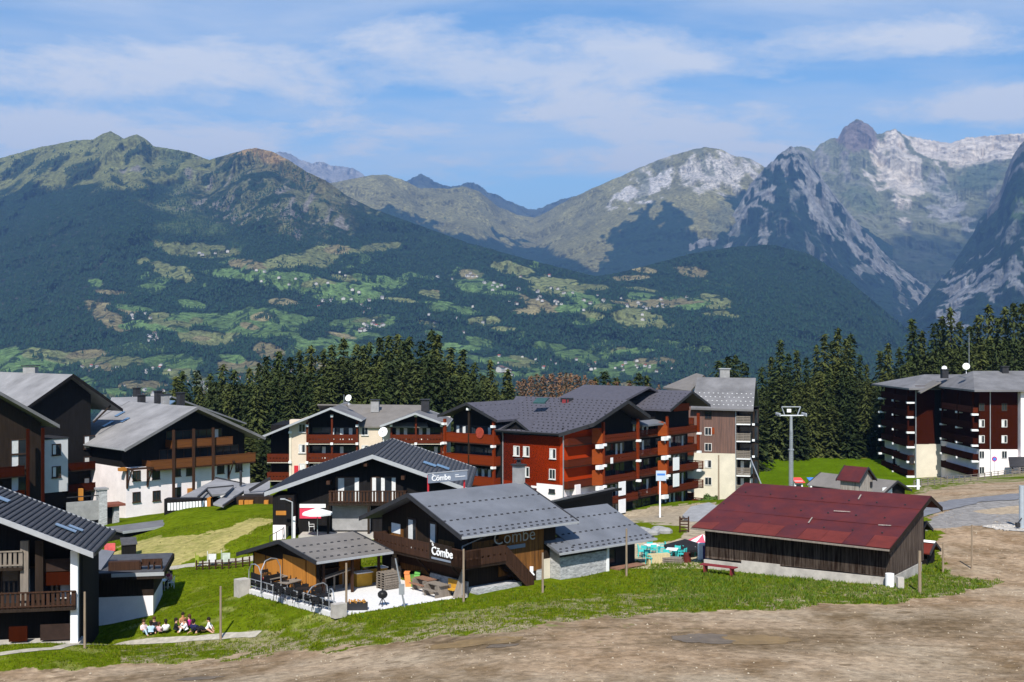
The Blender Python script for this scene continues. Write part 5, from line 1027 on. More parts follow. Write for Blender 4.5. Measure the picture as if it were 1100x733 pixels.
# balconies on the right side
P2 = fR.s(632.5); S2 = fR.s(681.5)
def bank(a, b_, floors, o0, o1, m=m_redboard, style='cut', caps=True):
    for z in floors:
        balcony(R, fR, a, b_, z, o0, o1, .95, m, style, m_brownwood)
        glass_door(R, fR, a+.4, b_-.4, z, z+2.15, -1.55, m_darkmetal, .25)
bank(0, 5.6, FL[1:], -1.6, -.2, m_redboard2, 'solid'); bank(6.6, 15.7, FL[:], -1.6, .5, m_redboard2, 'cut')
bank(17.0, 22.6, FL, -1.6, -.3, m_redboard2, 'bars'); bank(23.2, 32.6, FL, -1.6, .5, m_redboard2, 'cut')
for a in (6.2, 22.9, 15.9):                         # slanted screens between bays, with white beam ends
    for z in FL[1:]:
        if a == 15.9: continue
        mb = MB(); mb.prism([fR.P(a-.8, -.2, z-.1), fR.P(a+.25, .75, z-.1), fR.P(a+.25, .75, z+1.15), fR.P(a-.3, .25, z+2.0), fR.P(a-.8, -.2, z+1.9)], (.1, .1, 0)); mb.obj('privacy_screen', mat('orange_board', (.22, .042, .006), .65, .15, 1.2, (.4, .4, 7)), R)
        fbox(fR, 'beam_end', m_whitep, R, a-.7, a+.5, .3, .85, z-.75, z-.2)
for a in (6.9, 15.5, 23.4, 32.4):
    post(R, fR, a, FL[3] if a in (32.4,) else FL[2]+.0, -10.9, .6, .17, m_redboard, [z-.3 for z in FL[2:]])
for px, py in ((669, 527.5), (669, 546.5), (727, 501), (727, 518.5)): a, z = fR.at(px-1, py-3, .55); fbox(fR, 'white_panel', m_whitep, R, a-.85, a+.85, .56, .64, z-1.0, z+.9)
fbox(fR, 'white_parapet', m_white, R, 15.8, 32.5, .3, .6, -26.2, -24.4); fbox(fR, 'white_notice', m_whitep, R, fR.s(656, .6), fR.s(658.5, .6), .56, .62, FL[3]-.2, FL[3]+.6)
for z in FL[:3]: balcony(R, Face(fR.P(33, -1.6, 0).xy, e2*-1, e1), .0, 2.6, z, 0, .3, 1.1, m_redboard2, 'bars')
fbox(fR, 'gable_panel', m_redboard, R, 25.6, 30, .35, .45, -10.35, -9.3)
# left gable wing
a0, a1 = -20.8, -11.7
fW = Face(fL.P(0, 1.0, 0).xy, fL.u, fL.n)
fbox(fL, 'wing_wall', m_blackwood, R, a0+.2, a1, -9, -.7, -26, -10.6); fbox(fL, 'wing_base', m_white, R, a0+.3, a1, -.69, -.6, -26, -21.6)
wall_prism(fW, a0+.1, a1-.1, -1.7, -2.2, -14, [(a1-.1, -10.7), (-16.4, -8.8), (a0+.1, -10.5)], m_blackwood, R, 'gable_wall')
gable_roof(R, fW, a0-.9, -10.4, -16.4, -8.5, a1+.8, -10.7, .6, -12, m_redtile, .28, m_darkmetal, guards=[.2, .5, .8], gstep=1.0)
for z in (-14.0, -16.9, -19.8): balcony(R, fW, a0, a1+.1, z, -1.6, .1, 1.25, m_redboard, 'solid' , m_brownwood); glass_door(R, fW, a0+.6, a1-.4, z, z+2.1, -1.62, m_darkmetal, .4)
for a in (a0+.1, a1-.1): post(R, fW, a, -20.0, -10.9, .2, .17, m_redboard, (-11.6, -14.3, -17.2, -20.0))
post(R, fW, -16.4, -20, -9.0, .0, .12, m_darkwood, (-9.4,))
for px, py, w in ((508, 461, 1.6), (520, 488, 1.4)):
    a, z = fW.at(px, py); 
mb = MB(); c = fW.P(fW.s(516), .05, -12.6); mb.tube(c, c+Vector((-.1, -.1, 0)), .75, n=14); mb.obj('red_parasol_cover', mat('rust_red_cloth', (.30, .05, .03)), R)
# grey service wall in front of the centre block + chimney at (553,518)
c = at(552, 524, 92); 
fS = Face(at(583, 545, 120).xy, (.78, .62), (.62, -.78)); zt_ = at(600, 541, 125).z
SH = thing('covered_walkway', 'long black flat-roofed shelter between the restaurant and the red apartments', 'shelter', tuple(at(600, 548, 122)))
A_, B_, C_, D_ = at(585, 540.5, 128), at(663, 524, 150), at(666, 526, 146), at(588, 547, 118)
mb = MB(); mb.prism([at(580, 542, 118), at(660, 525, 140), at(668, 524, 152), at(610, 533, 140)], (0, 0, -.35)); mb.obj('roof', m_blackwood, SH)
mb = MB(); mb.tube(at(580, 541.4, 118), at(660, 524.4, 140), .12, n=4); mb.obj('edge_trim', m_greyroof, SH)
mb = MB(); p, q = at(584, 543, 121), at(658, 527, 143); mb.prism([p, q, q+Vector((0, 0, -3.4)), p+Vector((0, 0, -3.4))], (-.6, .8, 0)); mb.obj('wall', m_blackwood, SH)
# ------------------------------------------------------------------ tower with faded planks over cream
u, n = Vector((.964, -.264)), Vector((-.264, -.964)); KT = at(790.8, 480, 190).xy; fT = Face(KT, u, n); X = lambda px, o=0: fT.s(px, o)
R = thing('plank_clad_tower', 'five-storey block with faded red planks above cream render and a stack of grey balconies', 'apartment building', (KT.x, KT.y, -26))
wl = X(722)
fbox(fT, 'wall', m_cream, R, wl, 0, -16, 0, -28, -18.0); fbox(fT, 'plank_wall', m_pinkwood, R, wl, -.001, -16, .003, -18.0, -10.9)
fbox(fT, 'balcony_wall', m_blackwood, R, 0, 3.0, -9, -2.2, -28, -11)
wall_prism(fT, wl, 3.0, -.6, -12, -11.2, [(3.0, -11), (wl, -11)], m_blackwood, R, 'attic_wall')
mb, g, r = MB(), MB(), MB(); xl, xr = X(736, 1), X(811.5, 1)
A_, B_, C_, D_ = fT.P(X(749, -7.5), -7.5, -6.05), fT.P(X(812, -7.5), -7.5, -6.1), fT.P(X(809.3, 1), 1.0, -10.85), fT.P(X(746, 1)-.6, 1.0, -10.7)
mb.plate(A_, B_, C_, D_, .3); slope_extras(r, mb, A_, B_, C_, D_, None, (.52, .64, .76, .88), gstep=.75, gw=.2, gh=.10)
mb.plate(A_, B_, fT.P(X(812, -7.5), -15, -10.8), fT.P(X(749, -7.5), -15, -10.8), .3); ro = mb.obj('roof', [m_greyroof, m_lightmetal], R)
mb = MB(); A_, B_ = at(726, 417, 205), at(748, 407, 205); 
mb.plate(at(748, 401, 208), at(756, 403, 204), at(742, 420, 196), at(712, 416, 204), .3); mb.plate(at(748, 401, 208), at(756, 403, 204), at(770, 418, 200), at(760, 416, 212), .3); mb.obj('rear_roof', m_brownroof, R)
for k, py in enumerate((446, 463.5, 480.5, 498.5, 517)): window(R, fT, 760.8 if k != 3 else 760.6, py, 1.15, 1.3, .01, m_wframe if k > 0 else m_frame, 1 if k in (3,) else 0, sill=False)
fbox(fT, 'shutter', mat('orange_board', (.36, .085, .018)), R, X(763.5), X(767.5), .01, .06, at(0, 467, 190).z, at(0, 460, 190).z)
for py in (455.2, 473.6, 492.2, 510.4, 529): 
    z = at(0, py, 190).z; b = balcony(R, fT, .05, X(806, .2), z, -2.2, .3, 1.25, m_graywood, 'bars', m_whitep); glass_door(R, fT, .4, 3.3, z, z+2.1, -2.15, m_frame, .3)
for px in (809.5,):
    p = post(R, fT, X(px, .3), -26, -11.2, .3, .14, m_darkwood, [at(0, y, 189).z for y in (456, 473, 490.5)])
for py in (455, 475, 488, 504, 520, 535): z = at(0, py, 192).z; balcony(R, Face(fT.P(wl, 0, 0).xy, u, n), X(742)-wl-1.8, X(747)-wl-.2, z, .0, 1.0, 1.0, m_redboard2, 'solid') if py > 480 or py < 480 else None
c = at(778, 404, 199); mb = MB(); mb.box(c, (1.6, 1.2, 2.2)); ch = mb.obj('chimney', m_greyconc, R); mb = MB(); mb.box(c+Vector((0, 0, 1.2)), (1.9, 1.5, .15)); mb.obj('chimney_cap', m_lightmetal, ch)
fbox(fT, 'downpipe', m_galv, R, -.12, 0, .004, .12, -27, -11)
# ------------------------------------------------------------------ brown apartment block at right
R = thing('brown_apartment_block', 'stepped five-storey block of chocolate-brown panels over white walls at the right edge', 'apartment building', (85, 205, -24))
fA = Face((78.6, 200), (1, 0), (0, -1)); sA = Face((78.6, 218), (0, -1), (-1, 0))      # front wall / left side (s runs toward the viewer)
fBf = Face((74.0, 218), (1, 0), (0, -1)); sB = Face((74.0, 236), (0, -1), (-1, 0))
fbox(fA, 'white_base', m_white, R, 0, 6.4, -18, 0, -25, -18.2); fbox(fA, 'brown_wall', m_maroon, R, -.02, 6.42, -18, .02, -18.2, -8.2); fbox(fA, 'end_wall', m_white, R, 6.42, 18, -14, 1.2, -25, -8.4)
fbox(fBf, 'white_base', m_cream, R, -.05, 4.7, -18, 0, -27, -18.9); fbox(fBf, 'brown_wall', m_maroon, R, -.07, 2.4, -18, .02, -18.9, -8.2); fbox(fBf, 'brown_recess', m_maroon, R, 2.4, 4.7, -10, -.5, -18.9, -8.2)
for z0 in (2.4,): fbox(fBf, 'dark_gap', m_blackwood, R, 3.6, 4.7, -.49, -.3, -18.9, -8.2)
fbox(sA, 'white_strip', m_white, R, -.1, 2.2, -2, .03, -26, -18.2); fbox(sA, 'side_wall', m_blackwood, R, 2.2, 17.8, -2, -1.0, -24.5, -8.2)
fbox(sB, 'side_wall', m_blackwood, R, -1, 17.8, -2, -1.0, -26.5, -8.4); fbox(sB, 'white_strip', m_white, R, 5, 6.5, -1, .05, -27, -21.5)
ZA = [-22.6, -20.0, -17.35, -14.75, -12.1]
for i, z in enumerate(ZA):
    balcony(R, sA, 2.6, 17.6, z, -1.0, .95, 1.05, m_maroon if i != 4 else m_redboard2, 'solid' if i != 4 else 'cut', m_maroon); glass_door(R, sA, 3, 16.5, z, z+2, -.97, m_darkmetal, .25)
    for s_ in (2.6, 10.2, 17.3): 
        if i: fbox(sA, 'beam_end', m_whitep, R, s_-.15, s_+.35, -.9, 1.15, z-.45, z-.12)
for i, z in enumerate([-24.6, -21.9, -19.2, -16.5, -13.7, -11.0]):
    balcony(R, sB, .5, 7.6, z, -1.0, .9, 1.05, m_maroon, 'solid', m_maroon); balcony(R, sB, 9.0, 17.3, z-.1, -1.0, 1.3, 1.05, m_maroon, 'solid', m_maroon); glass_door(R, sB, 9.4, 16.8, z, z+2, -.97, m_darkmetal, .25)
    for s_ in (.5, 8.9, 17.2): fbox(sB, 'beam_end', m_whitep, R, s_-.15, s_+.35, -.9, 1.5, z-.5, z-.15)
for s_ in (10.4, 2.9, 17.2): post(R, sA, s_, -14.9, -8.3, .8, .16, m_maroon)
for s_ in (17.0, 9.2): post(R, sB, s_, -19, -8.9, 1.1, .14, m_maroon)
for px, col in ((1054.5, 0), (1078.8, 1)):
    for k, py in enumerate((437.5, 455, 472, 488.6, 505.5)):
        if px > 1070 and k > 3: continue
        window(R, fA, px, py, .95, 1.3, .03, m_wframe if k else m_frame, 1 if k in (1, 2) else 0, sill=False)
a = fA.s(1063.5); fbox(fA, 'downpipe', m_galv, R, a-.06, a+.06, .03, .14, -24, -8.5); fbox(fBf, 'downpipe', m_galv, R, -.1, .05, .03, .14, -26, -8.5)
window(R, fBf, 979.5, 494.5, .8, 1.4, .01, m_frame)
def hip(x0, x1, y0, y1, ze_, rx0, ry, rz, m, name='roof', extra=0, ext_x=None):
    mb = MB(); a, b_, c_, d_ = (x0, y0, ze_), (x1, y0, ze_), (x1, y1, ze_), (x0, y1, ze_); p, q = (rx0, ry, rz), (x1, ry, rz)
    for f in ([p, q, b_, a], [p, a, d_], [p, d_, c_, q]): mb.prism(f, (0, 0, -.3))
    return mb.obj(name, m, R)
hip(76.9, 100, 197.8, 220, -8.15, 81, 209, -5.25, m_greyroof); hip(72.2, 96, 216.3, 239, -8.6, 79, 228, -6.4, m_greyroof, 'lower_roof')
mb = MB(); mb.plate(Vector((77.2, 214, -7.3)), Vector((77.8, 220, -7.2)), Vector((74.2, 219, -9.1)), Vector((73.3, 213.5, -9.2)), .25); mb.obj('porch_roof', m_brownroof, R)
dish(1038, 394, 205, .6, par=R); dish(1014.5, 396, 216, .45, par=R)
mb = MB(); c = at(1041, 396, 206); mb.tube(c, c+Vector((0, 0, 6.3)), .06, .03); mb.obj('antenna_mast', m_galv, R)
for px, py, Zc in ((1014.5, 402, 214), (1079, 399, 208)): mb = MB(); c = at(px, py, Zc); mb.box(c, (1.1, 1.1, 1.5)); ch = mb.obj('chimney', m_darkmetal, R); mb = MB(); mb.box(c+Vector((0, 0, .85)), (1.4, 1.4, .12)); mb.obj('chimney_cap', m_darkmetal, ch)
# dark lean-to at the right edge
c = at(1093, 512, 196); fz = Face((c.x, c.y), (1, 0), (0, -1)); SH = thing('dark_lean_to', 'small dark lean-to shelter against the white end wall of the brown block', 'shelter', tuple(c))
mb = MB(); mb.prism([fz.P(-1.5, .5, c.z+1.7), fz.P(6, .5, c.z+1.9), fz.P(6, -2.2, c.z+3.1), fz.P(-.6, -2.2, c.z+3.0)], (0, 0, -.2)); mb.obj('roof', m_darkmetal, SH)
for a in (-.9, .6, 2.4, 4.2): fbox(fz, 'post', m_darkwood, SH, a-.08, a+.08, .1, .26, c.z-1, c.z+1.6)
mb = MB(); [fz.box(mb, -1.2, 6, .28, .34, c.z-.2+k*.45, c.z-.02+k*.45) for k in range(3)]; mb.obj('rail', m_graywood, SH)
# ------------------------------------------------------------------ conifers
ORD = 'first second third fourth fifth sixth seventh eighth ninth tenth eleventh twelfth thirteenth fourteenth fifteenth sixteenth seventeenth eighteenth nineteenth twentieth twenty-first twenty-second twenty-third twenty-fourth twenty-fifth twenty-sixth twenty-seventh twenty-eighth twenty-ninth thirtieth thirty-first thirty-second'.split()
def ordered(pts, kind, fmt, group, meshes, **k):
    for i, (px, yt, Z) in enumerate(sorted(pts)): tree(px, yt, Z, kind, fmt % ORD[i], group, meshes, **k)
m_bark = mat('bark', (.09, .065, .05), .9, .3, 3, (3, 3, .6), .5)
m_needle = mat('spruce_needles', (.046, .060, .018), .9, .45, .55, None, 0, col2=(.085, .100, .028), thr=(.42, .62))
m_needle2 = mat('dark_spruce_needles', (.030, .043, .015), .9, .45, .5, None, 0, col2=(.056, .072, .022), thr=(.42, .62))
m_larch = mat('dry_larch_twigs', (.20, .105, .060), .85, .35, .6, None, 0, col2=(.13, .085, .055), thr=(.4, .6))
m_leaf = mat('bright_leaves', (.060, .11, .020), .7, .4, .9, None, 0, col2=(.10, .16, .03), thr=(.42, .62))
def crown_mesh(name, seed, m, H=1.0, Wd=.17, layers=46, base=.05, sparse=1.0, curve=.8, tuft=.024):
    r = np.random.RandomState(seed); vs = []; 
    for i in range(layers):
        t = (i+r.uniform(-.3, .3))/layers; z = base+(1-base)*t; R = Wd*(1-t)**curve*(1+.0*t)+.006
        R *= (.8+.45*r.rand()) ; nb = max(4, int(11*(1-t)**.6*sparse)); ph = r.rand()*6.28
        for b in range(nb):
            a = ph+b*6.283/nb+r.uniform(-.3, .3); Rb = R*(.62+.55*r.rand()); dr = .30+.25*r.rand(); seg = max(3, int(Rb/.016))
            for k in range(seg):
                f = (k+.6)/seg; rr = Rb*f; zz = z-dr*rr*(.35+.65*f)+.02*f*(t > .8)
                for q in range(2):
                    c = np.array([math.cos(a)*rr, math.sin(a)*rr, zz])+r.normal(0, .0045, 3); s = tuft*(.75+.8*r.rand())*(1-.35*t)
                    d = np.array([math.cos(a+r.normal(0, .7)), math.sin(a+r.normal(0, .7)), -.45+r.normal(0, .35)]); w = np.array([-d[1], d[0], r.normal(0, .5)]); w /= np.linalg.norm(w)
                    vs += [c-w*s*.42, c+d*s*1.25, c+w*s*.42, c-d*s*.45+np.array([0, 0, s*.15])]
    V_ = np.array(vs, np.float32); n = len(V_)//4; me = bpy.data.meshes.new(name); me.vertices.add(n*4); me.vertices.foreach_set('co', V_.ravel()); me.loops.add(n*4)
    me.loops.foreach_set('vertex_index', np.arange(n*4, dtype=np.int32)); me.polygons.add(n); me.polygons.foreach_set('loop_start', np.arange(n, dtype=np.int32)*4); me.polygons.foreach_set('loop_total', np.full(n, 4, np.int32)); me.update(calc_edges=True); me.materials.append(m); return me
def trunk_mesh(name, r0, H=.97):
    mb = MB(); mb.tube((0, 0, -.03), (0, 0, H*.5), r0, r0*.55, 7); mb.tube((0, 0, H*.5), (0, 0, H), r0*.55, r0*.08, 7); me = bpy.data.meshes.new(name); me.from_pydata(mb.v, [], mb.f); me.materials.append(m_bark); return me
for m_ in (m_needle, m_needle2, m_larch):     # each tree its own tone of green
    t_ = m_.node_tree; oi = t_.nodes.new('ShaderNodeObjectInfo'); rp = t_.nodes.new('ShaderNodeValToRGB'); rp.color_ramp.elements[0].color = (.62, .72, .62, 1); rp.color_ramp.elements[1].color = (1.25, 1.15, .95, 1)
    e_ = rp.color_ramp.elements.new(.5); e_.color = (1, 1, 1, 1)
    mu = t_.nodes.new('ShaderNodeVectorMath'); mu.operation = 'MULTIPLY'; B_ = t_.nodes['Principled BSDF']; lk = B_.inputs['Base Color'].links[0].from_socket
    t_.links.new(oi.outputs['Random'], rp.inputs[0]); t_.links.new(lk, mu.inputs[0]); t_.links.new(rp.outputs[0], mu.inputs[1]); t_.links.new(mu.outputs[0], B_.inputs['Base Color'])
SP = [crown_mesh('spruce_crown', 100+i, m_needle if i % 3 else m_needle2, Wd=(.175, .20, .16, .19, .21, .17)[i], layers=(50, 46, 54, 48, 44, 50)[i], curve=(.75, .85, .7, .8, .9, .72)[i]) for i in range(6)]
SD = [crown_mesh('dense_spruce_crown', 140+i, m_needle2 if i else m_needle, Wd=.16, layers=50, base=.01, curve=.7) for i in range(2)]
LA = [crown_mesh('larch_crown', 160+i, m_larch, Wd=.12, layers=40, base=.12, sparse=.75, curve=.55, tuft=.017) for i in range(3)]
TR = trunk_mesh('conifer_trunk', .011)
def tree(px, ytop, Z, kind, label, group, meshes, name='spruce', wid=1.0, Hmin=7):
    x = (px-CX)/F*Z; g = gz(x, Z)-.3; top = (CY-ytop)/F*Z; H = max(top-g, Hmin)
    o = thing(name, label, kind, (x, Z, g), group, rz=random.uniform(0, 6.28)); 
    for nm, me, c in (('trunk', TR, 1), ('crown', random.choice(meshes), 1)):
        k = bpy.data.objects.new(nm, me); COL.objects.link(k); k.parent = o
    w = H*wid*random.uniform(.95, 1.5); w = min(w, 30); o.scale = (w, w, H); return o
def stand(tops, x0, x1, rows, label, group, meshes, name='spruce', wid=1.0, jit=5):
    for (Z, step, drop) in rows:
        px = x0+random.uniform(0, step)
        while px < x1:
            yt = prof(tops, px)+drop+abs(random.gauss(0, jit)); tree(px, float(yt), Z+random.uniform(-6, 6), 'conifer', label, group, meshes, name, wid); px += step*random.uniform(.7, 1.3)
topL = [(165,412),(185,405),(196,399),(205,405),(225,398),(240,392),(255,400),(270,396),(285,384),(300,378),(318,382),(335,372),(345,382),(368,366),(385,372),(400,370),(412,362),(428,360),(440,364),(455,368),(463,356),(470,360),(480,374),(495,378),(510,390),(525,388),(535,402),(548,398),(560,408)]
gl = 'spruces in the forest edge behind the left chalets'
ordered(((196,399,236),(190,405,230),(211,398,240),(226,401,232),(240,391,240),(252,398,228),(268,396,236),(286,383,236),(300,377,230),(312,383,240),(334,371,236),(348,375,228),(357,371,240),(369,364,232),(383,370,240),(397,368,230),(408,362,236),(418,361,228),(427,360,238),(440,362,230),(452,366,236),(464,355,234),(470,360,226),(484,374,232),(497,376,236),(510,389,230),(527,387,236),(545,397,232),(322,376,226),(278,390,224),(390,372,222),(434,366,222)), 'conifer', 'skyline spruce behind the left chalets, %s from the left along the dark forest edge', gl, SP)
stand([(a, b+14) for a, b in topL], 262, 560, [(214, 11, 4), (206, 13, 10)], 'dark spruce within the forest behind the left chalets, below the skyline trees', gl, SP, wid=1.1)
stand([(a, b+4) for a, b in topL], 215, 560, [(250, 10, 12), (266, 12, 10)], 'dark spruce within the forest behind the left chalets, below the skyline trees', gl, SD, wid=1.1)
stand([(a, b+8) for a, b in topL], 140, 262, [(216, 12, 4)], 'dark spruce within the forest behind the left chalets, below the skyline trees', gl, SD, wid=1.0)
stand([(262, 455), (290, 470)], 262, 286, [(192, 7, 0)], 'dark spruce within the forest behind the left chalets, below the skyline trees', gl, SD, wid=1.6)
gr = 'spruces in the grove beyond the green meadow'
ordered(((819,394,262),(829,384,268),(838,366,264),(847,380,258),(856,376,266),(866,384,260),(877,371,266),(886,360,262),(894,366,270),(900,353,264),(909,364,258),(914,359,268),(924,381,262),(931,392,270)), 'conifer', 'skyline spruce of the grove beyond the green meadow, %s from its left edge', gr, SP, wid=.95)
stand([(815, 408), (840, 392), (860, 398), (880, 385), (905, 380), (940, 400)], 814, 940, [(256, 8, 12), (276, 8, 9)], 'spruce filling the depth of the grove beyond the green meadow', gr, SD, wid=1.15)
stand([(815, 440), (860, 430), (900, 430), (945, 425)], 816, 948, [(251, 8, 4)], 'spruce filling the depth of the grove beyond the green meadow', gr, SD, wid=1.5)
g3 = 'spruces behind the brown apartment block'
ordered(((946,377,262),(954,369,258),(966,373,266),(980,343,262),(990,356,268),(1003,347,260),(1012,340,266),(1021,331,262),(1031,345,270),(1042,350,258),(1051,338,266),(1062,327,262),(1071,341,268),(1080,329,262),(1089,325,258),(1098,326,266),(1108,330,262)), 'conifer', 'skyline spruce behind the brown apartment block, %s from the left of that stand', g3, SP, wid=.95)
stand([(935, 400), (960, 385), (990, 365), (1040, 352), (1100, 345), (1150, 340)], 936, 1160, [(250, 9, 14), (276, 9, 12)], 'spruce filling the stand behind the brown apartment block, below the skyline trees', g3, SD, wid=1.1)
ordered(((772,388,232),(782,383,236),(790,382,230),(799,390,236)), 'conifer', 'spruce top showing above the plank-clad tower roof, %s of the four from the left', 'spruce tops above the plank-clad tower', SP)
ordered(((640,405,236),(650,399,232),(662,406,238),(686,401,234),(695,404,230),(676,409,236)), 'conifer', 'small dark spruce top above the slate roofs of the red chalet, %s from the left', 'spruce tops behind the red apartment chalet', SP)
stand([(560, 405), (600, 398), (640, 406)], 556, 640, [(226, 7, 0), (236, 7, -1)], 'bare reddish-brown dead larch between the spruces and slate roofs', 'dead larches behind the red apartment chalet', LA, 'larch', wid=.75, jit=4)
stand([(640, 410), (670, 408), (730, 412)], 640, 740, [(238, 11, 0)], 'thin brown larch behind the ridge of the red apartment chalet', 'brown larches behind the slate roofs', LA, 'larch', wid=.7, jit=3)
# rounded bushes
def bush(px, py, w, h, label, group=None, m=m_leaf, Z=None, n=900, seed=1):
    p = G(px, py) if Z is None else at(px, py, Z); r = np.random.RandomState(seed); mb = MB()
    for k in range(n):
        v = r.normal(0, 1, 3); v /= np.linalg.norm(v); v[2] = abs(v[2]); q = v*np.array([w/2, w/2, h])*(.65+.42*r.rand())*(1+.2*math.sin(v[0]*7+seed)); d = r.normal(0, 1, 3); d /= np.linalg.norm(d); e = np.cross(d, v); e /= (np.linalg.norm(e)+1e-6); s = .09+.09*r.rand()
        q = q+np.array(p); mb.add([q-d*s, q+e*s*.7, q+d*s, q-e*s*.7], [(0, 1, 2, 3)])
    R = thing('bush', label, 'bush', tuple(p), group); mb.obj('foliage', m, R)
    b = MB()
    for k in range(5): a = k*1.25; b.tube(p+Vector((0, 0, -.2)), p+Vector((math.cos(a)*w*.25, math.sin(a)*w*.25, h*.6)), .04, .015, 5)
    b.obj('stems', m_bark, R)
bush(762, 541, 3.2, 1.2, 'rounded bright green bush at the foot of the cream tower wall', Z=180, n=1600, seed=3)
# ------------------------------------------------------------------ poles, lift, signs, fence
def pole(px, py, ytop, r, m, label, name='wooden_pole', cat='pole', lean=0, Z=None):
    p = G(px, py) if Z is None else at(px, py, Z); h = (py-ytop)/F*p.y; mb = MB(); mb.tube(p-Vector((0, 0, .4)), p+Vector((lean, 0, h)), r, r*.8, 8)
    if name != 'wooden_pole': return p, h, mb
    R = mb.obj(name, m, origin=p); return tag(R, label, cat)
m_pole = mat('pole_timber', (.26, .20, .14), .85, .25, 2, (5, 5, .5), .3)
for px, py, yt, lab in ((237, 687, 630, 'thin grey wooden pole in the grass right of the picnic group'), (91, 697, 636, 'grey wooden pole in front of the lower-left chalet wall'), (372, 657, 605, 'wooden pole at the front corner of the terrace'),
    (498, 647, 590, 'wooden pole in front of the restaurant balcony corner'), (583, 637, 594, 'wooden pole before the white door of the restaurant'), (673, 619, 568, 'thin wooden pole before the dark recess of the stone annex'),
    (988, 637, 592, 'stout wooden stake in front of the right gable of the red barn'), (1044, 611, 564, 'tall wooden stake standing alone in the bare ground right of the barn'), (1013, 615, 583, 'short wooden stake in the weeds behind the barn corner')):
    pole(px, py, yt, .075 if px != 988 else .11, m_pole, lab)
p, h, mb = pole(436, 652, 600, .055, m_galv, '', 'x', lean=-.62); mb.box(p+Vector((-.25, 0, h*.36)), (.32, .12, .62)); tag(mb.obj('leaning_lamp_post', m_galv, origin=p), 'leaning thin grey metal post with a small box on the white terrace', 'post')
p = G(709, 556, 90, 200); R = thing('street_lamp', 'white post with a blue-white sign plate in front of the red apartment chalet', 'sign', tuple(p)); h = (556-512)/F*p.y
mb = MB(); mb.tube(p-Vector((0, 0, .3)), p+Vector((0, 0, h)), .11, .09); mb.obj('post', m_whitep, R); mb = MB(); mb.box(p+Vector((.1, -.12, h+.1)), (1.15, .08, 1.15)); sg = mb.obj('sign_plate', mat('pale_blue_sign', (.42, .50, .58), .5, .06), R)
mb = MB(); mb.box(p+Vector((.1, -.17, h+.25)), (.9, .02, .22)); mb.obj('blue_field', m_bluep, sg)
p = G(312, 580, 80, 130); p = at(314, 578, 96.5); mb = MB(); mb.tube(p-Vector((0, 0, .5)), p+Vector((0, 0, 2.9)), .06); mb.tube(p+Vector((0, 0, 2.9)), p+Vector((-.6, -.1, 3.15)), .045); mb.box(p+Vector((-.75, -.1, 3.17)), (.4, .18, .1)); tag(mb.obj('street_lamp', m_lightmetal, origin=p), 'slim pale grey street lamp at the left corner of the black chalet', 'street lamp')
p = at(772, 541, 172); mb = MB(); mb.tube(p-Vector((0, 0, 1)), p+Vector((0, 0, (541-489)/F*172)), .14, .1); tag(mb.obj('wooden_pole', m_pole, origin=p), 'tall wooden pole standing before the cream wall of the tower', 'pole')
p = at(790, 514, 186); mb = MB(); mb.tube(at(818, 521, 180), at(806, 492, 184), .09); tag(mb.obj('sloping_stay', m_galv, origin=at(818, 521, 180)), 'thin slanting metal stay in the meadow right of the tower', 'stay')
# chairlift pylon
p = at(849.8, 531, 165); zt_ = at(850, 447, 165).z
R = thing('lift_pylon', 'tall galvanised ski lift pylon with a trapezoid head frame before the spruce grove', 'pylon', tuple(p))
mb = MB(); mb.tube(p-Vector((0, 0, 1.5)), Vector((p.x, p.y, p.z+6.2)), .34, .30, 14); mb.tube(Vector((p.x, p.y, p.z+6.2)), Vector((p.x, p.y, zt_)), .24, .2, 14); mb.tube(Vector((p.x, p.y, p.z+6.1)), Vector((p.x, p.y, p.z+6.25)), .42, .42, 14); mb.obj('column', m_galv, R)
mb = MB(); c = Vector((p.x, p.y, zt_)); a, b_ = c+Vector((-.85, 0, 0)), c+Vector((.85, 0, 0)); tl, tr = c+Vector((-1.3, 0, 1.25)), c+Vector((1.3, 0, 1.25)); mb.path([a, b_, tr, tl, a], .09); mb.tube(c+Vector((-1.9, 0, .05)), c+Vector((1.9, 0, .05)), .11); mb.obj('head_frame', m_galv, R)
for s_ in (-1, 1):
    mb = MB(); mb.tube(c+Vector((s_*1.8, -1.3, .1)), c+Vector((s_*1.8, 1.3, .1)), .1); 
    for k in range(5): mb.tube(c+Vector((s_*1.72, -1.1+k*.55, .28)), c+Vector((s_*1.9, -1.1+k*.55, .28)), .17, n=10)
    mb.obj('sheave_assembly', m_galv, R)
mb = MB(); mb.box(c+Vector((-.35, -.2, .75)), (.55, .3, .45)); mb.obj('floodlight', m_whitep, R)
mb = MB(); [mb.tube(p+Vector((-.12, -.42, .3*k)), p+Vector((.12, -.42, .3*k)), .02, n=4) for k in range(30)]; mb.tube(p+Vector((-.13, -.42, 0)), p+Vector((-.13, -.42, 9)), .025, n=4); mb.tube(p+Vector((.13, -.42, 0)), p+Vector((.13, -.42, 9)), .025, n=4); mb.obj('ladder', m_galv, R)
p = at(1097.5, 568, 97); R = thing('steel_column', 'thick pale grey steel column on a concrete footing at the right edge', 'pylon', tuple(p))
mb = MB(); mb.tube(p, p+Vector((0, 0, 3.5)), .21, .21, 16); mb.obj('column', mat('pale_blue_steel', (.33, .37, .40), .5, .1, 2), R); mb = MB(); mb.tube(p-Vector((0, 0, .1)), p+Vector((0, 0, .1)), .42, .42, 16); mb.obj('flange', m_galv, R)
mb = MB(); mb.box(p+Vector((-.45, -.3, .35)), (.3, .3, .35)); mb.tube(p+Vector((-.45, -.3, .5)), p+Vector((-.1, -.25, .9)), .04); mb.obj('cable_box', m_darkmetal, R)
r_ = np.random.RandomState(5); mb = MB()
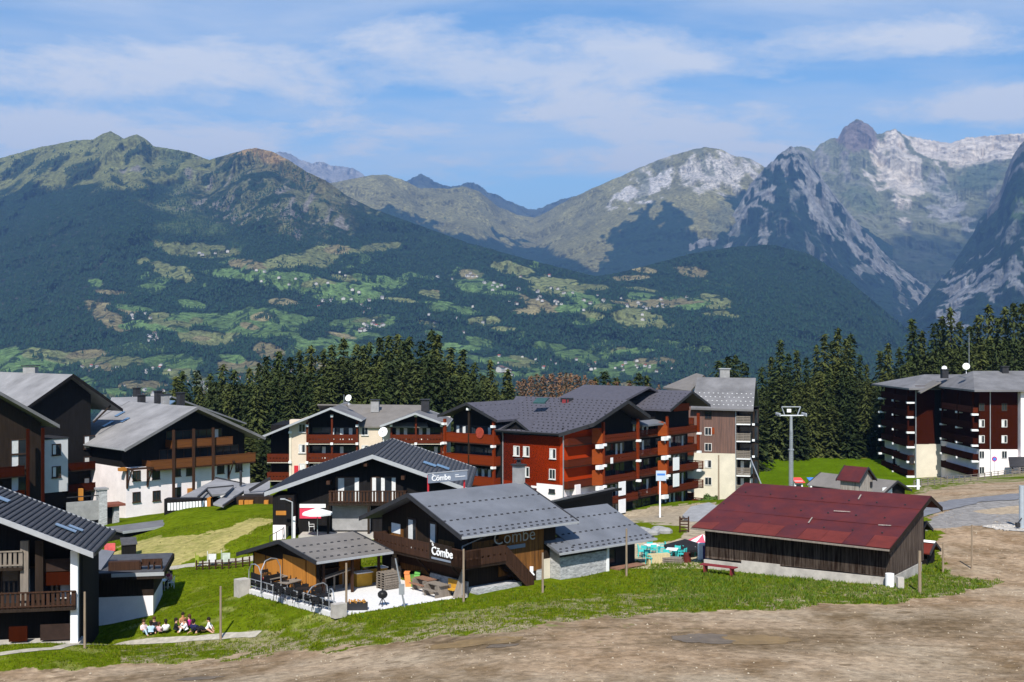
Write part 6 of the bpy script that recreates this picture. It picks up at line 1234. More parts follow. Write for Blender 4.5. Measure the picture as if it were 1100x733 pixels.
mb.add([(p.x+math.cos(a)*2.6*(1+.25*math.sin(a*3)), p.y+math.sin(a)*1.9, gz(p.x+math.cos(a)*2.6*(1+.25*math.sin(a*3)), p.y+math.sin(a)*1.9)+.05) for a in np.linspace(0, 6.28, 30)[:-1]], [tuple(range(29))]); mb.obj('gravel_patch', m_concrete, kind='structure')
mb = MB()
for k in range(140):
    a, rr = r_.rand()*6.28, r_.rand()**.5*2.4; x, y = p.x-.4+math.cos(a)*rr, p.y+math.sin(a)*rr*.7; mb.ball((x, y, gz(x, y)+.06), .05+.08*r_.rand(), 5, 4, (1, 1, .7))
tag(mb.obj('rubble', m_concrete), 'loose pale stones heaped around the steel column', 'rubble', kind='stuff')
# no-parking sign
p = G(1068, 513, 120, 260); p = at(1068, 512.5, 192); R = thing('round_sign', 'round magenta road sign on a thin post before the white wall of the brown block', 'road sign', tuple(p))
mb = MB(); mb.tube(p-Vector((0, 0, .6)), p+Vector((0, 0, 2.6)), .05); mb.obj('post', m_galv, R); mb = MB(); mb.tube(p+Vector((0, -.08, 2.9)), p+Vector((0, -.12, 2.9)), .42, .42, 20); q = mb.obj('disc', m_magenta, R); mb = MB(); mb.tube(p+Vector((0, -.13, 2.9)), p+Vector((0, -.135, 2.9)), .26, .26, 20); mb.obj('blue_field', m_bluep, q)
# wooden fence along the road
def fence(pts, n, label, h=1.0, m=m_graywood, rails=3, post_r=.07):
    P = [at(*q) for q in pts]; L_ = [0]
    for a, b in zip(P[:-1], P[1:]): L_.append(L_[-1]+(b-a).length)
    R = thing('wooden_fence', label, 'fence', tuple(P[0])); rl = []
    for k in range(n+1):
        d = L_[-1]*k/n; i = max(j for j in range(len(P)-1) if L_[j] <= d+1e-6); q = P[i].lerp(P[i+1], (d-L_[i])/(L_[i+1]-L_[i])); g_ = gz(q.x, q.y); q = Vector((q.x, q.y, g_)); rl.append(q); mb = MB(); mb.tube(q-Vector((0, 0, .2)), q+Vector((0, 0, h)), post_r, post_r, 6); mb.obj('post', m, R)
    for j in range(rails):
        mb = MB(); mb.path([q+Vector((0, 0, h*(.35+.3*j))) for q in rl], .045, 5); mb.obj('rail', m, R)
fence([(982, 530, 148), (1010, 524, 158), (1040, 517, 170), (1070, 512, 180), (1102, 507, 190), (1150, 500, 200)], 22, 'long grey timber rail fence rising along the road beside the brown block')
fence([(268, 600, 92.5), (255, 603, 92.5), (240, 606, 92.5), (211, 608, 93)], 8, 'short dark timber rail fence on the lawn left of the terrace bar', .75, m_brownwood, 2)
p = G(985, 528, 110, 220); p = at(986, 529, 146); mb = MB(); mb.box(p+Vector((0, 0, .6)), (.3, .3, 2.0)); mb.box(p+Vector((-.8, 0, .75)), (2.2, .12, .14)); mb.box(p+Vector((-1.8, 0, .2)), (.14, .12, 1.2)); tag(mb.obj('white_gate', m_whitep, origin=p), 'white barrier post with a short horizontal arm at the end of the road fence', 'barrier')
# toy-like play houses on the meadow
for px, m_, nm in ((857, m_redroofp, 'small white ticket hut with coral red roof on the meadow'), (874, m_bluep, 'small white ticket hut with bright blue roof on the meadow')):
    p = at(px, 527, 185); R = thing('ticket_hut', nm, 'hut', tuple(p)); mb = MB(); mb.box(p+Vector((0, 0, .6)), (1.3, 1.1, 1.9)); mb.obj('wall', m_whitep, R)
    mb = MB(); mb.plate(p+Vector((-.95, .6, 1.95)), p+Vector((.6, .6, 1.95)), p+Vector((.95, -.9, 1.35)), p+Vector((-.6, -.9, 1.35)), .08); mb.obj('roof', m_, R); mb = MB(); mb.box(p+Vector((0, -.57, .75)), (.8, .06, .55)); mb.obj('hatch', m_glass, R)
# little birdhouse-like white box on the forest edge, metal tower by the meadow
p = at(942, 487, 246); R = thing('ski_gate_post', 'grey metal post with a box at the meadow edge left of the brown block', 'post', tuple(p)); mb = MB(); mb.tube(p-Vector((0, 0, .5)), p+Vector((0, 0, 4.0)), .2, .16); mb.obj('post', m_galv, R); mb = MB(); mb.box(p+Vector((0, 0, 4.3)), (.9, .5, .7)); mb.box(p+Vector((-.7, 0, 4.0)), (.9, .2, .2)); mb.obj('box', m_galv, R)
# red bench by the barn
c0 = ff.P(-12.9, 1.05, 0); bx = G(772, 617.5); dr = Vector((-b2.x, -b2.y, 0))
R = thing('picnic_bench', 'dark red low wooden bench against the left end of the barn', 'bench', tuple(bx)); L2 = 1.25
mb = MB(); p = bx+Vector((0, 0, .55)); nrm = Vector((b1.x, b1.y, 0)); tw = -.02
for k in range(3): q = p+nrm*(-.2+k*.2); mb.hexa([q-dr*L2-nrm*.09, q+dr*L2-nrm*.09, q+dr*L2+nrm*.09, q-dr*L2+nrm*.09]+[v+Vector((0, 0, .06)) for v in (q-dr*L2-nrm*.09, q+dr*L2-nrm*.09, q+dr*L2+nrm*.09, q-dr*L2+nrm*.09)])
mb.obj('seat', m_benchred, R)
for s_ in (-1, 1): mb = MB(); q = bx+dr*s_*.95; mb.hexa([q+nrm*.22+Vector((0, 0, -.2))-dr*.05, q+nrm*.22+Vector((0, 0, -.2))+dr*.05, q-nrm*.22+Vector((0, 0, -.2))+dr*.05, q-nrm*.22+Vector((0, 0, -.2))-dr*.05, q+nrm*.25+Vector((0, 0, .55))-dr*.05, q+nrm*.25+Vector((0, 0, .55))+dr*.05, q-nrm*.25+Vector((0, 0, .55))+dr*.05, q-nrm*.25+Vector((0, 0, .55))-dr*.05]); mb.obj('leg', m_benchred, R)
# ------------------------------------------------------------------ cafe corner between annex and barn
def parasol(px, py, Z, rad, hgt, m1, label, m2=None, zg=None, drop=.5, n=8, slant=None):
    top = at(px, py, Z); g_ = gz(top.x, top.y) if zg is None else zg; R = thing('parasol', label, 'parasol', (top.x, top.y, g_)); mb = MB(); mb.tube((top.x, top.y, g_), top, .03); mb.obj('pole', m_lightmetal, R)
    mb = MB(); V0 = [tuple(top)]
    for k in range(n): a = 6.283*(k+.5)/n; V0.append((top.x+math.cos(a)*rad, top.y+math.sin(a)*rad, top.z-drop))
    for k in range(n): a = 6.283*(k+.5)/n; V0.append((top.x+math.cos(a)*rad, top.y+math.sin(a)*rad, top.z-drop-.16))
    V0.append((top.x, top.y, top.z-.04)); b = len(mb.v); mb.v += V0
    for k in range(n):
        j = (k+1) % n; mb.f += [[b, b+1+k, b+1+j], [b+1+k, b+1+n+k, b+1+n+j, b+1+j], [b+2*n+1, b+1+n+j, b+1+n+k]]; mi = 1 if (m2 and k % 2) else 0; mb.mi += [mi, mi, mi]
    mb.obj('canopy', [m1, m2 or m1], R); return R
m_pink = mat('pink_cloth', (.85, .09, .14), .8, .1, 3)
parasol(736, 579, 86, 1.65, 2.4, m_blackcloth, 'big black parasol over the turquoise cafe seats', n=6, drop=.55)
parasol(755, 574, 88, 1.15, 2.4, m_pink, 'pink and white striped parasol beside the barn roof corner', m_whitep, n=10, drop=.5)
parasol(341, 545.5, 97, 1.25, 2.4, m_whitep, 'white parasol in front of the black chalet', zg=-15.95, drop=.4)
def chair(m, nm='garden_chair'):
    R = thing(nm, 'x', 'chair', (0, 0, 0)); mb = MB(); mb.box((0, 0, .44), (.46, .44, .04)); mb.obj('seat', m, R)
    mb = MB(); mb.box((0, .22, .72), (.44, .04, .22)); mb.tube((-.2, .22, .44), (-.2, .25, .86), .02, n=5); mb.tube((.2, .22, .44), (.2, .25, .86), .02, n=5); mb.box((0, .23, .52), (.44, .03, .06)); mb.obj('backrest', m, R)
    for x in (-.2, .2):
        for y in (-.19, .19): mb = MB(); mb.tube((x, y, .43), (x*1.15, y*1.15, 0), .02, n=5); mb.obj('leg', m, R)
        mb = MB(); mb.box((x*1.15, 0, .64), (.04, .42, .03)); mb.tube((x*1.15, -.19, .43), (x*1.15, -.19, .64), .016, n=5); mb.obj('armrest', m, R)
    return R
def table(m, w, d, h=.74, legm=None, nm='cafe_table', rnd=False):
    R = thing(nm, 'x', 'table', (0, 0, 0)); mb = MB()
    if rnd: mb.tube((0, 0, h-.04), (0, 0, h), w/2, w/2, 16)
    else: mb.box((0, 0, h-.02), (w, d, .045))
    mb.obj('tabletop', m, R)
    for x in (-1, 1):
        for y in (-1, 1): mb = MB(); mb.tube((x*(w/2-.08)*(.7 if rnd else 1), y*(d/2-.08)*(.7 if rnd else 1), h-.04), (x*(w/2-.06)*(.7 if rnd else 1), y*(d/2-.06)*(.7 if rnd else 1), 0), .025, n=5); mb.obj('leg', legm or m, R)
    return R
tc, tw_, bc, wc = chair(m_teal), table(m_whitep, .95, .8, legm=m_teal), chair(m_black), chair(m_whitep)
def on(px, py, z=None, dz=0):
    if z is None: p = G(px, py); return (p.x, p.y, p.z+dz)
    Z = z/((CY-py)/F); return ((px-CX)/F*Z, Z, z+dz)
k = 0
for px, py, n_, lab in ((700, 596, 4, 'leftmost'), (722, 601, 4, 'middle'), (745, 597, 3, 'rightmost')):
    c = Vector(on(px, py)); place(tw_, USED, c, .3+k, '%s of the three white-topped tables of the turquoise cafe' % lab, 'white-topped cafe tables'); k += 1
    for j in range(n_):
        a = .6+j*6.283/n_+k; q = c+Vector((math.cos(a)*.78, math.sin(a)*.78, 0)); q.z = gz(q.x, q.y); place(tc, USED, q, a-math.pi/2, 'turquoise chair at the %s white table of the cafe corner' % lab, 'turquoise cafe chairs at the %s table' % lab)
for i_, (px, py) in enumerate(((694, 603), (698, 606), (690, 599))): place(tc, USED, on(px, py), .5+px, 'turquoise chair pushed aside next to the annex end wall', 'turquoise chairs beside the annex end')
c = Vector(on(757, 602)); R = thing('drinks_fridge', 'white and violet upright cabinet beside the left end of the barn', 'cabinet', tuple(c)); mb = MB(); mb.box(c+Vector((0, 0, .6)), (.9, .6, 1.2)); mb.obj('body', m_whitep, R); mb = MB(); mb.box(c+Vector((.1, -.32, .6)), (.55, .05, .95)); mb.obj('door', mat('violet_panel', (.05, .04, .14), .3), R)
c = Vector(on(738, 604)); mb = MB(); mb.tube(c, c+Vector((0, 0, .65)), .28, .24, 12); tag(mb.obj('wooden_keg', mat('dark_red_keg', (.10, .02, .015)), origin=c), 'small dark red keg standing beneath the black parasol', 'keg')
c = Vector(on(707, 605)); mb = MB(); mb.box(c+Vector((0, 0, .3)), (1.6, .5, .7), .3); tag(mb.obj('straw_bale_seat', mat('pale_straw', (.50, .42, .24), .95, .2, 4, (6, 6, 1)), origin=c), 'pale straw-coloured low block at the left edge of the cafe corner', 'bale')
c = Vector(on(722, 605)); mb = MB(); [mb.box(c+Vector((0, 0, .08+.14*j)), (1.6-.1*j, .7, .10), -.25) for j in range(3)]; tag(mb.obj('timber_stack', m_graywood, origin=c), 'low stack of grey-brown planks before the middle cafe table', 'stack')
c = at(735, 578, 97); g_ = gz(c.x, c.y); R = thing('timber_ladder_frame', 'upright dark brown timber ladder frame behind the black parasol', 'frame', (c.x, c.y, g_)); H = at(735, 555, 97).z-g_
for s_ in (-.35, .35): mb = MB(); mb.box((c.x+s_, c.y, g_+H/2), (.11, .11, H)); mb.obj('upright', m_brownwood, R)
for j in range(5): mb = MB(); mb.box((c.x, c.y, g_+H*(j+.6)/5.2), (.62, .07, .08)); mb.obj('rung', m_brownwood, R)
c = at(748, 556, 112); R = thing('grey_canopy', 'small curved flat grey canopy roof on posts behind the cafe corner', 'canopy', tuple(c)); mb = MB()
pts = [at(px_, py_, z_) for px_, py_, z_ in ((733, 553, 112), (742, 549, 118), (762, 548, 121), (775, 550, 117), (762, 556, 110), (744, 556, 107))]; z_ = c.z+.2; mb.prism([(q.x, q.y, z_) for q in pts], (0, 0, -.25)); mb.obj('roof', m_greyconc, R)
for q in pts[::2]: mb = MB(); mb.tube((q.x, q.y, z_-2.2), (q.x*.995, q.y, z_-.25), .09); mb.obj('post', m_darkwood, R)
# grey rocks by the annex
r_ = random.Random(3)
for k in range(7):
    px, py = 690+k*4+r_.uniform(-2, 2), 571+r_.uniform(-3, 4); p = Vector(on(px, py)); mb = MB(); mb.ball(p+Vector((0, 0, .15)), r_.uniform(.35, .6), 7, 5, (1.3, 1, .7)); tag(mb.obj('boulder', m_greyconc, origin=p), 'grey boulder in the row of rocks behind the stone annex', 'boulder', 'boulders behind the stone annex')
# pallets before the annex recess
c = ga.P(6.3, -.15, -16.15); R = thing('pallet_pile', 'pile of brown-grey pallets in front of the dark recess of the annex', 'pallets', tuple(c))
for j in range(5):
    mb = MB()
    for q in range(5): ga.box(mb, 5.0, 7.6, -.45+.0*q, .5, -16.1+j*.19, -16.07+j*.19) if q == 0 else ga.box(mb, 5.0+(q-1)*.8, 5.12+(q-1)*.8, -.42, .48, -16.2+j*.19, -16.1+j*.19)
    mb.obj('pallet', m_graywood if j % 2 else mat('reddish_timber', (.22, .12, .08)), R)
# ------------------------------------------------------------------ terrace furniture
def T(px, py): return Vector(on(px, py, ZT))
def arch(px0, py0, px1, py1, ytop, label, seat=True):
    a, b = T(px0, py0), T(px1, py1); h = (py0-ytop)/F*a.y; R = thing('tube_arch', label, 'tubular frame', tuple((a+b)/2)); mb = MB(); d = (b-a)
    pts = [a]+[a+d*(.5-.5*math.cos(math.pi*t))+Vector((0, 0, h*(math.sin(math.pi*(.12+.76*t))-.37)/.63 if 0 < t < 1 else h*.0)) for t in [k/10 for k in range(1, 10)]]+[b]
    pts = [a, a+Vector((0, 0, h*.7))+d*.04, a+d*.22+Vector((0, 0, h*.95)), a+d*.5+Vector((0, 0, h)), a+d*.78+Vector((0, 0, h*.95)), b+Vector((0, 0, h*.7))-d*.04, b]; mb.path(pts, .035); mb.obj('tube', m_galv, R)
    if seat: mb = MB(); q = a.lerp(b, .5); mb.box(q+Vector((0, .25, .45)), (d.length*.8, .4, .06), math.atan2(d.y, d.x)); mb.obj('seat', m_black, R); mb = MB(); mb.box(q+Vector((0, .42, .75)), (d.length*.8, .05, .45), math.atan2(d.y, d.x)); mb.obj('backrest', m_black, R)
arch(267, 632, 281, 637, 604, 'old chairlift seat frame of grey tubing, at the far left corner of the terrace')
arch(280, 638, 302, 633, 602, 'tallest grey tube arch on the terrace, its top above the orange planks')
arch(288, 622, 305, 626, 612, 'low grey tube frame with black seat close to the orange plank wall')
arch(353, 655, 359, 659, 631, 'narrow grey tube frame at the front corner of the terrace', False)
arch(330, 649, 352, 640, 632, 'wide grey tube frame near the bar counter', False)
pe = Vector((TB.x-TA.x, TB.y-TA.y, 0)); 
R = thing('terrace_railing', 'grey tubular railing with black panels along the left edge of the terrace', 'railing', (TA.x, TA.y, ZT)); n_ = 14; q0 = Vector((TA.x, TA.y, ZT))+Vector((.15, .1, 0))
for k in range(n_+1): q = q0+pe*(k/n_*.97); mb = MB(); mb.tube(q, q+Vector((0, 0, .62)), .03, n=6); mb.obj('post', m_galv, R)
for j in (.2, .62): mb = MB(); mb.tube(q0+Vector((0, 0, j)), q0+pe*.97+Vector((0, 0, j)), .028, n=6); mb.obj('rail', m_galv, R)
for k in range(n_): a, b = q0+pe*((k+.12)/n_*.97), q0+pe*((k+.88)/n_*.97); mb = MB(); mb.hexa([a+Vector((.0, .03, .22)), b+Vector((0, .03, .22)), b+Vector((.05, .07, .22)), a+Vector((.05, .07, .22)), a+Vector((0, .03, .52)), b+Vector((0, .03, .52)), b+Vector((.05, .07, .52)), a+Vector((.05, .07, .52))]); mb.obj('panel', m_black, R)
gt, dt = table(m_graywood, 1.5, .8, legm=m_galv, nm='terrace_table'), table(m_black, .8, .8, legm=m_black, nm='small_table')
spots = [(297, 632, 'grey-topped table nearest the far left corner of the terrace', gt), (312, 637, 'grey-topped table in the middle of the railing side of the terrace', gt), (318, 627, 'pale grey table close under the orange plank wall', gt), (325, 645, 'small black table beside the railing, third from the front corner', dt), (338, 645, 'small black table standing free on the white terrace', dt), (347, 652, 'small black table beside the railing next to the front corner', dt), (341, 636, 'small black table nearest the bar counter', dt)]
for i_, (px, py, lab, pr) in enumerate(spots): place(pr, USED, T(px, py), .85+.2*i_, lab, None)
CH = [(290, 634), (303, 628), (300, 640), (318, 642), (308, 632), (324, 630), (312, 624), (330, 641), (320, 648), (333, 650), (343, 648), (352, 648), (340, 656), (335, 636), (346, 633), (286, 626), (295, 622), (307, 637), (315, 634), (327, 637), (322, 641), (284, 633), (310, 645), (340, 652), (299, 645)]
for i_, (px, py) in enumerate(CH): place(bc, USED, T(px, py), i_*1.3, 'black chair among the crowded tables behind the terrace railing', 'black chairs on the terrace')
for px, py, lab in ((301, 626, 'red cushion lying on a black seat at the far left of the terrace'), (279, 630, 'small red cushion beside the tallest tube arch')):
    q = T(px, py)+Vector((0, 0, .5)); mb = MB(); mb.ball(q, .26, 10, 6, (1.2, .9, .4)); tag(mb.obj('cushion', m_redcloth, origin=q), lab, 'cushion')
q = T(261, 633); mb = MB(); mb.box(q+Vector((-.05, 0, .0)), (.8, .7, 1.3), .7); tag(mb.obj('concrete_block', m_concrete, origin=q), 'big square concrete block at the left corner of the terrace', 'block')
q = T(366, 659); mb = MB(); mb.box(q+Vector((-.1, -.1, .2)), (.8, .5, .8), .7); tag(mb.obj('concrete_block', m_concrete, origin=q), 'concrete block at the foot of the pole on the front corner of the terrace', 'block')
q = T(384, 655); R = thing('flower_trough', 'dark trough with small orange flowers at the front edge of the terrace', 'planter', tuple(q)); mb = MB(); mb.box(q+Vector((0, 0, .2)), (1.2, .45, .4), .1); mb.obj('trough', m_darkmetal, R); mb = MB()
for k in range(60): mb.ball(q+Vector((random.uniform(-.5, .5), random.uniform(-.18, .18), .42+random.uniform(0, .15))), .045, 5, 4)
mb.obj('flowers', mat('orange_petals', (.45, .22, .05)), R)
# counter boards, yellow boxes, pallets
q = T(352, 634); R = thing('bar_counter', 'long slanting timber bar counter with pale top in front of the kiosk', 'counter', tuple(q)); a, b = T(349, 640), T(381, 628); d = (b-a).normalized(); mb = MB(); mb.hexa([a+Vector((0, 0, 1.0)), b+Vector((0, 0, 1.0)), b+Vector((-.3, .4, 1.0)), a+Vector((-.3, .4, 1.0)), a+Vector((0, 0, 1.07)), b+Vector((0, 0, 1.07)), b+Vector((-.3, .4, 1.07)), a+Vector((-.3, .4, 1.07))]); mb.obj('top', mat('pale_plank', (.42, .36, .30)), R)
for t in (.05, .35, .65, .95): mb = MB(); p_ = a.lerp(b, t)+Vector((-.1, .15, .5)); mb.box(p_, (.1, .1, 1.0)); mb.obj('leg', m_graywood, R)
for px, py, w, lab in ((389, 629, 1.1, 'yellow-orange timber box with pale lid left of the pallet stack'), (399, 625, .9, 'yellow open crate shelf just behind the pallet stack'), (404, 624, 1.3, 'yellow bench with a pale top at the kiosk corner')):
    q = T(px, py); R = thing('timber_box', lab, 'box', tuple(q)); mb = MB(); mb.box(q+Vector((0, 0, .42)), (w, .7, .84), .6); mb.obj('body', m_yellow, R); mb = MB(); mb.box(q+Vector((0, 0, .87)), (w*1.08, .8, .06), .6); mb.obj('lid', m_whitep if px != 399 else m_yellow, R)
q = T(417, 632); R = thing('pallet_stack', 'neat stack of seven weathered grey pallets on the white terrace', 'pallets', tuple(q))
for j in range(7): mb = MB(); [mb.box(q+Vector((math.cos(.7)*(-.48+.24*i_), math.sin(.7)*(-.48+.24*i_), .13+j*.155)), (.17, 1.15-.06*j, .03), .7) for i_ in range(5)]; [mb.box(q+Vector((-math.sin(.7)*y_, math.cos(.7)*y_, .06+j*.155)), (1.15, .1, .10), .7) for y_ in (-.45, 0, .45)]; mb.obj('pallet', m_graywood, R)
q = T(411, 651); R = thing('kettle_barbecue', 'black kettle barbecue on tripod legs in the middle of the terrace front', 'barbecue', tuple(q)); mb = MB(); mb.ball(q+Vector((0, 0, .68)), .3, 14, 10, (1, 1, .85)); mb.obj('kettle', m_black, R)
for k in range(3): a = k*2.09+.5; mb = MB(); mb.tube(q+Vector((0, 0, .5)), q+Vector((math.cos(a)*.28, math.sin(a)*.28, 0)), .025); mb.obj('leg', m_darkmetal, R)
mb = MB(); mb.tube(q+Vector((0, 0, .93)), q+Vector((0, 0, 1.0)), .05); mb.obj('handle', m_darkmetal, R)
q = T(424, 622); mb = MB(); mb.box(q+Vector((0, 0, .7)), (.35, .3, 1.5), .6); mb.ball(q+Vector((0, 0, 1.55)), .17); mb.box(q+Vector((.3, -.1, .45)), (.5, .35, .9), .9); tag(mb.obj('carved_figure', mat('pale_wood', (.34, .28, .22)), origin=q), 'pale carved wooden figure standing beside the pallet stack', 'sculpture')
for px, m_, lab in ((440, m_orangep, 'orange waste bin against the stone base of the restaurant'), (446, m_greenp, 'green waste bin against the stone base of the restaurant')):
    q = T(px, 630); mb = MB(); mb.hexa([q+Vector(v) for v in ((-.25, -.2, 0), (.25, -.2, 0), (.25, .25, 0), (-.25, .25, 0), (-.32, -.27, .85), (.32, -.27, .85), (.32, .3, .85), (-.32, .3, .85))]); mb.box(q+Vector((0, 0, .9)), (.68, .62, .08)); tag(mb.obj('waste_bin', m_, origin=q), lab, 'bin')
for px, py, lab in ((457, 634, 'reddish picnic table left of the wooden benches by the stone wall'), (470, 640, 'grey picnic table in front of the stone wall, nearest the pole')):
    q = T(px, py); R = thing('picnic_table', lab, 'picnic table', tuple(q)); rz_ = -math.atan2(.648, .761)*0+math.atan2(-E2.y, -E2.x); mt = mat('reddish_timber', (.22, .12, .08)) if px == 457 else m_graywood
    mb = MB(); mb.box(q+Vector((0, 0, .74)), (1.5, .7, .06), rz_); mb.obj('tabletop', mt, R); n2 = Vector((-math.sin(rz_), math.cos(rz_), 0)); x2 = Vector((math.cos(rz_), math.sin(rz_), 0))
    for s_ in (-1, 1): mb = MB(); mb.box(q+n2*.62*s_+Vector((0, 0, .44)), (1.5, .26, .05), rz_); mb.obj('seat', mt, R); mb = MB(); mb.box(q+x2*.55*s_+Vector((0, 0, .36)), (.09, 1.2, .72), rz_); mb.obj('leg', m_graywood, R)
q = T(486, 641); R = thing('yellow_bench', 'yellow and black wooden seat by the stone corner of the restaurant', 'bench', tuple(q)); rz_ = math.atan2(-E2.y, -E2.x)
mb = MB(); mb.box(q+Vector((-.05, .1, .45)), (1.0, .45, .08), rz_); mb.obj('seat', m_yellow, R); mb = MB(); mb.box(q+Vector((.05, .35, .75)), (1.0, .08, .5), rz_); mb.obj('backrest', m_yellow, R)
for s_ in (-.4, .4): mb = MB(); mb.box(q+Vector((math.cos(rz_)*s_, math.sin(rz_)*s_, .22)), (.1, .4, .44), rz_); mb.obj('leg', m_black, R)
q = T(492, 643); mb = MB(); mb.prism([q+Vector((-.35, 0, 0)), q+Vector((.35, -.1, 0)), q+Vector((.15, .2, 1.6))], (.1, .25, 0)); tag(mb.obj('leaning_board', m_graywood, origin=q), 'grey triangular board leaning by the pole at the restaurant corner', 'board')
a_, z_ = fl.at(510, 640); q = fr.P(.6, 1.0, ZT); 
# white garden furniture on the paving of the black chalet
for i_, (px, py) in enumerate(((329, 569), (335, 571), (341, 570), (333, 566))): place(wc, USED, on(px, py, -15.95), i_*1.7, 'white plastic chair on the paving left of the round hedge wall', 'white plastic chairs before the black chalet')
q = Vector(on(350, 568, -15.95)); mb = MB(); mb.box(q+Vector((0, 0, .55)), (2.0, .8, 1.1)); tag(mb.obj('stone_planter', m_greyconc, origin=q), 'broad grey stone planter block on the paving before the black chalet', 'planter')
q = Vector(on(370, 567, -15.95)); mb = MB(); mb.box(q+Vector((0, 0, .3)), (3.4, .8, .7)); tag(mb.obj('pale_wall_seat', m_concrete, origin=q), 'long low pale wall on the paving right of the white parasol', 'wall')
q = Vector(on(356, 562, -15.95)); mb = MB(); mb.box(q+Vector((0, 0, .9)), (.7, .3, .4)); mb.tube(q, q+Vector((0, 0, .75)), .04); tag(mb.obj('menu_stand', m_greenp, origin=q), 'small green panel stand beside the white parasol', 'stand')
# railing and steps left of the black chalet
R = thing('stair_handrail', 'thin dark handrail on the grass steps below the black chalet', 'handrail', tuple(G(297, 582)))
for (p1, p2) in (((290, 589), (297, 585)), ((297, 585), (304, 581)), ((304, 581), (309, 574))):
    a, b = G(*p1), G(*p2); mb = MB(); mb.tube(a, a+Vector((0, 0, 1)), .03, n=5); mb.tube(a+Vector((0, 0, 1)), b+Vector((0, 0, 1)), .03, n=5); mb.tube(b, b+Vector((0, 0, 1)), .03, n=5); mb.obj('rail_section', m_darkmetal, R)
# banners on the lawn fence
for px, py, m_, lab in ((212, 610, m_yellow, 'narrow yellow-green banner post at the left end of the lawn fence'), (228, 608.5, m_curtain, 'white banner on the lawn fence, left of the grey one'), (243, 607.5, mat('pale_grey_banner', (.45, .5, .42)), 'pale grey-green banner on the lawn fence')):
    q = Vector(on(px, py)); w = .3 if px == 212 else .75; mb = MB(); mb.box(q+Vector((0, 0, .6)), (w*.8, .06, .75), .1); mb.tube(q-Vector((w/2, 0, 0)), q+Vector((-w/2, 0, 1.2)), .03); tag(mb.obj('banner', m_ if px != 212 else mat('lime_cloth', (.25, .30, .04)), origin=q), lab, 'banner')
for px, py in ((235, 565), (212, 571)): pass
q = Vector(on(130, 588)); q = at(118, 588, 104); mb = MB(); mb.box(q, (.9, .6, .6), .3); tag(mb.obj('equipment_box', mat('red_white_plastic', (.55, .10, .10)), origin=q), 'small red and white box behind the dark chalet roof corner', 'box')
mb = MB(); mb.box(q+Vector((-.35, -.55, .1)), (.8, .06, .35), .3); mb.obj('lid_stripe', m_whitep, bpy.data.objects['equipment_box']) if False else None
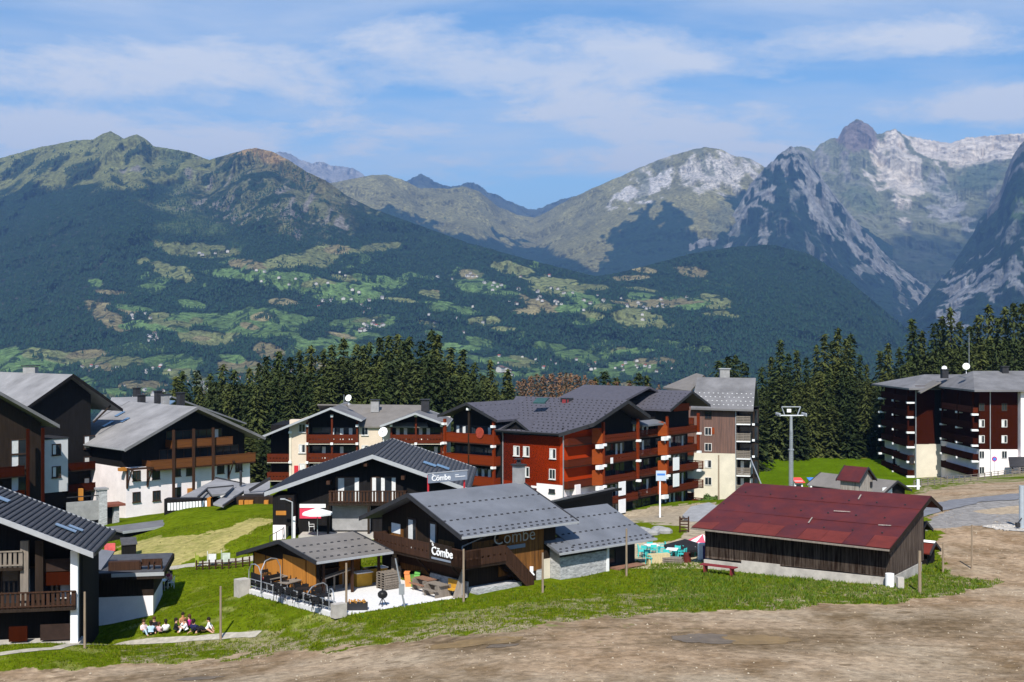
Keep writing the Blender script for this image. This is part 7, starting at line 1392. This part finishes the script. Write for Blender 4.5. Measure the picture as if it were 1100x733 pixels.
# ------------------------------------------------------------------ people
def person_mesh(pose, cols, seed=0, sc=1.0):
    """one continuous body grown over a joint skeleton; faces take skin, top or trouser colour by the limb they belong to"""
    J = {'pel': ((0, 0, .13), .15)}; E = []
    def add(n_, p, r, par): J[n_] = (p, r); E.append((par, n_))
    if pose == 'lie':
        add('che', (0, .42, .30), .145, 'pel'); add('nec', (0, .55, .40), .06, 'che'); add('hea', (0, .62, .52), .10, 'nec'); add('hd2', (0, .65, .60), .085, 'hea')
    else:
        ln = {'sit': .10, 'hug': -.10, 'back': .22, 'chair': .03}[pose]; add('che', (0, ln*.8, .48), .15, 'pel'); add('nec', (0, ln*.8-.01, .63), .06, 'che'); add('hea', (0, ln*.7-.03, .76), .10, 'nec'); add('hd2', (0, ln*.7-.03, .85), .085, 'hea')
    ch = J['che'][0]
    for s, n_ in ((-1, 'l'), (1, 'r')):
        if pose == 'lie': add(n_+'kn', (s*.13, -.38, .30), .075, 'pel'); add(n_+'an', (s*.13, -.75, .08), .05, n_+'kn'); add(n_+'to', (s*.14, -.88, .06), .035, n_+'an')
        elif pose == 'chair': add(n_+'kn', (s*.13, -.42, .14), .08, 'pel'); add(n_+'an', (s*.13, -.46, -.32), .05, n_+'kn'); add(n_+'to', (s*.13, -.60, -.36), .035, n_+'an')
        else: add(n_+'kn', (s*.17, -.34, .40), .075, 'pel'); add(n_+'an', (s*.13, -.50, .08), .05, n_+'kn'); add(n_+'to', (s*.14, -.64, .05), .035, n_+'an')
        add(n_+'sh', (s*.18, ch[1], ch[2]+.06), .062, 'che')
        if pose in ('back', 'lie'): add(n_+'el', (s*.27, ch[1]+.16, ch[2]-.16), .045, n_+'sh'); add(n_+'wr', (s*.27, ch[1]+.30, .06), .032, n_+'el')
        else: add(n_+'el', (s*.26, ch[1]-.14, ch[2]-.14), .045, n_+'sh'); add(n_+'wr', (s*.13, ch[1]-.36, ch[2]-.08), .032, n_+'el')
        w = J[n_+'wr'][0]; e = J[n_+'el'][0]; d = Vector(w)-Vector(e); d.normalize(); pm = Vector(w)+d*.07; add(n_+'pa', tuple(pm), .034, n_+'wr')
        sd = d.orthogonal().normalized()
        for k in range(4): add(n_+'f%d' % k, tuple(pm+d*(.085+.01*(k in (1, 2)))+sd*(.022*(k-1.5))+Vector((0, 0, -.02))), .010, n_+'pa')
        add(n_+'th', tuple(Vector(w)+d*.05+sd*.055), .011, n_+'wr')
    names = list(J); me = bpy.data.meshes.new('body'); me.from_pydata([J[n_][0] for n_ in names], [(names.index(a), names.index(b)) for a, b in E], [])
    o = bpy.data.objects.new('body', me); COL.objects.link(o); md = o.modifiers.new('s', 'SKIN'); 
    for i, n_ in enumerate(names): me.skin_vertices[0].data[i].radius = (J[n_][1],)*2 if n_ not in ('pel', 'che') else (J[n_][1]*1.15, J[n_][1]*.75)
    me.skin_vertices[0].data[0].use_root = True; o.modifiers.new('b', 'SUBSURF').levels = 1
    m2 = bpy.data.meshes.new_from_object(o.evaluated_get(bpy.context.evaluated_depsgraph_get())); bpy.data.objects.remove(o)
    skin, top, bot = cols; m2.materials.clear(); [m2.materials.append(c) for c in (skin, top, bot)]
    segs = [(Vector(J[a][0]), Vector(J[b][0]), b) for a, b in E]; grp = []
    for p in m2.polygons:
        best = min(segs, key=lambda s: ((p.center-s[0].lerp(s[1], max(0, min(1, (p.center-s[0]).dot(s[1]-s[0])/max(1e-6, (s[1]-s[0]).length_squared))))).length)); n_ = best[2]
        c = 0
        if n_ in ('che', 'nec') or n_.endswith(('sh',)): c = 1 if not (n_ == 'nec' and p.center.z > J['nec'][0][2]-.03) else 0
        elif n_.endswith('el'): c = 1
        elif n_.endswith(('kn', 'an')): c = 2
        if n_ == 'che' and p.center.z < .17 and pose != 'lie': c = 2
        grp.append(c)
    m2.polygons.foreach_set('material_index', grp); m2.polygons.foreach_set('use_smooth', [True]*len(grp)); return m2, Vector(J['hea'][0]), Vector(J['hd2'][0])
m_skin = mat('skin', (.50, .29, .20), .6, .05, 3); m_tan = mat('tanned_skin', (.42, .20, .10), .6, .05, 3)
def cl(n_, c): return mat('cloth_'+n_, c, .85, .1, 3)
m_hair = mat('dark_hair', (.02, .014, .01), .6, .3, 8); m_hairb = mat('brown_hair', (.07, .035, .018), .6, .3, 8)
def person(px, py, pose, top, bot, label, face=0.0, hair=m_hair, sc=1.0, skin=None, z=None, p=None):
    p = p or G(px, py); R = thing('person', label, 'person', tuple(p), rz=face); me, h1, h2 = person_mesh(pose, (skin or m_skin, top, bot)); b = bpy.data.objects.new('body', me); COL.objects.link(b); b.parent = R
    mb = MB(); mb.ball(((h1.x+h2.x)/2, (h1.y+h2.y)/2+.022, (h1.z+h2.z)/2+.03), .112, 12, 8, (.95, 1.05, 1.08)); mb.ball((h1.x, h1.y+.07, h1.z-.02), .075, 10, 6, (1, .8, 1.5)); ho_ = mb.obj('hair', hair, None); ho_.parent = R; 
    for s in (-1, 1): mb = MB(); mb.ball((h1.x+s*.035, h1.y-.098, h1.z+.03), .012, 6, 4); e_ = mb.obj('eye', m_black); e_.parent = R
    mb = MB(); mb.ball((h1.x, h1.y-.105, h1.z-.005), .018, 6, 4, (.8, 1.2, 1.4)); e_ = mb.obj('nose', skin or m_skin); e_.parent = R
    R.scale = (sc,)*3; R['group'] = 'people picnicking on the lawn' if z is None else 'people at the lawn table'; return R
W_, K_, B_ = cl('white', (.72, .70, .70)), cl('black', (.015, .015, .018)), cl('pale_blue', (.36, .50, .62))
PI = math.pi
person(155, 682, 'sit', cl('pale_pink', (.75, .60, .60)), B_, 'person in a pale pink-white top sitting at the left end of the picnic ring', .9, m_hairb)
person(162, 683.5, 'hug', B_, cl('denim', (.06, .09, .16)), 'person in a light blue shirt seen from behind in the picnic ring', PI+.2)
person(165.5, 679, 'sit', K_, K_, 'person in dark clothes with brown hair behind the light blue shirt', .2, m_hairb)
person(171.5, 682, 'sit', cl('rose', (.72, .42, .45)), W_, 'small person in a rose top and white trousers bent forward in the ring', PI-.5, m_hairb, .85)
person(178, 681.5, 'sit', W_, K_, 'person in a white top and black trousers, third from the right of the left cluster', PI+.4)
person(187.5, 680.5, 'hug', K_, K_, 'person dressed all in black in the centre of the picnic ring', 1.9)
person(196, 674, 'hug', m_tan, cl('denim', (.06, .09, .16)), 'bare-shouldered tanned person sitting highest at the back of the ring', .6, skin=m_tan)
person(202.5, 676.5, 'sit', cl('magenta', (.80, .06, .32)), W_, 'person in a bright magenta top at the back of the ring', PI*1.4, m_hairb)
person(201, 679.5, 'hug', W_, W_, 'person in white with knees drawn up before the magenta top', -1.3, m_hairb, .9)
person(208.5, 681.5, 'sit', cl('navy', (.02, .022, .07)), cl('navy', (.02, .022, .07)), 'person in dark navy seen from behind at the right of the ring', PI-.2)
person(217.5, 680, 'lie', K_, m_skin, 'person lying back with bare raised knees right of the ring', 1.3, m_hairb)
person(221.5, 680, 'back', W_, K_, 'person in a white top with dark hair at the far right of the picnic', -1.4)
# lawn table with two people
q = G(174, 634); R = thing('lawn_table', 'white-topped table with a black front on the lawn beside the flat-roofed annex', 'table', tuple(q)); mb = MB(); mb.box(q+Vector((-.1, 0, .72)), (.85, .75, .06)); mb.obj('tabletop', m_whitep, R); mb = MB(); mb.box(q+Vector((-.1, -.3, .38)), (.62, .05, .6)); mb.obj('front_panel', m_black, R)
for x in (-.45, .28): mb = MB(); mb.tube(q+Vector((x, .3, .7)), q+Vector((x, .3, -.1)), .03); mb.obj('leg', m_galv, R); mb = MB(); mb.tube(q+Vector((x, -.3, .7)), q+Vector((x, -.3, -.15)), .03); mb.obj('leg', m_galv, R)
for dx, dy, lab, top, fc in ((.62, .15, 'person in a pink checked shirt sitting right of the lawn table', cl('checked_pink', (.62, .22, .26)), -1.35), (.28, .75, 'person in dark red clothes sitting behind the lawn table', cl('dark_red', (.35, .06, .08)), .1)):
    c = q+Vector((dx, dy, 0)); c.z = gz(c.x, c.y); place(wc, USED, c, fc, 'white plastic chair %s the lawn table' % ('right of' if dx > .5 else 'behind'), None); person(0, 0, 'chair', top, K_, lab, fc, m_hair, .95, p=c+Vector((0, 0, .40)), z=1)
# ------------------------------------------------------------------ small houses of the far valley
def far_point(px, py): 
    yr0 = float(prof(skyA, px)); R0_ = 3000.; R_ = float(prof(RA, px)); t = (452-py)/(452-yr0); Zd = R0_*(R_/R0_)**t; X_ = (px-CX)/F*Zd
    a_ = np.array([X_/1300]), np.array([Zd/1300]); n_ = fbm(a_[0], a_[1], 6, 3, rid=True, gain=.52)-.45; n2_ = fbm(np.array([X_/585+t*1.2]), np.array([t*2.2+3]), 5, 8, rid=True)-.45
    Zn = Zd*(1+.11*float(ss(0, .10, t))*(float(n_[0])*.5+float(n2_[0])*.5)); return at(px, py, Zn-4)
m_hw = mat('far_white_wall', (.50, .47, .43), .9, .08, .5); m_hr = mat('far_brown_roof', (.14, .085, .065), .9, .2, .3); m_hg = mat('far_grey_roof', (.22, .21, .21), .9, .2, .3); m_hred = mat('far_red_roof', (.38, .09, .06), .9, .2, .3)
def house(rm):
    R = thing('distant_house', 'x', 'house', (0, 0, 0)); mb = MB(); mb.prism([(-7, -5, -5), (7, -5, -5), (7, -5, 5), (0, -5, 8), (-7, -5, 5)], (0, 11, 0)); mb.obj('wall', m_hw, R)
    mb = MB(); mb.plate((0, -6.5, 8.6), (0, 7.5, 8.6), (8.5, 7.5, 4.8), (8.5, -6.5, 4.8), .5); mb.plate((0, -6.5, 8.6), (0, 7.5, 8.6), (-8.5, 7.5, 4.8), (-8.5, -6.5, 4.8), .5); mb.obj('roof', rm, R); return R
HP = [house(m_hr), house(m_hg), house(m_hred)]; rr = random.Random(9)
def village(cx, cy, rx, ry, n, label, sc=(.8, 1.3)):
    for k in range(n):
        px, py = cx+rr.gauss(0, rx/2), cy+rr.gauss(0, ry/2); h = HP[0 if rr.random() < .55 else (1 if rr.random() < .75 else 2)]
        p = far_point(px, py); place(h, USED, p, rr.uniform(-1.2, 1.2), 'tiny %s house %s' % ({0: 'brown-roofed', 1: 'grey-roofed', 2: 'red-roofed'}[HP.index(h)], label), 'houses '+label+' '+{0: 'with brown roofs', 1: 'with grey roofs', 2: 'with red roofs'}[HP.index(h)], rr.uniform(*sc)*.8)
village(150, 426, 70, 14, 26, 'in the valley town at far left', (.6, .95)); village(235, 418, 60, 16, 34, 'in the valley town above the spruces', (.6, .95)); village(140, 396, 50, 6, 14, 'strewn along the meadows above the town', (.6, .95))
village(160, 362, 16, 6, 8, 'on the green slope at left'); village(148, 340, 12, 4, 6, 'by the dry meadow at left'); village(380, 322, 40, 10, 12, 'around the big green field'); village(392, 352, 40, 6, 10, 'below the big green field')
village(500, 296, 30, 5, 8, 'at the upper hillside clearing'); village(560, 310, 60, 20, 18, 'on the middle hillside'); village(620, 322, 50, 16, 14, 'on the right hillside terraces'); village(700, 332, 50, 12, 14, 'below the wooded hill'); village(690, 395, 90, 7, 26, 'on the valley floor at right', (.6, .95)); village(560, 392, 60, 10, 12, 'on the valley floor in the middle', (.6, .95)); village(235, 272, 30, 4, 4, 'on the high clearing')
village(540, 398, 8, 2, 2, 'beside the pale hall', (1.5, 2)); village(330, 300, 70, 10, 10, 'along the upper green field', (.7, 1.0)); village(450, 340, 80, 20, 12, 'in clearings of the central woods', (.7, 1.0)); village(300, 405, 60, 8, 12, 'above the spruce tops', (.6, .95))
# ------------------------------------------------------------------ trees dotted over the opposite slopes: far too many to count, one mass
def far_surface(px, py):
    yr0 = prof(skyA, px); R_ = prof(RA, px); t = (452-py)/(452-yr0); Zd = 3000.*(R_/3000.)**t; X_ = (px-CX)/F*Zd
    n_ = fbm(X_/1300, Zd/1300, 6, 3, rid=True, gain=.52)-.45; n2_ = fbm(X_/585+t*1.2, t*2.2+3, 5, 8, rid=True)-.45
    Zn = Zd*(1+.11*ss(0, .10, t)*(n_*.5+n2_*.5)); return (px-CX)/F*Zn, Zn, -(py-CY)/F*Zn, t, yr0
def far_trees(n, seed):
    r = np.random.RandomState(seed); px = r.uniform(-60, 1160, n); py = r.uniform(150, 448, n); x, y, z, t, y0 = far_surface(px, py)
    ok = (t > .02) & (t < .99); below = py-y0
    ok &= ~((px < 400) & (below < 42) & (fbm(x/150, y/260, 4, 91) < .12)); ok &= ~((px < 232) & (py < 200) & (fbm(x/150, y/260, 4, 91) < .12))
    M = np.zeros(n) > 1
    j = fbm(x/260, y/420, 5, 77); jj = fbm(x/60, y/120, 3, 78)
    for cx, cy, rx, ry, tl, ty in PATCH: M |= ell(px, py, cx, cy, rx*1.05, ry*1.2, tl, j*.7+jj*.5) > .0
    cl_ = fbm(x/90, y/150, 3, 401); ok &= ((~M) & (r.rand(n) < .8)) | ((cl_ > .34) & (r.rand(n) < .6)) | (r.rand(n) < .012)
    x, y, z = x[ok], y[ok], z[ok]; k = len(x); h = r.uniform(7, 17, k); w = h*r.uniform(.22, .42, k); ring = 5; a0 = r.uniform(0, 6.28, k)
    vs = [np.stack([x, y-2, z+h], -1)]
    for q in range(ring): vs.append(np.stack([x+np.cos(a0+q*2*np.pi/ring)*w, y-2+np.sin(a0+q*2*np.pi/ring)*w, z+h*.15], -1))
    V_ = np.stack(vs, 1).reshape(-1, 3); b = np.arange(k)[:, None]*(ring+1); fa = np.stack([np.stack([b[:, 0], b[:, 0]+1+q, b[:, 0]+1+(q+1) % ring], -1) for q in range(ring)], 1).reshape(-1, 3); m = len(fa)
    me = bpy.data.meshes.new('far_woods'); me.vertices.add(len(V_)); me.vertices.foreach_set('co', V_.reshape(-1).astype(np.float32)); me.loops.add(m*3); me.loops.foreach_set('vertex_index', fa.ravel().astype(np.int32)); me.polygons.add(m)
    me.polygons.foreach_set('loop_start', np.arange(m, dtype=np.int32)*3); me.polygons.foreach_set('loop_total', np.full(m, 3, np.int32)); me.update(calc_edges=True)
    C = FOREST[None]*r.uniform(.95, 1.35, (k, 1))*(1+r.normal(0, .08, (k, 3))); set_attr(me, 'cover', np.repeat(C, ring+1, axis=0)); me.materials.append(m_blade); o = bpy.data.objects.new('far_woods', me); COL.objects.link(o); tag(o, 'dark woods and lone trees spread over the opposite valley slopes', 'woods', kind='stuff')
far_trees(95000, 31)
# ------------------------------------------------------------------ grass
tufts(150000, (-42, 34), (55, 112), .05, .14, 5, 'grass', [(.080, .115, .004), (.120, .160, .006), (.15, .155, .018), (.062, .092, .004)], lambda px, py, x, y: (1-.97*inpoly(px, py, DRY))*np.where((px < 265) & (py < 684), .35, 1))
tufts(22000, (-12, 34), (66, 86), .10, .26, 6, 'weeds', [(.06, .11, .012), (.085, .14, .015), (.13, .16, .03)], lambda px, py, x, y: np.clip(np.where((py > 606) & (px > 700) & (px < 1060) & (py < 655), .9, .08)*(1+fbm(x, y, 3, 9)*1.5), 0, 1))
